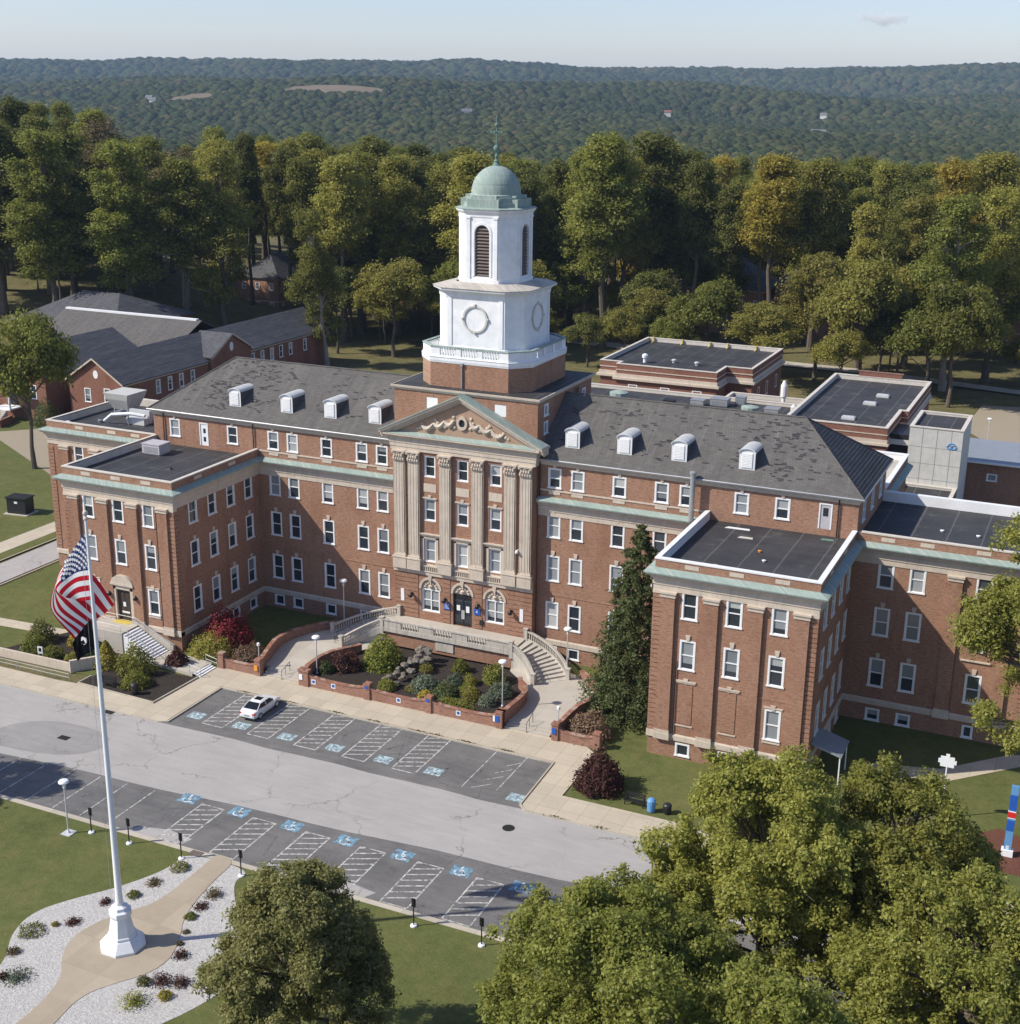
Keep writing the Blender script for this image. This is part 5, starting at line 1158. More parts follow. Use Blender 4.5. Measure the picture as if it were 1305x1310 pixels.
# ------------------------------------------------------------------ street furniture
def lamp(x, y, z, h, label, r=.42, foot=False):
    t = thing('street_lamp', label, 'lamp post', (x, y, z), 0, 'white disc-topped lamp posts')
    b = MB(); b.tube([(0, 0, 0), (0, 0, h-.12)], .06, 8); b.lathe([(.13, 0), (.13, .12), (.07, .2)], 8)
    if foot: b.box(-.45, .45, -.45, .45, -.1, .06)
    b.build('post', 'light_metal', t)
    b = MB(); b.lathe([(.1, h-.45), (.12, h-.15), (r*.75, h-.02), (r, h+.06), (r, h+.14), (r*.8, h+.24), (.05, h+.3)], 20); b.build('lamp_head', 'lamp_white', t)
lamp(10.6, -13.4, .55, 4.6, 'white disc lamp post in the planting at its right front corner')
lamp(-9.6, -14.7, .55, 3.9, 'white disc lamp post in the planting by the left steps')
lamp(13.6, -4.3, .5, 5.2, 'tall disc lamp post beside the foot of the right curved stair')
lamp(-13.9, -2.3, .5, 5.2, 'tall disc lamp post beside the left curved stair at the facade', )
lamp(-11.4, -48.8, .08, 4.5, 'white disc lamp post on a square foot in the front lawn', foot=True)
lamp(42.3, 115.5, .1, 5, 'distant lamp post on the dirt lot behind the pale concrete tower')
def small_lamp(x, y, z, label):
    t = thing('bollard_light', label, 'light', (x, y, z)); b = MB(); b.tube([(0, 0, 0), (0, 0, 1.3)], .05, 8); b.build('post', 'light_metal', t); b = MB(); b.lathe([(.08, 1.3), (.16, 1.36), (.16, 1.6), (.1, 1.66)], 12); b.build('lamp_head', 'lamp_white', t)
small_lamp(-15.8, -15.9, 1.6, 'short light on the wall left of the left steps'); small_lamp(17.6, -16.2, 1.6, 'short light on the wall right of the right steps')
def parking_sign(x, y, label, disc=True, face='black_plastic'):
    t = thing('parking_sign', label, 'sign', (x, y, .08), 0, 'parking signs along the front kerb')
    b = MB(); b.box(-.035, .035, -.035, .035, 0, 2.2); b.build('post', 'dark_metal', t)
    b = MB(); b.box(-.17, .17, .04, .06, 1.55, 2.25); p = b.build('sign_plate', 'white_frame' if face != 'black_plastic' else 'grey_metal', t)
    b = MB(); b.box(-.12, .12, .062, .07, 1.8, 2.1); b.build('sign_symbol', 'blue_sign', p)
    b = MB(); b.box(-.17, .17, .015, .038, 1.55, 2.25); b.build('sign_back', 'dark_metal', t)
    b = MB(); b.lathe([(.26, 0), (.24, .1), (.1, .14)], 14); b.build('foot', 'white_membrane', t)
for x, l in ((-9.8, 'dark sign post on white foot next to the lawn lamp'), (-6.0, 'dark sign post behind the flagpole shaft'), (-.9, 'sign post at the left tip of the white gravel bed'), (4.7, 'sign post at the right tip of the white gravel bed'), (8.6, 'sign post above the dark left tree'), (19.6, 'dark sign post on white foot right of the left tree'), (25.0, 'dark sign post on white foot by the right trees')):
    parking_sign(x, -47.95, l)
def bench(x, y, z, rz, label):
    t = thing('bench', label, 'bench', (x, y, z), rz); b = MB()
    for i in range(4): b.box(-.85, .85, -.25+i*.13, -.16+i*.13, .42, .46)
    b.build('seat', 'dark_metal', t); b = MB()
    for i in range(4): b.box(-.85, .85, .28+i*.02, .31+i*.02, .52+i*.12, .61+i*.12)
    b.build('backrest', 'dark_metal', t)
    for s in (-1, 1): b = MB(); b.box(s*.8-.04, s*.8+.04, -.25, -.17, 0, .66); b.box(s*.8-.04, s*.8+.04, .26, .34, 0, .95); b.box(s*.8-.04, s*.8+.04, -.25, .3, .62, .67); b.build('bench_end', 'dark_metal', t)
bench(28.2, -24.9, .1, 0, 'dark slatted bench on the right lawn beside the blue bin'); bench(-27.3, -25.6, .14, R_(8), 'dark bench in the mulch beside the black bin')
def bin_(x, y, z, mat, label, h=1.1):
    t = thing('litter_bin', label, 'bin', (x, y, z)); b = MB(); b.lathe([(.30, 0), (.34, .05), (.36, h*.55), (.36, h*.78)], 16); b.build('body', mat, t)
    b = MB(); b.lathe([(.38, h*.78), (.38, h*.84), (.28, h*.95), (.18, h), (.05, h+.03)], 16); b.box(-.16, .16, -.39, -.3, h*.6, h*.74); b.build('lid', 'dark_metal' if mat != 'sky_blue_paint' else mat, t)
bin_(29.8, -25.3, .12, 'sky_blue_paint', 'bright blue litter bin on the pavement beside the dark bench', 1.2); bin_(31.1, -25.0, .12, 'black_plastic', 'small black bin right of the blue litter bin', .9); bin_(-23.6, -25.9, .14, 'black_plastic', 'black round litter bin at the front edge of the left mulch bed', 1.2)
# tall blue wayfinding pylon
t = thing('pylon_sign', 'tall narrow blue pylon sign with a red band on the right lawn', 'sign', (57.4, -19.5, .1))
b = MB(); b.box(-.45, .45, -.3, .3, 0, .55); b.build('base', 'white_paint', t)
b = MB(); b.box(-.28, .28, -.14, .14, .3, 6.1); pl_ = b.build('panel', 'sky_blue_paint', t)
b = MB(); b.box(-.285, .285, -.145, .145, 4.0, 5.35); b.box(-.285, .285, -.145, .145, 2.2, 3.15); b.build('dark_band', 'blue_sign', pl_)
b = MB(); b.box(-.30, .30, -.16, .16, 3.30, 3.95); b.build('white_band', 'white_frame', pl_); b = MB(); b.box(-.31, .31, -.17, .17, 3.38, 3.87); b.build('red_band', 'red_sign', pl_)
b = MB(); b.box(-.13, .13, -.16, -.147, .6, .9); b.build('sign_symbol', 'white_symbol', pl_)
t = thing('sign_post', 'tall white post with a stepped white sign board above the right trees', 'sign', (51.9, -15.8, .1)); b = MB(); b.tube([(0, 0, 0), (0, 0, 4.9)], .06, 8); b.build('post', 'lamp_white', t)
b = MB(); b.box(-.55, .55, -.05, .05, 4.7, 5.6); b.box(-.72, .72, -.045, .045, 5.0, 5.35); b.box(-.15, .15, -.045, .045, 5.6, 5.85); b.build('sign_board', 'lamp_white', t)
t = thing('lawn_sign', 'small white sign on two legs among the shrubs at far left', 'sign', (-38.2, -23.2, .1), R_(10)); b = MB(); b.box(-.3, .3, -.02, .02, .55, 1.35); p = b.build('sign_board', 'white_frame', t); b = MB(); b.box(-.15, .15, -.035, -.022, .8, 1.2); b.build('sign_symbol', 'black_plastic', p); b = MB(); b.box(-.25, -.2, -.02, .02, 0, .55); b.build('leg', 'light_metal', t); b = MB(); b.box(.2, .25, -.02, .02, 0, .55); b.build('leg', 'light_metal', t)
t = thing('utility_box', 'dark box cabinet standing on the left lawn', 'cabinet', (-77, 14.5, .1), R_(8)); b = MB(); b.box(-1.5, 1.5, -1, 1, .1, 2.3); bb2 = b.build('cabinet', 'dark_metal', t); b = MB(); b.box(-1.65, 1.65, -1.15, 1.15, 2.3, 2.45); b.build('lid', 'dark_metal', bb2); b = MB(); b.box(-1.9, 1.9, -1.4, 1.4, -.05, .1); b.build('plinth', 'concrete', t)
b = MB(); b.box(-.25, .25, -1.03, -1.0, 1.6, 1.9); b.build('label_plate', 'white_frame', bb2)
# canopy over the side door of the right-hand wing
t = thing('door_canopy', 'pale metal lean-to canopy on posts at the side of the right wing', 'canopy', (40.45, -12.6, 0))
b = MB(); b.add([(0, -1.6, 3.5), (2.7, -1.6, 2.75), (2.7, 1.9, 2.75), (0, 1.9, 3.5), (0, -1.6, 3.62), (2.7, -1.6, 2.87), (2.7, 1.9, 2.87), (0, 1.9, 3.62)], [(0, 3, 2, 1), (4, 5, 6, 7), (0, 1, 5, 4), (1, 2, 6, 5), (2, 3, 7, 6), (0, 4, 7, 3)]); 
for i in range(8): yy = -1.5+i*.47; b.add([(0, yy, 3.66), (2.72, yy, 2.91), (2.72, yy+.05, 2.91), (0, yy+.05, 3.66), (0, yy, 3.6), (2.72, yy, 2.85), (2.72, yy+.05, 2.85), (0, yy+.05, 3.6)], [(0, 1, 2, 3), (0, 4, 5, 1), (3, 2, 6, 7)])
b.build('canopy_roof', 'tin_roof', t)
for yy in (-1.45, 1.75): b = MB(); b.box(2.5, 2.6, yy-.05, yy+.05, 0, 2.85); b.build('post', 'lamp_white', t)

# rooftop units, vents
def box_unit(x, y, z, sx, sy, sz, mat, label, cat='air conditioner', rz=0, hood=False):
    t = thing('rooftop_unit', label, cat, (x, y, z), rz); b = MB(); b.box(-sx/2, sx/2, -sy/2, sy/2, .15, sz); b.box(-sx/2-.05, sx/2+.05, -sy/2-.05, sy/2+.05, sz, sz+.08); bo = b.build('casing', mat, t)
    b = MB(); b.box(-sx/2+.1, sx/2-.1, -sy/2+.1, sy/2-.1, 0, .15); b.build('curb_base', 'grey_metal', t)
    b = MB()
    for i in range(6): b.box(-sx*.4, sx*.4, -sy/2-.03, -sy/2-.002, .3+i*(sz-.5)/6, .3+i*(sz-.5)/6+.05)
    b.build('grille', 'grey_metal', bo)
    if hood: b = MB(); b.lathe([(sx*.22, sz+.08), (sx*.22, sz+.2), (sx*.15, sz+.24)], 16); b.build('fan', 'dark_metal', bo)
box_unit(-37.0, -4.0, ZR, 2.4, 2.0, 1.2, 'lavender_unit', 'low pale lilac air handler on the left front wing roof')
t = thing('cooling_tower', 'tall pale metal cooling unit with flared top on the left rear flat roof', 'cooling unit', (-52.4, 9.4, ZR+.01))
b = MB(); vs = []
for (hx, hy, z) in ((1.1, 1.1, .9), (1.6, 1.7, 2.2), (1.9, 1.9, 3.0)): vs += [(-hx, -hy, z), (hx, -hy, z), (hx, hy, z), (-hx, hy, z)]
b.add(vs, [(3, 2, 1, 0), (8, 9, 10, 11)]+[(r*4+i, r*4+(i+1) % 4, r*4+4+(i+1) % 4, r*4+4+i) for r in (0, 1) for i in range(4)]); b.build('casing', 'unit_beige', t)
b = MB(); [b.box(a-.08, a+.08, c-.08, c+.08, 0, .9) for a in (-1, 1) for c in (-1, 1)]; b.box(-1.1, 1.1, -1.1, 1.1, .4, .5); b.build('stand', 'grey_metal', t)
t = thing('duct', 'pair of insulated pipes and ducts beside the tall pale cooling unit', 'ductwork', (-48.6, 6.2, ZR+.01)); b = MB(); b.tube([(-1.2, 1.5, .5), (1.8, 1.5, .5), (1.8, 1.5, 1.4)], .3, 10); b.tube([(-3.2, -1.6, .3), (-2, -1.6, 1.2), (.6, -1.2, 1.5), (2.4, -.8, 1.3)], .22, 8); b.build('pipe', 'white_membrane', t); b = MB(); b.box(-1, 2.1, .4, .9, .05, 1.6); b.box(-.5, 2.2, -.8, 0, .05, .9); b.build('casing', 'light_metal', t); b = MB(); b.tube([(0, -1.0, 0), (0, -1.0, 3.1)], .08, 8); b.build('vent_pipe', 'grey_metal', t)
def vent(x, y, z, mat, label, r=.3, h=.5):
    b = MB(); b.lathe([(r*.6, 0), (r*.6, h*.5), (r, h*.55), (r, h*.85), (r*.4, h)], 12, (0, 0, 0)); tag(b.build('roof_vent', mat, None, (x, y, z)), label, 'vent', 'small roof vents')
for a in [(-54.9, 1.6, ZR, 'lamp_white', 'small white vent at the front corner of the left rear flat roof', .35, .6), (-52.5, 4.6, ZR, 'grey_metal', 'small grey vent in the middle of the left rear flat roof', .3, .4), (-31.2, -8.8, ZR, 'dark_metal', 'tiny dark vent on the left front wing roof', .15, .25), (34.2, -9.8, ZR, 'white_membrane', 'tiny white vent in the middle of the right front wing roof', .18, .2), (33.2, -7.4, ZR, 'orange_sign', 'tiny rust coloured cap on the right front wing roof', .16, .2), (47.3, 6.2, ZR, 'lamp_white', 'left of two white dots on the right rear roof', .2, .2), (50.6, 6.0, ZR, 'lamp_white', 'right of two white dots on the right rear roof', .2, .2), (30.6, -12.9, ZR, 'coping', 'round drain cap near the front parapet of the right wing roof', .4, .1)]: vent(*a)
for x, y, sx, sy, l in ((29.6, -1.6, 2.4, .5, 'strip of white membrane scrap at the back of the right wing roof'), (31.0, -4.0, 1.4, .5, 'beige scrap of board on the right wing roof'), (38.0, -1.2, 1.2, .5, 'dark green mat by the roof door of the right wing')):
    b = MB(); b.prism([(-sx/2, -sy/2), (sx/2, -sy*.3), (sx*.45, sy/2), (-sx*.4, sy*.4)], 0, .05); tag(b.build('roof_debris', 'copper_dark' if x > 37 else ('white_membrane' if x < 30 else 'coping'), None, (x, y, ZR+.002)), l, 'debris')

# ------------------------------------------------------------------ the white car
def car():
    t = thing('parked_car', 'white four-door saloon with sunroof parked nose to the kerb', 'car', (-10.45, -23.45, .0), R_(90+2))
    L, W = 2.42, .92
    # side profile stations: x, half width at sill, z bottom, z belt, half width belt
    st_ = [(-2.42, .62, .42, .72, .60), (-2.36, .80, .30, .92, .76), (-1.9, .90, .24, 1.02, .86), (-1.2, .93, .20, 1.03, .89), (-.3, .93, .20, .98, .89), (.6, .93, .20, .96, .88), (1.15, .92, .20, .93, .86), (1.8, .90, .22, .84, .82), (2.25, .80, .28, .70, .70), (2.42, .60, .40, .60, .52)]
    b = MB(); vs = []
    for x, w0, z0, z1, w1 in st_: vs += [(x, -w0*.9, z0), (x, -w0, z0+.18), (x, -w0, (z0+z1)/2+.1), (x, -w1, z1-.04), (x, -w1*.85, z1), (x, w1*.85, z1), (x, w1, z1-.04), (x, w0, (z0+z1)/2+.1), (x, w0, z0+.18), (x, w0*.9, z0)]
    n = 10; b.add(vs, [(i*n+k, i*n+(k+1) % n, (i+1)*n+(k+1) % n, (i+1)*n+k) for i in range(len(st_)-1) for k in range(n)]+[tuple(range(n))[::-1], tuple((len(st_)-1)*n+k for k in range(n))])
    # roof and pillars
    rf = [(-1.62, .70, 1.02), (-1.0, .64, 1.38), (-.5, .63, 1.45), (.1, .64, 1.45), (.45, .66, 1.39)]
    vs = []
    for x, w1, z in rf[1:]: vs += [(x, -w1, z-.06), (x, -w1*.8, z), (x, w1*.8, z), (x, w1, z-.06)]
    b.add(vs, [(i*4+k, i*4+k+1, i*4+k+5, i*4+k+4) for i in range(3) for k in range(3)])
    for s in (-1, 1):
        for p, q in (((-1.75, s*.80, 1.0), (-1.0, s*.64, 1.36)), ((-.28, s*.86, .97), (-.3, s*.65, 1.42)), ((1.2, s*.80, .93), (.45, s*.66, 1.36)), ((-1.1, s*.64, 1.35), (.5, s*.66, 1.35))): b.tube([p, q], .045, 6)
    body = b.build('body', 'car_white', t, smooth=False)
    m = body.modifiers.new('bevel', 'BEVEL'); m.width = .03; m.segments = 2; m.angle_limit = R_(25)
    g = MB()
    for s in (-1, 1): g.add([(-1.62, s*.82, .99), (-1.0, s*.655, 1.34), (.45, s*.67, 1.34), (1.12, s*.82, .94), (-.3, s*.87, .97)], [(0, 1, 2, 3, 4)])
    g.build('side_window', 'car_glass', t)
    g = MB(); g.add([(-1.80, -.74, 1.02), (-1.80, .74, 1.02), (-1.02, .58, 1.40), (-1.02, -.58, 1.40)], [(0, 3, 2, 1)]); g.build('rear_window', 'car_glass', t)
    g = MB(); g.add([(1.22, -.76, .95), (1.22, .76, .95), (.47, .60, 1.385), (.47, -.60, 1.385)], [(0, 1, 2, 3)]); g.build('windscreen', 'car_glass', t)
    g = MB(); g.box(-.55, .12, -.38, .38, 1.452, 1.462); g.build('sunroof', 'car_glass', t)
    for x in (-1.48, 1.45):
        for s in (-1, 1):
            g = MB(); pts = [(x, s*.72, .33), (x, s*.94, .33)]; g.tube(pts, .33, 20); wh = g.build('wheel', 'rubber', t); g = MB(); g.tube([(x, s*.93, .33), (x, s*.955, .33)], .21, 16)
            g.build('rim', 'light_metal', wh)
    for s in (-1, 1):
        g = MB(); g.box(-2.41, -2.2, s*.72-.14, s*.72+.14, .72, .86); g.build('tail_light', 'red_sign', t); g = MB(); g.box(2.15, 2.36, s*.62-.14, s*.62+.14, .56, .68); g.build('headlight', 'light_metal', t)
        g = MB(); g.box(.85, 1.0, s*.98-.1, s*.98+.1, .95, 1.08); g.build('wing_mirror', 'car_white', t)
    g = MB(); g.box(-2.445, -2.40, -.26, .26, .55, .68); g.build('number_plate', 'grey_metal', t); g = MB(); g.box(-2.43, -2.2, -.7, .7, .30, .38); g.build('bumper', 'dark_metal', t)
    for s in (-1, 1): g = MB(); g.box(-.25, -.1, s*.935-.01, s*.935+.01, .80, .83); g.build('door_handle', 'light_metal', t)
car()

# ------------------------------------------------------------------ flagpole and flags
FX, FY = 2.35, -58.64
fp = thing('flagpole', 'very tall white flagpole on a stepped octagonal white pedestal', 'flagpole', (FX, FY, .1))
b = MB(); b.lathe([(1.62, 0), (1.62, .22), (1.15, .75), (1.10, .80)], 8, off=.5); b.lathe([(1.0, .80), (1.0, 1.0), (.92, 1.05), (.66, 2.45), (.66, 2.5)], 8, off=.5); b.lathe([(.78, 2.5), (.80, 2.62), (.80, 2.85), (.62, 2.95), (.58, 3.15), (.3, 3.3)], 8, off=.5); b.build('pedestal', 'white_paint', fp)
b = MB(); b.lathe([(.30, 3.2), (.26, 3.5), (.24, 4), (.085, 31.1), (.085, 31.2)], 16); b.build('pole', 'lamp_white', fp, smooth=True)
b = MB(); b.lathe([(.16, 31.2), (.16, 31.32), (.05, 31.4), (.14, 31.5), (.17, 31.62), (.14, 31.74), (.03, 31.82)], 12); b.build('finial', 'coping', fp)
b = MB(); b.tube([(-.35, -.2, 31.0), (-.42, -.3, 3.4)], .012, 4); b.tube([(-.15, -.1, 31.0), (-.3, .2, 3.4)], .012, 4); b.build('halyard', 'light_metal', fp)
E1 = Vector((.735, .678, 0)); E2 = Vector((-.678, .735, 0))
def cubic(p, t):
    n = len(p)-1; x = t*n; i = min(int(x), n-1); f = x-i; P = [p[max(0, i-1)], p[i], p[i+1], p[min(n, i+2)]]
    return .5*((2*P[1])+(-P[0]+P[2])*f+(2*P[0]-5*P[1]+4*P[2]-P[3])*f*f+(-P[0]+3*P[1]-3*P[2]+P[3])*f**3)
def cloth(ctrl, u, v):
    q = [cubic([Vector(c) for c in row], u) for row in ctrl]; p = cubic(q, v)
    dpt = p.y+.16*math.sin(u*9+v*3)*u+.08*math.sin(u*17-v*5)*u
    return E1*p.x+E2*dpt+Vector((0, 0, p.z-.33*p.y))
# rows: v = 0 (top edge) ... 1 (bottom edge); (sideways, depth, height)
US = [[(0, 0, 30.5), (-.9, .8, 29.4), (-2.0, 1.6, 27.7), (-2.65, 2.2, 25.4), (-1.4, 2.2, 23.2)],
      [(0, 0, 29.2), (-.95, .8, 28.7), (-2.1, 1.6, 27.3), (-2.3, 2.4, 25.3), (-.85, 2.5, 23.7)],
      [(0, 0, 28.1), (-1.0, .8, 27.9), (-2.2, 1.5, 26.9), (-1.6, 2.6, 25.7), (-.2, 2.8, 24.2)],
      [(0, 0, 27.0), (-.95, .7, 26.9), (-1.7, 1.4, 26.2), (-.6, 2.6, 26.3), (.6, 3.0, 24.7)],
      [(0, 0, 25.9), (-.6, .5, 25.9), (-.9, 1.4, 26.0), (.05, 2.6, 27.6), (1.35, 3.2, 25.3)]]
ust = thing('national_flag', 'American flag with stars and stripes hanging in folds from the tall pole', 'flag', (FX, FY, 0))
def flag_grid(nu, nv, fn_, ctrl, u0, u1, v0, v1, lift=0):
    b = MB(); vs = []
    for j in range(nv+1):
        for i in range(nu+1):
            p = cloth(ctrl, u0+(u1-u0)*i/nu, v0+(v1-v0)*j/nv); vs.append(p)
    for j in range(nv):
        for i in range(nu): b.mat(fn_(u0+(u1-u0)*(i+.5)/nu, v0+(v1-v0)*(j+.5)/nv)); a = j*(nu+1)+i; b.add([], []); b.f.append((a, a+1, a+nu+2, a+nu+1)); b.m.append(b.cur)
    b.v = [tuple(v) for v in vs]; return b
b = flag_grid(50, 52, lambda u, v: 1 if int(min(v, .999)*13) % 2 else 0, US, 0, 1, 0, 1)
keep = [i for i, f in enumerate(b.f) if not ((i % 50) < 20 and (i//50) < 28)]; b.f = [b.f[i] for i in keep]; b.m = [b.m[i] for i in keep]
b.build('stripes', ['flag_red', 'flag_white'], ust, smooth=True)
b = flag_grid(20, 28, lambda u, v: 0, US, 0, .4, 0, 7/13); b.build('star_canton', 'flag_blue', ust, smooth=True)
b = MB()
for r in range(9):
    for c in range(6 if r % 2 == 0 else 5):
        u = .4*(1+2*c+(r % 2))/12; v = 7/13*(r+1)/10; p = cloth(US, u, v); du = (cloth(US, u+.005, v)-p).normalized(); dv = (cloth(US, u, v+.005)-p); dv = (dv-du*dv.dot(du)).normalized(); n_ = du.cross(dv)
        for s in (-1, 1):
            q = [p+n_*.035*s+(du*math.sin(k*math.pi/5)-dv*math.cos(k*math.pi/5))*(.155 if k % 2 == 0 else .065) for k in range(10)]; b.add(q, [tuple(range(10))])
b.build('stars', 'flag_white', ust)
PW = [[(0, 0, 24.7), (-.5, .3, 24.3), (-1.0, .6, 23.7), (-1.5, .8, 23.0)], [(0, 0, 23.7), (-.5, .3, 23.4), (-1.0, .6, 22.9), (-1.4, .8, 22.4)], [(0, 0, 22.6), (-.4, .3, 22.3), (-.9, .6, 22.0), (-1.3, .8, 21.8)]]
pf = thing('memorial_flag', 'small black flag with white round emblem hanging below the American flag', 'flag', (FX, FY, 0))
b = flag_grid(14, 10, lambda u, v: 0, PW, 0, 1, 0, 1); b.build('cloth', 'flag_black', pf, smooth=True)
for nm, mt, rr, lf, uu, vv in (('emblem_disc', 'flag_white', .27, .03, .52, .5), ('emblem_profile', 'flag_black', .17, .045, .54, .54)):
    b = MB()
    for s in (-1, 1):
        p = cloth(PW, uu, vv); du = (cloth(PW, uu+.01, vv)-p).normalized(); dv = (cloth(PW, uu, vv+.01)-p); dv = (dv-du*dv.dot(du)).normalized(); n_ = du.cross(dv); sh = [1]*16 if rr > .2 else [1, .8, 1.05, .9, .7, 1.1, 1.25, 1.1, .9, 1, 1.1, .8, .6, .8, 1, 1.1]
        b.add([p+n_*lf*s+(du*math.cos(k*math.pi/8)*1.35+dv*math.sin(k*math.pi/8))*rr*sh[k] for k in range(16)], [tuple(range(16))])
    b.build(nm, mt, pf)

# ------------------------------------------------------------------ other buildings of the grounds
def wins(parent, lst, w, h, rz=0, mull=False):
    for x, y, z in lst: window(w, h, x, y, z, rz, mull=mull, parent=parent)
def gable(b, x0, x1, y0, y1, ze, zr, axis, ov=.5, th=.18):
    """two-sided roof slabs; axis is the direction of the ridge"""
    if axis == 'y':
        xm = (x0+x1)/2; P = lambda x, y, z: (x, y, z)
        A = [(x0-ov, ze-ov*(zr-ze)/(xm-x0)), (xm, zr), (x1+ov, ze-ov*(zr-ze)/(xm-x0))]; a0, a1 = y0-ov, y1+ov
        for (p, q) in ((A[0], A[1]), (A[1], A[2])):
            b.add([P(p[0], a0, p[1]), P(q[0], a0, q[1]), P(q[0], a1, q[1]), P(p[0], a1, p[1]), P(p[0], a0, p[1]+th), P(q[0], a0, q[1]+th), P(q[0], a1, q[1]+th), P(p[0], a1, p[1]+th)], [(0, 3, 2, 1), (4, 5, 6, 7), (0, 1, 5, 4), (2, 3, 7, 6), (0, 4, 7, 3), (1, 2, 6, 5)])
    else:
        ym = (y0+y1)/2
        k = (zr-ze)/(ym-y0); A = [(y0-ov, ze-ov*k), (ym, zr), (y1+ov, ze-ov*k)]; a0, a1 = x0-ov, x1+ov
        for (p, q) in ((A[0], A[1]), (A[1], A[2])):
            b.add([(a0, p[0], p[1]), (a0, q[0], q[1]), (a1, q[0], q[1]), (a1, p[0], p[1]), (a0, p[0], p[1]+th), (a0, q[0], q[1]+th), (a1, q[0], q[1]+th), (a1, p[0], p[1]+th)], [(0, 1, 2, 3), (7, 6, 5, 4), (0, 4, 5, 1), (3, 2, 6, 7), (0, 3, 7, 4), (1, 5, 6, 2)])
def gwall(b, p0, p1, z0, ze, zr):
    """gable-end wall triangle above the eaves"""
    b.add([(p0[0], p0[1], ze), (p1[0], p1[1], ze), ((p0[0]+p1[0])/2, (p0[1]+p1[1])/2, zr)], [(0, 1, 2)])
# long gabled building with cross gable behind the hospital, on the left
LC = thing('brick_annex', 'two-storey brick building with long grey gabled roofs behind the left end of the hospital', 'building')
b = MB(); x0, x1, y0, y1 = -109, -97, 60.5, 127
oz = [(y-y0-.65, y-y0+.65, 4.4, 7.0) for y in (70.1, 73.5, 76.8, 80.2, 99.6, 102.9, 106.3, 109.6, 113.1, 118.6)]
b.wall((x1, y0), (x1, y1), 0, 8, oz); b.wall((x0, y0), (x1, y0), 0, 8, [(3.4, 4.8, 3.9, 6.5), (7.8, 9.2, 4.2, 6.8)]); b.wall((x1, y1), (x0, y1), 0, 8, [(4, 5.3, 4.4, 7)]); b.wall((x0, y1), (x0, y0), 0, 8)
gwall(b, (x0, y0), (x1, y0), 0, 8, 11.9); gwall(b, (x1, y1), (x0, y1), 0, 8, 11.9)
b.wall((-96.2, 85), (-96.2, 98), 0, 8.6, [(5.8, 7.2, 3.6, 6.6)]); b.add([(-96.2, 85, 8.6), (-96.2, 98, 8.6), (-96.2, 91.5, 12.0)], [(0, 1, 2)]); b.wall((-97, 85), (-96.2, 85), 0, 8.6); b.wall((-96.2, 98), (-97, 98), 0, 8.6)
b.build('wall', 'brick_red', LC)
b = MB(); gable(b, x0, x1, y0, y1, 8, 11.9, 'y', .5); b.build('roof', 'shingle_dark', LC)
b = MB(); gable(b, -103, -96.2, 85, 98, 8.7, 12.1, 'x', .45); b.build('roof', 'shingle_dark', LC)
b = MB()
for s in (-1, 1): b.add([(-103+s*6.5, y0-.55, 7.5), (-103, y0-.55, 11.75), (-103, y0-.55, 12.1), (-103+s*6.5, y0-.55, 7.85)], [(0, 1, 2, 3)]); b.add([(-95.7, 91.5+s*6.9, 8.2), (-95.7, 91.5, 12.0), (-95.7, 91.5, 12.35), (-95.7, 91.5+s*6.9, 8.55)], [(0, 1, 2, 3)])
b.box(x1, x1+.3, y0, 84.6, 7.4, 7.75); b.box(x1, x1+.3, 98.5, y1, 7.4, 7.75); b.build('eaves_band', 'stone', LC)
wins(LC, [(x1, y, 5.7) for y in (70.1, 73.5, 76.8, 80.2, 99.6, 102.9, 106.3, 109.6, 113.1, 118.6)], 1.3, 2.6, R_(90)); wins(LC, [(-104.9, y0, 5.2), (-100.5, y0, 5.5)], 1.4, 2.6); wins(LC, [(-96.2, 91.5, 5.1)], 1.4, 3.0, R_(90))
b = MB(); n = 16; b.add([(-96.14, 91.5+.6*math.cos(2*math.pi*k/n), 9.7+.9*math.sin(2*math.pi*k/n)) for k in range(n)], [tuple(range(n))]); b.add([(-102.8+.55*math.cos(2*math.pi*k/n), y0-.04, 9.1+.75*math.sin(2*math.pi*k/n)) for k in range(n)], [tuple(range(n))]); b.build('gable_vent', 'white_frame', LC)
# cross wing further back
b = MB(); b.wall((-139, 84), (-109, 84), 0, 8, [(u, u+1.4, z, z+2.4) for u in (4.4, 9, 13.2) for z in (.8, 4.6)]); b.wall((-139, 110), (-139, 84), 0, 8); b.wall((-109, 110), (-139, 110), 0, 8)
b.wall((-144, 78), (-135.4, 78), 0, 8.2, []); b.wall((-135.4, 78), (-135.4, 84), 0, 8.2); b.build('wall', 'brick_red', LC)
wins(LC, [(-139+u+.7, 84, z+1.2) for u in (4.4, 9, 13.2) for z in (.8, 4.6)], 1.4, 2.4)
b = MB(); gable(b, -140, -106.5, 84, 107, 8, 13.2, 'x', .6); b.build('roof', 'shingle', LC)
b = MB(); b.box(-140.4, -107, 95.1, 96.0, 13.25, 13.6); b.build('ridge_flashing', 'white_membrane', LC)
b = MB(); b.add([(-162, 100, 8.5), (-132, 100, 8.5), (-132, 128, 8.5), (-162, 128, 8.5), (-152, 114, 14), (-142, 114, 14)], [(0, 1, 5, 4), (1, 2, 5), (2, 3, 4, 5), (3, 0, 4)]); b.box(-161, -133, 101, 127, 0, 8.5); b.m[-6:] = [1]*6; b.build('rear_block', ['shingle_dark', 'brick_red'], LC)
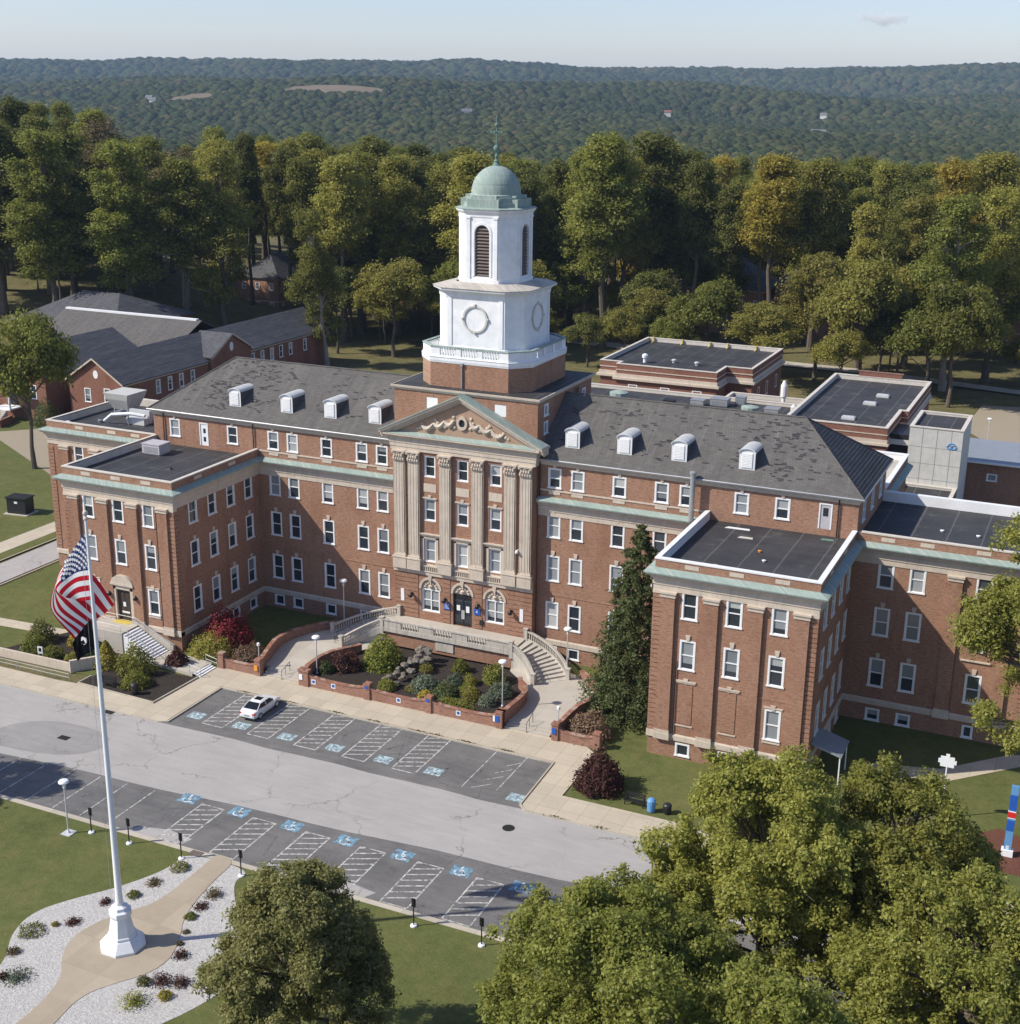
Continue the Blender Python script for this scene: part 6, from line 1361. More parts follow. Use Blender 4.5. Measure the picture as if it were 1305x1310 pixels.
# entrance porch of the annex
po = thing('brick_porch_house', 'brick block with white columned porch and steps behind the left tree', 'building')
b = MB(); b.wall((-126, 58), (-112.2, 58), 0, 8.4, [(5.0, 7.0, 2.4, 6.6), (10.2, 11.6, 3.9, 6.5)]); b.wall((-112.2, 58), (-112.2, 70), 0, 8.4); b.wall((-126, 70), (-126, 58), 0, 8.4); b.box(-126, -112.2, 58.3, 70, 8.3, 8.4); b.build('wall', 'brick_red', po)
b = MB(); gable(b, -126, -112.2, 58, 84, 8.4, 12.5, 'y', .5); b.build('roof', 'shingle_dark', po)
b = MB(); b.add([(-126, 58, 8.4), (-112.2, 58, 8.4), (-119.1, 58, 12.5)], [(0, 1, 2)]); b.build('gable_wall', 'brick_red', po)
b = MB(); b.box(-122, -118, 54.8, 57.9, 2.1, 2.35)
for xx in (-121.7, -118.3): b.lathe([(.26, 2.35), (.2, 2.6), (.17, 6.6), (.28, 6.8)], 12, (xx, 55.2, 0))
b.box(-122.1, -117.9, 54.8, 57.9, 6.8, 7.3); b.box(-122.3, -117.7, 54.6, 57.9, 7.3, 7.5); b.build('portico', 'white_paint', po); b = MB(); b.box(-121, -119, 58.02, 58.1, 2.4, 6.6); b.build('door', 'dark_metal', po); wins(po, [(-115.1, 58, 5.2)], 1.4, 2.6)
b = MB()
for i in range(8): b.box(-121.4, -118.6, 54.8-(i+1)*.35, 54.8-i*.35, 0, 2.1-i*.26)
b.build('steps', 'stone_old', po); b = MB(); b.prism([(-117.8, 54.8), (-116.6, 50.5), (-116.2, 50.5), (-117.4, 54.8)], 0, 1.4); b.prism([(-122.2, 54.8), (-123.4, 50.5), (-123.8, 50.5), (-122.6, 54.8)], 0, 1.4); b.build('cheek_wall', 'brick_red', po)

def flat_block(name, label, poly, z, wall_m='brick_red', roof_m='roof_membrane', cope='coping', parent=None, par=.7, bands=(), z0=0):
    """flat-roofed block on a polygon, with parapet, coping, bands; poly anticlockwise"""
    t = parent or thing(name, label, 'building'); b = MB(); n = len(poly)
    for i in range(n): b.wall(poly[i], poly[(i+1) % n], z0, z-.05)
    b.build('wall', wall_m, t)
    b = MB(); b.sweep(poly, [(-.4, z-par), (-.38, z-par), (-.38, z-.05), (-.42, z-.05), (-.42, z+.08), (.08, z+.08), (.08, z-.052), (-.02, z-.052)], closed=True); b.build('parapet_coping', cope, t)
    b = MB(); b.sheet(poly, z-par+.02); b.build('flat_roof', roof_m, t)
    if bands:
        b = MB()
        for za, zb, o in bands: b.sweep(poly, [(-.01, za), (o, za), (o, zb), (-.01, zb)], closed=True)
        b.build('stone_band', 'stone', t)
    return t
r1 = flat_block('brick_service_block', 'flat-roofed red brick block with cream cornice behind the middle of the hospital', [(-23.2, 101), (-19.4, 101), (-19.4, 99), (-1.2, 99), (-1.2, 105.2), (3.4, 105.2), (3.4, 127), (-23.2, 127)], 12.0, bands=[(9.3, 9.7, .55), (9.7, 10.3, .18), (10.9, 11.05, .10)])
wins(r1, [(x, 99, 8.0) for x in (-16.3, -10.4, -4.6)], 1.7, 1.1); wins(r1, [(3.4, y, 6.7) for y in (110.3, 116.3, 123.1)], 1.4, 2.4, R_(90))
b = MB()
for x in (-21.8, -16, -10.5, -7, -1.5): b.box(x-.1, x+.1, 126.2, 126.5, 11.3, 12.3); b.box(x-.1, x+.1, 125.3, 126.4, 11.35, 11.5)
b.build('roof_bracket', 'yellow_paint', r1)
r2 = flat_block('flat_roofed_wing', 'brick wing with large striped black flat roof and three skylights, behind the right end', [(20.8, 54.5), (34.4, 54.5), (34.4, 66), (35.3, 66), (35.3, 88), (20.8, 88)], 16.0, bands=[(13.6, 13.9, .3), (13.9, 14.4, .1), (15.0, 15.12, .06)])
wins(r2, [(35.3, y, 11) for y in (69, 72.5, 76, 79.5, 83)], 1.3, 2.6, R_(90))
b = MB(); b.prism([(24.5, 88.1), (24.5, 87.6), (31, 87.6), (31, 88.1)], 15.9, 16.75); b.prism([(24.3, 88.15), (24.3, 87.55), (31.2, 87.55), (31.2, 88.15)], 16.75, 16.85); b.build('raised_parapet', 'brick_red', r2)
for x, y, l in ((28.2, 60.5, 'nearest'), (29.2, 71, 'middle'), (30, 77, 'farthest')):
    b = MB(); b.box(-.9, .9, -.55, .55, 0, .32); b.box(-.8, .8, -.45, .45, .32, .40); tag(b.build('skylight', 'light_metal', None, (x, y, 15.325)), l+' of three pale skylights on the striped black roof', 'skylight', 'skylights')
md = flat_block('link_block', 'low brick link with dark flat roof and many vents behind the hospital roof', [(-20, 15.2), (20.6, 15.2), (20.6, 74), (-20, 74)], 13.6, bands=[(12.4, 12.7, .2)], par=.5)
flat_block('link_block', 'small dark-roofed link between the service block and striped wing', [(3.5, 74.2), (20.6, 74.2), (20.6, 92), (3.5, 92)], 10.5)
for x, y, sx, sy, sz, m, l in ((4.5, 69, 2.0, 1.6, .8, 'grey_metal', 'grey box vent, second from left behind the right roof ridge'), (7.6, 70, 2.6, 2.0, 1.1, 'grey_metal', 'larger grey box vent in the middle behind the right roof ridge'), (10.2, 72, 1.4, 1.4, 1.2, 'tin_roof', 'small tin cube vent beside the larger grey box vent'), (16.2, 67, 2.0, 2.0, 1.1, 'grey_metal', 'grey box vent at the right end near the striped roof'), (.5, 67.5, 1.6, 1.2, .6, 'dark_metal', 'low dark box vent behind the right dormers')): box_unit(x, y, 13.12, sx, sy, sz, m, l, 'vent unit')
for x, y, m, r, h, l in ((-7, 66, 'copper', 1.4, 1.6, 'green copper mushroom vent beside the tower on the link roof'), (13, 66.5, 'copper', 1.3, 1.3, 'green copper mushroom vent among the grey boxes'), (19.5, 66, 'light_metal', .5, 2.2, 'pale ball-topped vent near the hip end')): vent(x, y, 13.12, m, l, r, h)
vent(14.3, 82, 9.8, 'white_membrane', 'white chimney flue between the striped roof and service block', .5, 5.5)
vent(-33, 18, 22.5, 'light_metal', 'x', .4, .6) if False else None
vent(-16.4, 105.5, 11.35, 'lamp_white', 'white turbine vent on the service block roof', .55, 1.6); vent(-11.6, 107.5, 11.35, 'light_metal', 'small round vent in the middle of the service block roof', .45, .7); vent(-7.2, 107, 11.35, 'light_metal', 'small round vent right of the middle on the service block roof', .45, .7)
# concrete lift tower with emblem
ct = flat_block('concrete_tower', 'pale concrete box tower with a small blue emblem near its top', [(37.0, 56), (43.7, 56), (43.7, 66), (37.0, 66)], 16.3, 'concrete_wall', cope='coping', par=.35)
b = MB()
for x in (38.7, 40.5, 42.3): b.box(x-.03, x+.03, 55.985, 56.01, 7.6, 16.2)
for z in (9.4, 11.5, 13.7): b.box(37.0, 43.7, 55.987, 56.01, z-.03, z+.03)
b.build('panel_joint', 'grey_metal', ct)
em = MB(); ring(em, 42.45, 55.94, 56.0, 14.15, .34, .46, 20, 1.25, 1); ring(em, 42.75, 55.92, 55.95, 14.05, .22, .31, 20, 1.1, 1); ring(em, 42.15, 55.92, 55.95, 14.05, .22, .31, 20, 1.1, 1); em.build('emblem', 'sky_blue_paint', ct)
b = MB(); b.box(34.45, 37.0, 57, 64, 0, 14.6); b.box(34.45, 37.0, 56.6, 57.0, 13.4, 14.9); b.build('glass_link', 'dark_metal', ct); b = MB(); b.box(34.5, 36.95, 56.5, 56.6, 13.5, 14.2); b.box(34.5, 36.95, 56.95, 57, 10.9, 11.2); b.build('fascia', 'concrete_wall', ct)
flat_block('low_roof_block', 'low dark-roofed block at the foot of the concrete tower', [(36.8, 46), (43.6, 46), (43.6, 55.9), (36.8, 55.9)], 8.6, par=.3)
flat_block('rear_projection', 'brick bay with pale coping and copper cornice behind the right end of the hospital', [(33, 15.3), (40.4, 15.3), (40.4, 30.5), (33, 30.5)], 18.9, 'brick', 'concrete', 'white_membrane', bands=[])
b = MB(); b.sweep([(40.42, 15.32), (40.42, 30.5)], [(0, 17.4), (.6, 17.5), (.65, 17.7), (0, 18.0)]); b.build('copper_cornice', 'copper', bpy.data.objects['rear_projection'])
# small arched brick building on the far right
ab_ = thing('small_brick_building', 'low brick building with arched windows and grey roof at the right edge', 'building')
b = MB(); b.wall((42.9, 70), (72, 70), 0, 9.2, [(3.2+i*5, 4.6+i*5, 6.4, 7.5) for i in range(5)]); b.wall((42.9, 79), (42.9, 70), 0, 9.2); b.build('wall', 'brick', ab_)
b = MB(); b.add([(42.6, 69.4, 9.2), (72, 69.4, 9.2), (72, 78.5, 10.3), (42.6, 78.5, 10.3)], [(0, 1, 2, 3)]); b.build('roof', 'tin_roof', ab_); b = MB(); b.box(42.6, 72, 69.3, 69.42, 8.95, 9.22); b.build('gutter', 'white_frame', ab_)
b = MB()
for i in range(5):
    cx = 42.9+3.9+i*5
    vs = []
    for k in range(11): t = math.pi*k/10; vs += [(cx+1.05*math.cos(t), 69.93, 7.2+1.05*math.sin(t)), (cx+1.4*math.cos(t), 69.93, 7.2+1.4*math.sin(t))]
    b.add(vs, [(k*2, k*2+1, k*2+3, k*2+2) for k in range(10)])
b.build('brick_arch', 'brick_garden', ab_); wins(ab_, [(42.9+3.9+i*5, 70, 6.95) for i in range(5)], 1.4, 1.1)

def brick_house(label, x0, x1, y0, y1, ze, zr, rows, sx, rz=0, mat='brick', ww=1.3, wh=1.9, hip=True, z0=0):
    t = thing('brick_house', label, 'building', ((x0+x1)/2, (y0+y1)/2, z0), rz); hx, hy = (x1-x0)/2, (y1-y0)/2
    nx = max(2, int((x1-x0)/sx)); us = [(i+.5)*(2*hx)/nx for i in range(nx)]; ny = max(2, int((y1-y0)/sx)); vs_ = [(i+.5)*(2*hy)/ny for i in range(ny)]
    b = MB(); b.wall((-hx, -hy), (hx, -hy), 0, ze, [(u-ww/2, u+ww/2, z-wh/2, z+wh/2) for u in us for z in rows]); b.wall((hx, -hy), (hx, hy), 0, ze, [(u-ww/2, u+ww/2, z-wh/2, z+wh/2) for u in vs_ for z in rows]); b.wall((hx, hy), (-hx, hy), 0, ze); b.wall((-hx, hy), (-hx, -hy), 0, ze); b.build('wall', mat, t)
    for u in us:
        for z in rows: window(ww, wh, u-hx, -hy, z, parent=t)
    for u in vs_:
        for z in rows: window(ww, wh, hx, u-hy, z, R_(90), parent=t)
    b = MB(); o = .5; r = min(hx, hy); k = max(0, hx-r); q = max(0, hy-r)
    b.add([(-hx-o, -hy-o, ze), (hx+o, -hy-o, ze), (hx+o, hy+o, ze), (-hx-o, hy+o, ze), (-k, -q, zr), (k, -q, zr), (k, q, zr), (-k, q, zr)], [(0, 1, 5, 4), (1, 2, 6, 5), (2, 3, 7, 6), (3, 0, 4, 7), (4, 5, 6, 7), (3, 2, 1, 0)]); b.build('roof', 'shingle_dark', t)
    b = MB(); b.sweep([(-hx, -hy), (hx, -hy), (hx, hy), (-hx, hy)], [(.02, ze-.5), (.3, ze-.3), (.52, ze-.03), (.02, ze-.02)], closed=True); b.build('eaves_band', 'stone', t)
    b = MB(); b.sweep([(-hx, -hy), (hx, -hy), (hx, hy), (-hx, hy)], [(.02, ze*.42), (.1, ze*.42), (.1, ze*.42+.3), (.02, ze*.42+.3)], closed=True); b.build('stone_band', 'stone', t); return t
brick_house('two-storey brick house with grey hipped roof seen between trunks left of the leaning tree', -152.5, -139.5, 172, 190, 10.6, 16, (3.4, 8.4), 3.6)
brick_house('brick building half hidden behind olive trees left of the tower', -124, -100, 200, 216, 12.8, 18, (4.6, 9.0), 4.2)
brick_house('brick building in shade just right of the tower base', -80, -68, 200, 216, 9, 14, (3, 6.5), 3.6)
brick_house('brick house with steep grey roof in the shade of the yellow tree', -39, -20, 205, 222, 11.5, 19, (4, 8.2), 3.8)
brick_house('long brick building behind the light green trees on the right', -18, 12, 208, 224, 13.5, 19.5, (5, 10.3), 4.0)
brick_house('red brick building deep among the trees at far right', 34, 60, 215, 232, 10, 15, (3.4, 7.5), 4)
b = thing('brick_house', 'low brick and grey-roofed building behind the trees at far left', 'building', (-205, 190, 0), R_(12))
q = MB(); q.box(-28, -2, -8, 8, 0, 7); q.box(-2, 14, -7, 9, 0, 10); q.build('wall', 'brick', b); q = MB(); gable(q, -28, -2, -8, 8, 7, 10.5, 'x'); gable(q, -2, 14, -7, 9, 10, 14.5, 'y'); q.build('roof', 'tin_roof', b); q = MB(); q.box(5, 7.5, 0, 2.5, 13, 17.5); q.build('chimney', 'brick_garden', b)
b = MB(); b.box(-2.6, 2.6, -1.5, 1.5, .2, 4.6); t_ = tag(b.build('site_container', 'blue_sign', None, (-44, 201, 0)), 'bright blue tall container glimpsed between trunks right of the tower', 'container'); b = MB(); b.box(-2.5, 2.5, -1.53, -1.505, 3, 3.3); b.build('trim', 'white_frame', t_)
t_ = thing('parked_van', 'small white van on the lawn behind the annex roof', 'van', (-150, 143, .1), R_(200)); b = MB(); b.box(-2.6, 2.6, -1.1, 1.1, .45, 1.3); b.box(-2.6, 1.4, -1.05, 1.05, 1.3, 2.5); b.build('body', 'far_white', t_); b = MB(); b.box(1.4, 1.9, -.9, .9, 1.3, 2.0); b.build('windscreen', 'car_glass', t_)
for xx in (-1.7, 1.7):
    for yy in (-1.05, 1.05): b = MB(); b.tube([(xx, yy-.12, .4), (xx, yy+.12, .4)], .4, 14); b.build('wheel', 'rubber', t_)

# ------------------------------------------------------------------ plants
def quads(cent, nor, size, rs, aspect=1.0):
    """random leaf quads around points; returns vertex array, n*4"""
    n = len(cent); a = rs.normal(size=(n, 3)); nor = nor+a*.8; nor /= np.linalg.norm(nor, axis=1, keepdims=True)+1e-9
    t = np.cross(nor, rs.normal(size=(n, 3))); t /= np.linalg.norm(t, axis=1, keepdims=True)+1e-9; u = np.cross(nor, t); s = (size*(.6+.8*rs.random((n, 1))))/2
    return np.stack([cent-t*s*aspect, cent-u*s*.62, cent+t*s*aspect, cent+u*s*.62], 1).reshape(-1, 3)
def mesh_np(name, V, mats, extra=None, mi_extra=1):
    n = len(V)//4; verts = V; loops = np.arange(n*4); starts = np.arange(n)*4; tot = np.full(n, 4)
    me = bpy.data.meshes.new(name); me.vertices.add(len(verts)); me.vertices.foreach_set('co', verts.astype(np.float32).ravel()); me.loops.add(len(loops)); me.loops.foreach_set('vertex_index', loops.astype(np.int32)); me.polygons.add(n); me.polygons.foreach_set('loop_start', starts.astype(np.int32)); me.polygons.foreach_set('loop_total', tot.astype(np.int32))
    me.update(calc_edges=True)
    for m in mats: me.materials.append(MATS[m])
    return me
def crown_np(rs, lobes, ncl, leaf, per, clr, up=.25, inner=.35):
    """lobes: (x,y,z,rx,ry,rz). clusters on the lobes' shells, leaves on the clusters' shells"""
    L = np.array(lobes, float); w = (L[:, 3]*L[:, 5]); w /= w.sum(); ids = rs.choice(len(L), ncl, p=w); d = rs.normal(size=(ncl, 3)); d /= np.linalg.norm(d, axis=1, keepdims=True)
    d[:, 2] = np.where(d[:, 2] < -.35, -d[:, 2]*.8, d[:, 2]); rr = np.where(rs.random(ncl) < inner, rs.uniform(.45, .8, ncl), rs.uniform(.82, 1.08, ncl))[:, None]
    c = L[ids, :3]+d*L[ids, 3:6]*rr; cr = clr*rs.uniform(.6, 1.35, (ncl, 1))
    k = np.repeat(np.arange(ncl), per); e = rs.normal(size=(len(k), 3)); e /= np.linalg.norm(e, axis=1, keepdims=True); e[:, 2] = np.abs(e[:, 2])*np.where(rs.random(len(k)) < .66, 1, -1); q = rs.uniform(.2, 1.25, (len(k), 1))**.9
    p = c[k]+e*cr[k]*q*np.array([1, 1, .85]); nn = e*.7+d[k]*.4+np.array([0, 0, up*2]); return quads(p, nn, leaf, rs), c
def trunk_mb(rs, h, r, lobes, zs=0):
    b = MB(); top = np.array([np.mean([l[0] for l in lobes])*.6, np.mean([l[1] for l in lobes])*.6, h*.86]); pts = []
    for i in range(7): t = i/6; pts.append((top[0]*t*t+rs.normal()*.12*h/20*(0 if i == 0 else 1), top[1]*t*t+rs.normal()*.12*h/20*(0 if i == 0 else 1), h*.86*t+zs))
    b.tube(pts, [r*(1.35 if i == 0 else 1-.13*i) for i in range(7)], 8)
    for l in lobes:
        z0 = min(max(l[2]-l[5]*1.3, h*.3), h*.75); t = z0/(h*.86); s = (top[0]*t*t, top[1]*t*t, z0); m = ((s[0]+l[0])/2, (s[1]+l[1])/2, (z0+l[2])/2+l[5]*.1)
        b.tube([s, m, (l[0], l[1], l[2]+l[5]*.3)], [r*.42, r*.26, r*.08], 6)
        for _ in range(3): a = rs.normal(size=3); a /= np.linalg.norm(a); b.tube([m, (l[0]+a[0]*l[3]*.75, l[1]+a[1]*l[4]*.75, l[2]+a[2]*l[5]*.6)], [r*.16, r*.04], 5)
    return b
def tree_variant(seed, h, cr, leafsize, ncl, per, clr, kind='tall', up=.25, base=None):
    rs = np.random.RandomState(seed); lobes = []
    if kind == 'tall':           # long clear trunk, crown in the upper two thirds
        z0 = h*(base or .36); zc = z0
        nl = 17
        for i in range(nl):
            t = i/(nl-1); z = z0+(h-z0)*(.04+.88*t); env = math.sin(math.pi*(.16+.74*t))**.7; a = i*2.4+rs.uniform(-.7, .7); off = cr*env*rs.uniform(.15, .68)*(1-.35*t*t); rad = cr*env*rs.uniform(.26, .48)
            lobes.append((off*math.cos(a), off*math.sin(a), z+rs.uniform(-1.2, 1.2), rad, rad, rad*rs.uniform(.8, 1.25)))
        lobes.append((0, 0, h-cr*.34, cr*.36, cr*.36, cr*.36))
    elif kind == 'feather':
        for i in range(46):
            a = i*2.4+rs.uniform(-.4, .4); t = rs.uniform(0, 1)**.8; off = cr*math.sqrt(t)*.86; z = h*.93-(t**1.25)*(h*(1-base))*.80+rs.uniform(-.14, .10)*cr; rad = cr*rs.uniform(.13, .25); lobes.append((off*math.cos(a), off*math.sin(a), z, rad, rad, rad*rs.uniform(.9, 1.4)))
        for i in range(9): a = i*2.4; lobes.append((cr*.35*math.cos(a), cr*.35*math.sin(a), h*rs.uniform(.4, .75), cr*.26, cr*.26, cr*.26))
    elif kind == 'cone':
        for i in range(44):
            t = i/43; env = (1-t)**.62; a = i*2.4+rs.uniform(-.4, .4); off = cr*env*rs.uniform(.45, .85); z = h*(.10+.86*t); rad = cr*(.14+.13*env)*rs.uniform(.8, 1.2); lobes.append((off*math.cos(a), off*math.sin(a), z, rad, rad, rad*1.25))
        for i in range(8): lobes.append((0, 0, h*(.15+.1*i), cr*.5*(1-i/10), cr*.5*(1-i/10), cr*.3))
    else:                         # round spreading crown
        for i in range(20):
            a = i*2.4+rs.uniform(-.3, .3); t = rs.uniform(0, 1); off = cr*math.sqrt(t)*.72; z = h-cr*.42-(t*cr*.85)+rs.uniform(-.15, .15)*cr; rad = cr*rs.uniform(.22, .38); lobes.append((off*math.cos(a), off*math.sin(a), z, rad, rad, rad*.95))
        lobes.append((0, 0, h*.62, cr*.5, cr*.5, cr*.5))
    V, c = crown_np(rs, lobes, ncl, leafsize, per, clr, up); V[:, 2] = np.maximum(V[:, 2], h*.1)
    return V, trunk_mb(rs, h, h*.0135+.08, lobes)
TV = []
for i in range(8):
    V, tb = tree_variant(100+i, 40, [8, 9, 7.4, 8.6, 9.4, 7.8, 8.8, 8.2][i], .50, 400, 72, 1.55, 'tall', base=[.20, .27, .16, .50, .24, .42, .30, .14][i]); TV.append((mesh_np('crown', V, ['leaf_green']), tb.mesh('trunk', ['bark']), 40))
for i in range(3):
    V, tb = tree_variant(200+i, 24, 9.0, .56, 260, 84, 1.6, 'round'); TV.append((mesh_np('crown', V, ['leaf_green']), tb.mesh('trunk', ['bark']), 24))
for i in range(2):      # thin half-bare crowns
    V, tb = tree_variant(300+i, 37, 8.5, .5, 190, 44, 1.9, 'tall', base=.26); TV.append((mesh_np('crown', V, ['leaf_brown']), tb.mesh('trunk', ['bark_light']), 37))
def tree(x, y, h, var, mat, label, group=None, z=None, rz=None, wid=1.0, lean=(0, 0), bark=None):
    cm_, tm, hh = TV[var]; z = gz(x, y) if z is None else z; s = h/hh; t = tag(put('tree', None, None, (x, y, z), rng.uniform(0, 6.28) if rz is None else rz, (s*wid, s*wid, s)), label, 'tree', group)
    t.rotation_euler[0], t.rotation_euler[1] = lean
    tr = put('trunk', tm, t); cr = put('crown', cm_, t); cr.material_slots[0].link = 'OBJECT'; cr.material_slots[0].material = MATS[mat]
    if bark: tr.material_slots[0].link = 'OBJECT'; tr.material_slots[0].material = MATS[bark]
    return t
NAMED = [  # x, y, height, variant, foliage, label, width
 (-92, 33, 27, 9, 'leaf_green', 'dark green tree on the left lawn in front of the brick porch', .78),
 (-95, 124, 34, 7, 'leaf_green', 'tall tree with leaning pale trunk behind the end of the annex', .8),
 (-152, 150, 38, 11, 'leaf_brown', 'half-bare brown tree standing behind the annex ridge', 1.25),
 (-184, 161, 38, 12, 'leaf_brown', 'half-bare brownish tree at left, next to the brown one', 1.3),
 (-198, 158, 24, 8, 'leaf_maroon', 'small reddish brown tree in front of the far left building', .6),
 (-163, 136, 18, 10, 'leaf_brown', 'low dark brown tree just behind the annex roof', .8),
 (-160, 176, 41, 5, 'leaf_green', 'slender green tree left of the brick house', .8),
 (-146, 200, 43, 1, 'leaf_green', 'tall green tree right behind the brick house', .85),
 (-145, 168, 42, 3, 'leaf_dark', 'tall dark tree with thin bare trunk before the brick house', .7),
 (-131, 165, 41, 3, 'leaf_dark', 'tall dark tree between the brick house and leaning trunk', .85),
 (-122, 158, 40, 5, 'leaf_green', 'green tree directly behind the leaning trunk', .9),
 (-107, 151, 42, 3, 'leaf_olive', 'olive yellow tree right of the leaning trunk', 1.0),
 (-100, 164, 42, 5, 'leaf_olive', 'second olive yellow tree, left of the tower belfry', 1.05),
 (-90, 172, 41, 1, 'leaf_olive', 'olive green tree touching the left of the belfry', 1.0),
 (-80, 182, 40, 6, 'leaf_green', 'dull green tree right behind the belfry', 1.0),
 (-71, 176, 38, 4, 'leaf_dark', 'dark tree just right of the tower at clock height', .8),
 (-57, 178, 44, 0, 'leaf_green', 'big green tree right of the tower, left of the tallest', 1.0),
 (-50, 173, 48, 5, 'leaf_green', 'tallest dark green tree right of the tower', 1.05),
 (-46, 194, 48, 1, 'leaf_dark', 'tall dark tree behind and right of the tallest one', 1.05),
 (-33, 190, 42, 3, 'leaf_dark', 'dark tree between the tallest and the yellow tree', .9),
 (-25, 188, 37, 5, 'leaf_dark', 'smaller dark tree left of the yellow tree', .85),
 (-14, 184, 44, 3, 'leaf_yellow', 'bright yellow tree in the right half of the wood', 1.05),
 (-5, 192, 43, 3, 'leaf_olive', 'yellow-green tree just right of the bright yellow one', .95),
 (9, 176, 35, 0, 'leaf_olive', 'light green tree behind the striped black roof', 1.05),
 (18, 182, 37, 2, 'leaf_olive', 'light green tree next right behind the striped black roof', 1.0),
 (20, 160, 25, 8, 'leaf_olive', 'low light green tree close behind the striped black roof', .75),
 (29, 161, 39, 4, 'leaf_green', 'green tree with straight trunk beside the dirt road', 1.05),
 (36, 174, 40, 7, 'leaf_olive', 'olive tree second from the right edge', 1.0),
 (45, 178, 41, 6, 'leaf_green', 'green tree at the right edge of the wood', 1.1),
 (-88, 141, 24, 9, 'leaf_olive', 'low olive tree in front of the wood left of the belfry', 1.0),
 (-78, 152, 22, 10, 'leaf_green', 'low green tree half behind the tower base on the left', 1.0),
 (-101, 138, 20, 8, 'leaf_dark', 'low dark tree at the foot of the leaning trunk', .9),
 (3, 160, 27, 8, 'leaf_olive', 'low light green tree left of the striped black roof', .9),
 (14, 150, 28, 10, 'leaf_olive', 'light green rounded tree right behind the striped black roof', .9),
 (32, 146, 27, 9, 'leaf_green', 'rounded green tree by the dirt lot', .85),
 (-36, 168, 22, 9, 'leaf_dark', 'low dark tree behind the service block', .9),
 (-190, 128, 33, 6, 'leaf_green', 'green tree at the left edge behind the porch house', 1.1),
 (-203, 150, 41, 2, 'leaf_dark', 'dark green tree at the far left edge', 1.2)]
for i, (x, y, h, v_, m, l, wd) in enumerate(NAMED):
    tree(x, y, h, v_, m, l, wid=wd*(1.12 if h > 30 else 1.0), rz=i*1.7, bark='bark_light' if 'leaning' in l[:30] or 'straight' in l else None, lean=((-.02, -.16) if 'leaning pale' in l else (0, 0)))
# the wood behind: every tree a thing of its own
placed = [(a[0], a[1]) for a in NAMED]; blocks = [(-154, -136, 168, 194), (-128, -96, 196, 220), (-84, -64, 196, 220), (-42, -16, 201, 226), (-20, 15, 204, 228), (30, 64, 211, 236), (-238, -186, 176, 206), (36, 95, 90, 152), (-70, 60, 158, 184)]
def env_row(u):        # height of the wood's outline in the photograph, in rows of 1310
    T_ = [(-200, 120), (0, 135), (60, 125), (130, 126), (190, 150), (225, 178), (330, 160), (450, 168), (600, 182), (700, 186), (760, 170), (850, 168), (900, 188), (1000, 190), (1200, 192), (1305, 172), (1500, 165)]
    for (a, va), (c, vc) in zip(T_, T_[1:]):
        if u <= c: return va+(vc-va)*(u-a)/(c-a)
    return 170
WOODREST = []; cnt = 0; tries = 0
while cnt < 262 and tries < 20000:
    tries += 1; D = math.sqrt(rng.uniform(318**2, 500**2)); t = rng.uniform(-.44, .44); f = D/math.sqrt(1+t*t); x = CAM.x-f*math.sin(yaw)+f*t*math.cos(yaw); y = CAM.y+f*math.cos(yaw)+f*t*math.sin(yaw)
    if any(a < x < c and e < y < g for a, c, e, g in blocks) or any((x-p[0])**2+(y-p[1])**2 < 8.2**2 for p in placed): continue
    u = 652+FPX*t; row = env_row(u)+rng.uniform(-4, 26); z = gz(x, y); h = 57.2-D*(row-(112+u*.0115))/FPX*1.045-z; h = min(max(h, 24), 45)*rng.uniform(.93, 1.0)
    placed.append((x, y)); cnt += 1
    if D > 408: WOODREST.append((x, y, z, h/40)); continue
    dark = t < -.27; m = rng.choice(['leaf_dark', 'leaf_dark', 'leaf_green'] if dark else ['leaf_green', 'leaf_green', 'leaf_olive', 'leaf_olive', 'leaf_dark', 'leaf_yellow' if rng.random() < .25 else 'leaf_olive'])
    side = 'left part' if t < -.15 else ('middle' if t < .12 else 'right part'); kind = {'leaf_dark': 'dark green', 'leaf_green': 'mid green', 'leaf_olive': 'olive green', 'leaf_yellow': 'yellowing'}[m]
    tree(x, y, h, rng.randrange(8), m, '%s tall tree packed into the %s of the wood behind the grounds' % (kind, side), 'trees of the wood behind the hospital, %s %s' % (kind, side), wid=rng.uniform(1.05, 1.35))

cnt = 0; tries = 0
while cnt < 46 and tries < 9000:      # lower trees under and before the tall ones
    tries += 1; D = math.sqrt(rng.uniform(322**2, 400**2)); t = rng.uniform(-.42, .42); f = D/math.sqrt(1+t*t); x = CAM.x-f*math.sin(yaw)+f*t*math.cos(yaw); y = CAM.y+f*math.cos(yaw)+f*t*math.sin(yaw)
    if any(a < x < c and e < y < g for a, c, e, g in blocks[:8]) or any((x-p[0])**2+(y-p[1])**2 < 4.5**2 for p in placed) or (-60 < x < -20 and rng.random() < .6) or (-172 < x < -118 and y < 190): continue
    placed.append((x, y)); cnt += 1; m = rng.choice(['leaf_green', 'leaf_dark', 'leaf_olive', 'leaf_brown']); kind = {'leaf_dark': 'dark green', 'leaf_green': 'mid green', 'leaf_olive': 'olive', 'leaf_brown': 'brownish'}[m]; side = 'left part' if t < -.15 else ('middle' if t < .12 else 'right part')
    tree(x, y, rng.uniform(13, 24), 8+rng.randrange(3), m, '%s low tree among the trunks in the %s of the wood' % (kind, side), 'low trees of the wood, %s %s' % (kind, side), wid=rng.uniform(.8, 1.1))
cnt = 0; tries = 0
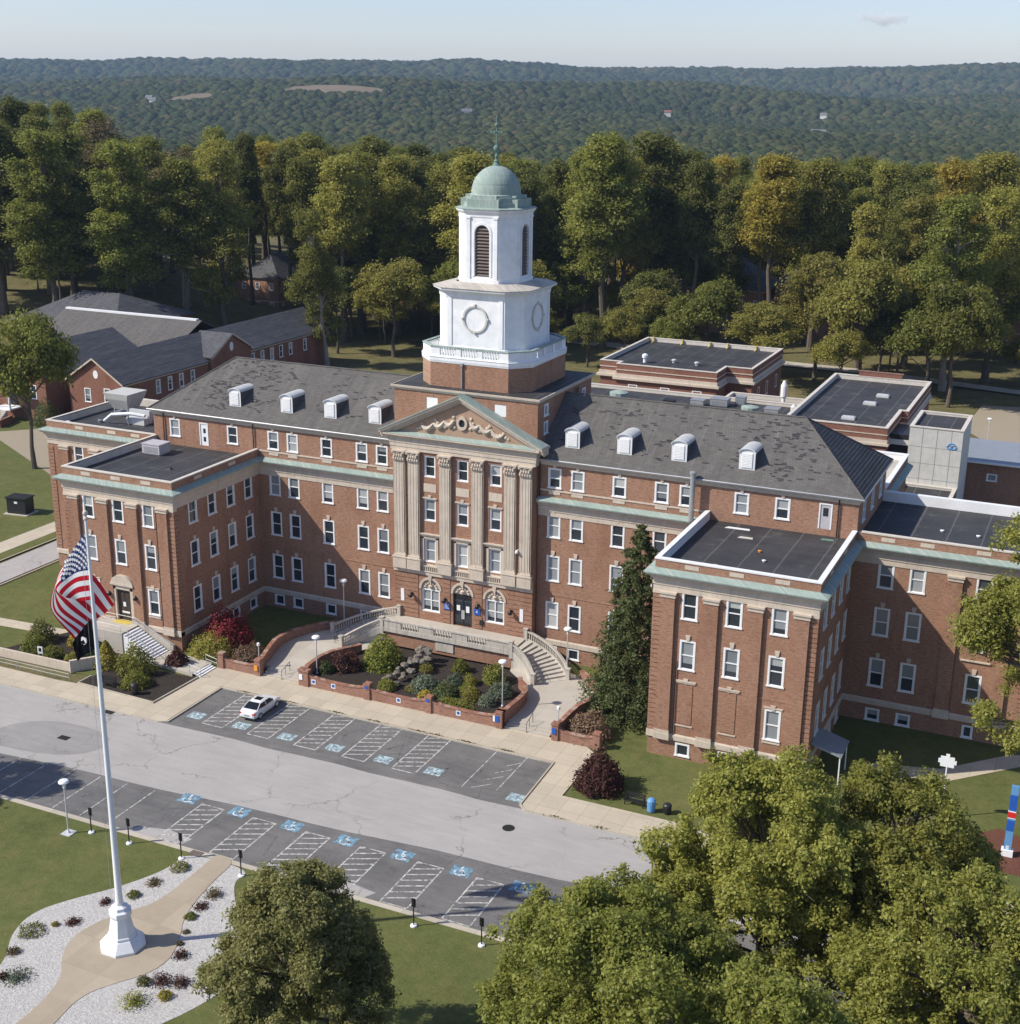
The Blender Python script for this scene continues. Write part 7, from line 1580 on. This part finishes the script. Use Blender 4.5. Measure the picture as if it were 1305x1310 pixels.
while cnt < 36 and tries < 9000:      # bushy low trees along the front edge of the wood
    tries += 1; x = rng.uniform(-118, 62); y = 140+rng.uniform(4, 34)-(x+60)*.02
    if any(a < x < c and e < y < g for a, c, e, g in blocks[:8]) or any((x-p[0])**2+(y-p[1])**2 < 4.2**2 for p in placed) or (-62 < x < 16 and rng.random() < .7) or (x < -64 and y < 150): continue
    placed.append((x, y)); cnt += 1; m = rng.choice(['leaf_green', 'leaf_olive', 'leaf_olive', 'leaf_dark']) ; kind = {'leaf_dark': 'dark', 'leaf_green': 'green', 'leaf_olive': 'olive'}[m]; side = 'left of the tower' if x < -62 else ('behind the service block' if x < 0 else 'behind the striped roof')
    tree(x, y, rng.uniform(11, 21), 8+rng.randrange(3), m, '%s bushy low tree at the front edge of the wood, %s' % (kind, side), 'bushy trees at the wood edge, %s %s' % (kind, side), wid=rng.uniform(.95, 1.3))
# forested hills to the horizon: nobody could count these
def blob_mesh():
    rr = random.Random(9); b = MB()
    for (x, y, z, r, h) in [(0, 0, .30, .42, .42), (.26, .12, .18, .28, .34), (-.24, .16, .22, .28, .36), (.03, -.28, .16, .30, .34), (-.2, -.2, .2, .24, .3), (.16, .3, .14, .22, .3)]:
        n = 8; base = len(b.v); b.lathe([(r*.55, -h*1.0), (r, -h*.3), (r*.92, h*.25), (r*.6, h*.68), (r*.12, h*.9)], n, (x, y, z)); b.v[base:] = [(v[0]+rr.uniform(-.05, .05), v[1]+rr.uniform(-.05, .05), v[2]+rr.uniform(-.05, .05)) for v in b.v[base:]]
    b.v = [(v[0], v[1], v[2]*.72) for v in b.v]
    return b.mesh('far_crown', ['leaf_far'], True)
rs = np.random.RandomState(11); P = []; S = []
fields = [(-1461, 1863, 40, 14), (-1252, 2008, 105, 15)]
FARH = [(-1668, 1686, 16, 'far'), (-1655, 1720, 12, 'far'), (-1690, 1660, 14, 'far'), (-1560, 1880, 12, 'far'), (-1509, 1826, 12, 'far'), (-915, 1850, 16, 'far'), (-360, 1850, 20, 'far'), (-717, 2256, 12, 'red'), (-760, 2900, 14, 'far'), (-1100, 2990, 12, 'far'), (-2020, 2760, 16, 'far'), (-1900, 2700, 14, 'far'), (-2300, 2350, 14, 'far'), (-470, 2400, 12, 'far')]
for d0, d1, sc in ((560, 1000, 12), (1000, 1700, 11.5), (1700, 2600, 13.5), (2600, 4000, 19), (4000, 7200, 30)):
    area = .5*.92*(d1*d1-d0*d0); n = int(area/(sc*sc*.46)); D = np.sqrt(rs.uniform(d0*d0, d1*d1, n)); t = rs.uniform(-.43, .43, n)
    for d, tt in zip(D, t):
        f = d/math.sqrt(1+tt*tt); x = CAM.x-f*math.sin(yaw)+f*tt*math.cos(yaw); y = CAM.y+f*math.cos(yaw)+f*tt*math.sin(yaw)
        if any(((x-a)/c)**2+((y-b_)/(e*3))**2 < 1 for a, b_, c, e in fields) or any((x-a)**2+(y+5-b_)**2 < (r+22)**2 and y < b_+10 for a, b_, r, _ in FARH): continue
        P.append((x, y, gz(x, y)-.5)); S.append(sc*(.5+1.15*rs.random()**2+.22*math.sin(x*.013)*math.cos(y*.011))*1.15)
me = bpy.data.meshes.new('far_forest'); me.vertices.add(len(P)); me.vertices.foreach_set('co', np.array(P, np.float32).ravel()); at_ = me.attributes.new('sz', 'FLOAT', 'POINT'); at_.data.foreach_set('value', np.array(S, np.float32)); me.update()
ff = put('forest', me); struct(ff, 'stuff'); ff['label'] = 'endless dark green forest covering the hills to the horizon'; ff['category'] = 'forest'
src = bpy.data.objects.new('far_crown', blob_mesh())
def gn_inst(ff, src):
    ng = bpy.data.node_groups.new('forest_nodes', 'GeometryNodeTree'); ng.interface.new_socket('Geometry', in_out='INPUT', socket_type='NodeSocketGeometry'); ng.interface.new_socket('Geometry', in_out='OUTPUT', socket_type='NodeSocketGeometry')
    N = ng.nodes; i = N.new('NodeGroupInput'); o = N.new('NodeGroupOutput'); oi = N.new('GeometryNodeObjectInfo'); oi.inputs[0].default_value = src; oi.inputs['As Instance'].default_value = True
    ip = N.new('GeometryNodeInstanceOnPoints'); na = N.new('GeometryNodeInputNamedAttribute'); na.data_type = 'FLOAT'; na.inputs[0].default_value = 'sz'; rv = N.new('FunctionNodeRandomValue'); rv.data_type = 'FLOAT_VECTOR'; rv.inputs[0].default_value = (0, 0, 0); rv.inputs[1].default_value = (0, 0, 6.28)
    L = ng.links.new; L(i.outputs[0], ip.inputs['Points']); L(oi.outputs['Geometry'], ip.inputs['Instance']); L(na.outputs[0], ip.inputs['Scale']); L(rv.outputs[0], ip.inputs['Rotation']); L(ip.outputs[0], o.inputs[0])
    m = ff.modifiers.new('forest', 'NODES'); m.node_group = ng
gn_inst(ff, src)
import bmesh
bm = bmesh.new(); bm.from_mesh(TV[0][0]); n0 = len(bm.faces); bm.from_mesh(TV[0][1]); bm.faces.ensure_lookup_table()
for k in range(n0, len(bm.faces)): bm.faces[k].material_index = 1
wm = bpy.data.meshes.new('wood_tree'); bm.to_mesh(wm); bm.free(); wm.materials.append(MATS['leaf_green']); wm.materials.append(MATS['bark'])
me = bpy.data.meshes.new('deep_wood'); me.vertices.add(len(WOODREST)); me.vertices.foreach_set('co', np.array([q[:3] for q in WOODREST], np.float32).ravel()); at_ = me.attributes.new('sz', 'FLOAT', 'POINT'); at_.data.foreach_set('value', np.array([q[3]*.98 for q in WOODREST], np.float32)); me.update()
fw = struct(put('deep_wood', me), 'stuff'); fw['label'] = 'deep part of the wood behind the front rows of tall trees'; fw['category'] = 'wood'; gn_inst(fw, bpy.data.objects.new('wood_tree', wm))
for k, (x, y, r, kind) in enumerate(FARH):
    names = ['white house at the left edge of the valley', 'small pale house beside the valley house at left edge', 'pale long house below the left edge houses', 'small white house above the left treetops', 'white cottage in the valley above the dark left trees', 'white house in the forest just left of the tower spire', 'large white house alone in the forest right of the spire', 'small red-roofed house deep in the forest, centre right', 'tiny pale house on the far right slope', 'tiny pale house on the far slope, centre', 'pale house in a row on the far left ridge', 'white house in a row on the far left ridge', 'tiny house on the slope at far left', 'tiny pale house in the forest, right of centre']
    t = thing('far_house', names[k], 'house', (x, y, gz(x, y)+6), rng.uniform(-.4, .6), 'far houses'); b = MB(); w2 = r*.5; b.box(-w2, w2, -w2*.45, w2*.45, -8, 2.6); b.build('wall', 'far_white', t)
    b = MB(); gable(b, -w2, w2, -w2*.45, w2*.45, 2.6, 6, 'x', .6); b.build('roof', 'far_roof' if kind != 'red' else 'brick_red', t)
for (x, y, a, c), l in zip(fields, ('f', 'g')):
    b = MB(); pts = [(x+a*math.cos(k*math.pi/10)*(1+.12*math.sin(k*3)), y+c*3*math.sin(k*math.pi/10)) for k in range(20)]; b.add([(p[0], p[1], gz(*p)+6+(p[1]-y)*.08) for p in pts]+[(x, y, gz(x, y)+6)], [(k, (k+1) % 20, 20) for k in range(20)]); struct(b.build('field', 'field_soil'))

# foreground trees
def big_tree(seed, x, y, h, cr, ncl, per, leaf, mat, label, clr=.62, kind='feather'):
    V, tb = tree_variant(seed, h, cr, leaf, ncl, per, clr, kind, .25, .25); t = thing('tree', label, 'tree', (x, y, .05)); put('crown', mesh_np('crown', V, [mat]), t); tb.build('trunk', 'bark', t); return t
big_tree(1, 44.8, -49.4, 18.2, 9.3, 1250, 150, .22, 'leaf_fore', 'large yellow-green tree in the right foreground, nearest the canopy')
big_tree(2, 39.4, -61.5, 16.0, 8.8, 1080, 150, .21, 'leaf_fore', 'large yellow-green tree at the bottom, left of the other big ones')
big_tree(3, 47.5, -68.0, 17.5, 9.8, 1250, 150, .21, 'leaf_fore', 'large tree at the bottom right, closest to the viewer')
big_tree(4, 57.0, -54.5, 16.5, 9.4, 1080, 150, .21, 'leaf_fore', 'large yellow-green tree at the right edge in the foreground')
big_tree(7, 51.6, -45.8, 18.2, 7.8, 850, 150, .22, 'leaf_fore', 'yellow-green tree hiding the foot of the white sign post')
big_tree(9, 41.0, -74.5, 14.0, 8.0, 850, 150, .21, 'leaf_fore', 'yellow-green tree cut by the bottom edge, lower centre right')
big_tree(5, 20.6, -64.2, 14.2, 5.6, 1100, 130, .19, 'leaf_fore_grey', 'rounded grey-green tree right of the flagpole garden', .5)
big_tree(6, 60.6, -12.5, 29.0, 10.0, 1400, 120, .27, 'leaf_fore', 'tree at the right edge with branches before the right end of the hospital', .8)
big_tree(8, -41, -58.5, 24, 8, 300, 80, .5, 'leaf_green', 'leafy tree just outside the left edge shading the parking bays', .9)
def conifer(x, y, h, r, label, mat='leaf_conifer'):
    rs = np.random.RandomState(21); C0 = []; N0 = []
    for i in range(34):
        t = i/33; z = h*(.05+.93*t); rr = r*(1-t)**.68*rs.uniform(.75, 1.12)+.12; nb = max(4, int(13*(1-t)+4))
        for k in range(nb):
            a = 2*math.pi*(k+rs.random())/nb; m = 125
            q = rs.uniform(.25, 1, m)**.7; sp = rs.normal(size=(m, 3))*np.array([.32, .32, .16])*(.45+.55*(1-t))
            p = np.stack([q*rr*math.cos(a), q*rr*math.sin(a), z-q*q*rr*.22], 1)+sp; C0.append(p); N0.append(np.tile([math.cos(a)*.6, math.sin(a)*.6, .8], (m, 1)))
    V = quads(np.concatenate(C0), np.concatenate(N0), .27, rs, 1.0); t = thing('conifer', label, 'tree', (x, y, .05)); put('crown', mesh_np('crown', V, [mat]), t)
    b = MB(); b.tube([(0, 0, 0), (0, 0, h*.97)], [h*.018, .03], 8); b.build('trunk', 'bark', t)
conifer(22.1, -7.8, 19.2, 5.3, 'tall dark conifer between the columned centre and the right wing')
# shrubs
def shrub(x, y, z, rx, rz_, mat, label, n=1500, leaf=.17, shape='ball', ry=None, group=None, seed=None, name='shrub', cat='shrub'):
    rs = np.random.RandomState(seed if seed is not None else int(abs(x*37+y*91)) % 9999); ry = ry or rx; C0 = []
    d = rs.normal(size=(n, 3)); d /= np.linalg.norm(d, axis=1, keepdims=True); d[:, 2] = np.abs(d[:, 2])
    if shape == 'ball': q = rs.uniform(.72, 1.03, (n, 1))*(1+.16*np.sin(d[:, :1]*4+x)*np.cos(d[:, 1:2]*4+y)+.08*np.sin(d[:, :1]*9+y)*np.cos(d[:, 2:3]*8+x))*np.where(rs.random((n, 1)) < .12, rs.uniform(1.0, 1.22, (n, 1)), 1); p = d*q*np.array([rx, ry, rz_])+np.array([0, 0, .06])
    elif shape == 'spiky': q = rs.uniform(.1, 1.05, (n, 1)); p = d*q*np.array([rx, ry, rz_])*(.85+.3*rs.random((n, 1)))
    elif shape == 'cone': t = rs.random(n)**.8; a = rs.uniform(0, 6.28, n); r = (1-t)**.7*rs.uniform(.7, 1.05, n); p = np.stack([rx*r*np.cos(a), ry*r*np.sin(a), t*rz_], 1); d = np.stack([np.cos(a), np.sin(a), .5+0*a], 1)
    else: q = rs.uniform(.5, 1.05, (n, 1)); p = d*q*np.array([rx, ry, rz_]); p[:, 2] -= .5*rz_*(np.hypot(p[:, 0], p[:, 1])/rx)**2*.5; p[:, 2] = np.maximum(p[:, 2], .05)
    t = thing(name, label, cat, (x, y, z), 0, group); put('foliage', mesh_np('foliage', quads(p, d+np.array([0, 0, .3]), leaf, rs), [mat]), t)
    b = MB(); b.tube([(0, 0, 0), (0, 0, rz_*.6)], [.06+.02*rx, .03], 6)
    for k in range(4): a = k*1.6; b.tube([(0, 0, .1), (rx*.5*math.cos(a), ry*.5*math.sin(a), rz_*.5)], [.04, .02], 5)
    b.build('stem', 'bark', t); return t
shrub(24.5, -23.4, .1, 2.1, 3.0, 'leaf_maroon', 'large round maroon bush on the right lawn near the bench', 5200, .24)
shrub(-22.5, -12.3, .1, 2.7, 4.1, 'leaf_red', 'crimson red bush at the corner of the left wing', 5200, .24)
shrub(-22.7, -14.0, .1, 2.6, 2.4, 'leaf_olive', 'rounded green bush in front of the crimson one', 4600, .24)
shrub(-17.9, -14.6, .1, 1.8, 1.9, 'leaf_pink', 'pinkish green shrub behind the short wall left of the left steps', 2600, .22)
shrub(20.1, -14.6, .1, 2.0, 2.1, 'leaf_pink', 'spreading pinkish green shrub right of the right steps', 3200, .24)
shrub(-4.6, -9.9, .5, 2.3, 3.3, 'leaf_lime', 'weeping green mound tree at the left end of the terrace planting', 5600, .24, 'weep')
shrub(-7.6, -12.2, .5, 1.5, 1.9, 'leaf_maroon', 'purple black shrub left in the terrace planting', 2400, .2)
shrub(-9.0, -13.9, .5, .8, 1.1, 'leaf_conifer', 'small dark conifer bush by the left inner wall', 1200, .18); shrub(-8.6, -11.4, .5, .6, .9, 'leaf_conifer', 'small green shrub behind the purple one', 800, .16)
shrub(3.3, -7.8, .5, .95, 1.25, 'leaf_green', 'clipped dark green ball shrub below the middle of the terrace', 1500, .17); shrub(7.5, -8.6, .5, 1.2, 1.9, 'leaf_lime', 'bright green ball shrub beside the right curved stair', 2200, .18)
shrub(4.2, -10.9, .5, .9, 1.1, 'leaf_grey', 'pale grey-green shrub in the middle of the planting', 1300, .18); shrub(5.5, -10.2, .5, .8, 1.0, 'leaf_olive', 'olive shrub next to the pale one', 1100, .17); shrub(6.2, -12.0, .5, .9, .9, 'leaf_green', 'low green shrub near the front right of the bed', 1200, .17)
shrub(1.9, -13.0, .5, 1.7, 1.4, 'leaf_grey', 'blue-grey weeping spruce spreading over the bed', 3000, .22, 'weep'); shrub(4.4, -13.4, .5, 1.4, 1.3, 'leaf_conifer', 'dark green spreading juniper in the front of the bed', 2400, .2, 'weep')
shrub(7.2, -13.4, .5, 1.0, 1.5, 'leaf_olive', 'yellow-green feathery shrub near the front lamp', 1700, .18, 'spiky'); shrub(3.1, -15.2, .5, .8, .9, 'leaf_gold', 'small golden shrub against the front brick wall', 900, .16)
shrub(-1.4, -14.8, .5, 1.0, 1.0, 'leaf_lime', 'low lime shrub behind the left pier of the front wall', 1200, .16); shrub(9.4, -11.2, .5, 1.2, 1.3, 'leaf_grey', 'grey-green shrub at the right curved wall', 1700, .18); shrub(9.1, -13.6, .5, .9, 1.0, 'leaf_grey', 'small pale shrub beside the front lamp post', 1100, .17); shrub(6.5, -15.4, .5, 1.9, .8, 'leaf_green', 'low bright green hedge strip along the right front wall', 1700, .16, ry=.6)
shrub(1.0, -13.9, .5, .7, .5, 'leaf_olive', 'tuft of olive ground cover at the rockery foot', 500, .14); shrub(.2, -9.6, .7, .7, .8, 'leaf_olive', 'small shrub on top of the rockery', 700, .15)
rk_ = thing('rockery', 'cascade of piled brown rocks running down the planting', 'rockery', (0, 0, 0)); rr = random.Random(4)
for k in range(26):
    t = k/25; x = -.6-1.2*t+rr.uniform(-.9, .9); y = -6.9-7.0*t+rr.uniform(-.4, .4); s = rr.uniform(.3, .62)*(1.1-.4*t); b = MB(); n = 7; b.lathe([(.05, -s*.4), (s*.8, -s*.2), (s, s*.1), (s*.75, s*.5), (.1, s*.62)], n)
    b.v = [(v[0]*rr.uniform(.75, 1.2), v[1]*rr.uniform(.75, 1.2), v[2]*rr.uniform(.8, 1.2)) for v in b.v]; b.build('rock', 'rock', rk_, (x, y, .75+(1-t)*1.5*rr.uniform(.3, 1)), rr.uniform(0, 6))
for a in [(-30.4, -22.0, 1.4, 3.0, 'leaf_gold', 'golden yellow shrub right beside the flagpole shaft, left bed'), (-26.8, -21.8, 1.9, 2.9, 'leaf_lime', 'large lime and gold shrub below the left entry steps'), (-37.0, -18.8, 1.3, 2.8, 'leaf_gold', 'golden shrub left of the flag by the left wing'), (-34.6, -19.7, 1.2, 1.6, 'leaf_conifer', 'dark shrub under the black flag'), (-39.9, -22.0, 1.5, 1.6, 'leaf_green', 'clipped dark dome shrub by the ramp wall'), (-37.3, -22.4, 1.1, 1.1, 'leaf_green', 'smaller clipped dome shrub at the ramp wall'), (-41.5, -19.6, 1.5, 2.2, 'leaf_dark', 'dark dense shrub above the ramp wall'), (-24.8, -24.2, 1.5, 1.3, 'leaf_green', 'low clipped green shrub in the mulch by the black bin'), (-40.6, -15.0, .9, 2.0, 'leaf_dark', 'small dark shrub against the left corner of the wing'), (-34.8, -22.2, .8, .8, 'leaf_olive', 'tiny olive shrub beside the ramp wall end'), (-24.2, -18.5, 1.2, 1.6, 'leaf_maroon', 'thin reddish shrub beside the left entry flight'), (-110.8, 56, 2.5, 4.2, 'leaf_conifer', 'dark evergreen shrub in the corner of the annex'), (15.9, -3.0, .8, .9, 'leaf_lime', 'small lime shrub by the basement windows')]:
    shrub(a[0], a[1], .1, a[2], a[3], a[4], a[5], int(1300*a[2]), .18+.03*a[2], 'cone' if a[4] == 'leaf_gold' else 'ball')
# little plants of the gravel garden
for k, (x, y, r, h, m, l, sh) in enumerate([(-.1, -49.2, .75, .45, 'leaf_green', 'flat green cushion plant at the top of the gravel', 'ball'), (-.6, -51.6, .7, .3, 'leaf_brown', 'brownish mat plant in the upper gravel', 'spiky'), (-.9, -53.6, .5, .35, 'leaf_green', 'small green cushion below the brown mat', 'ball'), (-2.2, -55.2, .45, .4, 'leaf_maroon', 'small dark red tuft left of the pole', 'spiky'), (-2.6, -58.1, .65, .3, 'leaf_maroon', 'purple mat plant left of the pedestal', 'spiky'), (-4.4, -60.3, .95, .5, 'leaf_dark', 'dark green cushion at the left edge of the gravel', 'ball'), (-3.5, -58.9, .25, .2, 'leaf_gold', 'tiny yellow flower tuft in the gravel', 'ball'), (-3.9, -62.6, .6, .35, 'leaf_brown', 'dry brown tuft in the left gravel', 'spiky'), (-1.6, -64.6, 1.15, .7, 'leaf_grey', 'grey-green leafy clump in the lower left gravel', 'spiky'), (-2.4, -65.0, .35, .35, 'leaf_maroon', 'dark tuft beside the grey-green clump', 'ball'), (-2.2, -66.6, .4, .3, 'leaf_olive', 'small olive tuft low in the left gravel', 'spiky'), (-1.2, -67.9, .4, .3, 'leaf_dark', 'small dark tuft at the bottom left gravel', 'ball'), (4.4, -51.0, .8, .6, 'leaf_brown', 'red-brown twiggy shrub right of the path', 'spiky'), (4.5, -52.6, .65, .3, 'leaf_maroon', 'purple mat right of the path', 'spiky'), (4.6, -54.0, .45, .3, 'leaf_dark', 'dark cushion right of the path', 'ball'), (6.8, -58.0, .6, .5, 'leaf_maroon', 'reddish tuft between pedestal and big tree', 'spiky'), (6.4, -61.4, .5, .4, 'leaf_dark', 'dark green ball in the right gravel', 'ball'), (7.4, -60.8, .95, .6, 'leaf_maroon', 'purple brown clump in the right gravel', 'spiky'), (7.2, -63.3, 1.1, .9, 'leaf_lime', 'bright green spiky clump in the right gravel', 'spiky'), (8.6, -62.0, .5, .4, 'leaf_gold', 'small yellow clump near the big tree', 'ball'), (8.7, -60.4, .8, .6, 'leaf_maroon', 'dark clump under the edge of the big tree', 'spiky'), (5.4, -55.6, .3, .2, 'leaf_brown', 'tiny dry tuft right of the path bend', 'spiky'), (5.9, -56.9, .3, .25, 'leaf_brown', 'another tiny dry tuft closer to the pedestal', 'spiky')]):
    shrub(x, y, .1, r, h, m, l, int(500*r+120), .13, sh, name='garden_plant', cat='plant', seed=k+40)
for k, (x, y) in enumerate([(-17.3, -20.4), (-9, -20.5), (-3.6, -20.45), (1.0, -20.5), (5.3, -20.4), (9.3, -20.5), (-28, -29.6)]): pass
w_ = MB(); rr = random.Random(8)
rs = np.random.RandomState(2); pc = []
for x0 in (-14, -8.8, -3.7, 1.0, 5.4, 7.0, 10.4, 14.4, 23, 27): n = 60; pc.append(np.stack([x0+rs.normal(size=n)*.5, (-20.75 if x0 < 20 else -29.6)+rs.normal(size=n)*.08, .1+rs.random(n)*.07], 1))
pc = np.concatenate(pc); wd = put('kerb_weeds', mesh_np('kerb_weeds', quads(pc, np.tile([0, 0, 1.], (len(pc), 1)), .16, rs), ['leaf_brown'])); struct(wd, 'stuff')

# ------------------------------------------------------------------ air and cloud
hz = MB(); hz.box(-9400, 9500, -9500, 9300, -62, 262); ho = struct(hz.build('haze', 'white_frame'), 'stuff')
g = newmat('haze_air'); vm = g[1].nodes.new('ShaderNodeVolumePrincipled'); ou = g[1].nodes.new('ShaderNodeOutputMaterial'); g[1].links.new(vm.outputs[0], ou.inputs[1]); vm.inputs['Color'].default_value = (.50, .70, 1, 1); vm.inputs['Density'].default_value = 5.4e-5; vm.inputs['Anisotropy'].default_value = .1
ho.data.materials.clear(); ho.data.materials.append(g[0])
b = MB(); rr = random.Random(5)
b = MB(); b.box(-240, 240, -75, 75, -60, 75)
co = b.build('cloud', 'cloud', None, (CAM.x-8300*math.sin(yaw)+8300*.262*math.cos(yaw), CAM.y+8300*math.cos(yaw)+8300*.262*math.sin(yaw), 500), yaw)
tag(co, 'single small white cloud low in the sky at upper right', 'cloud')
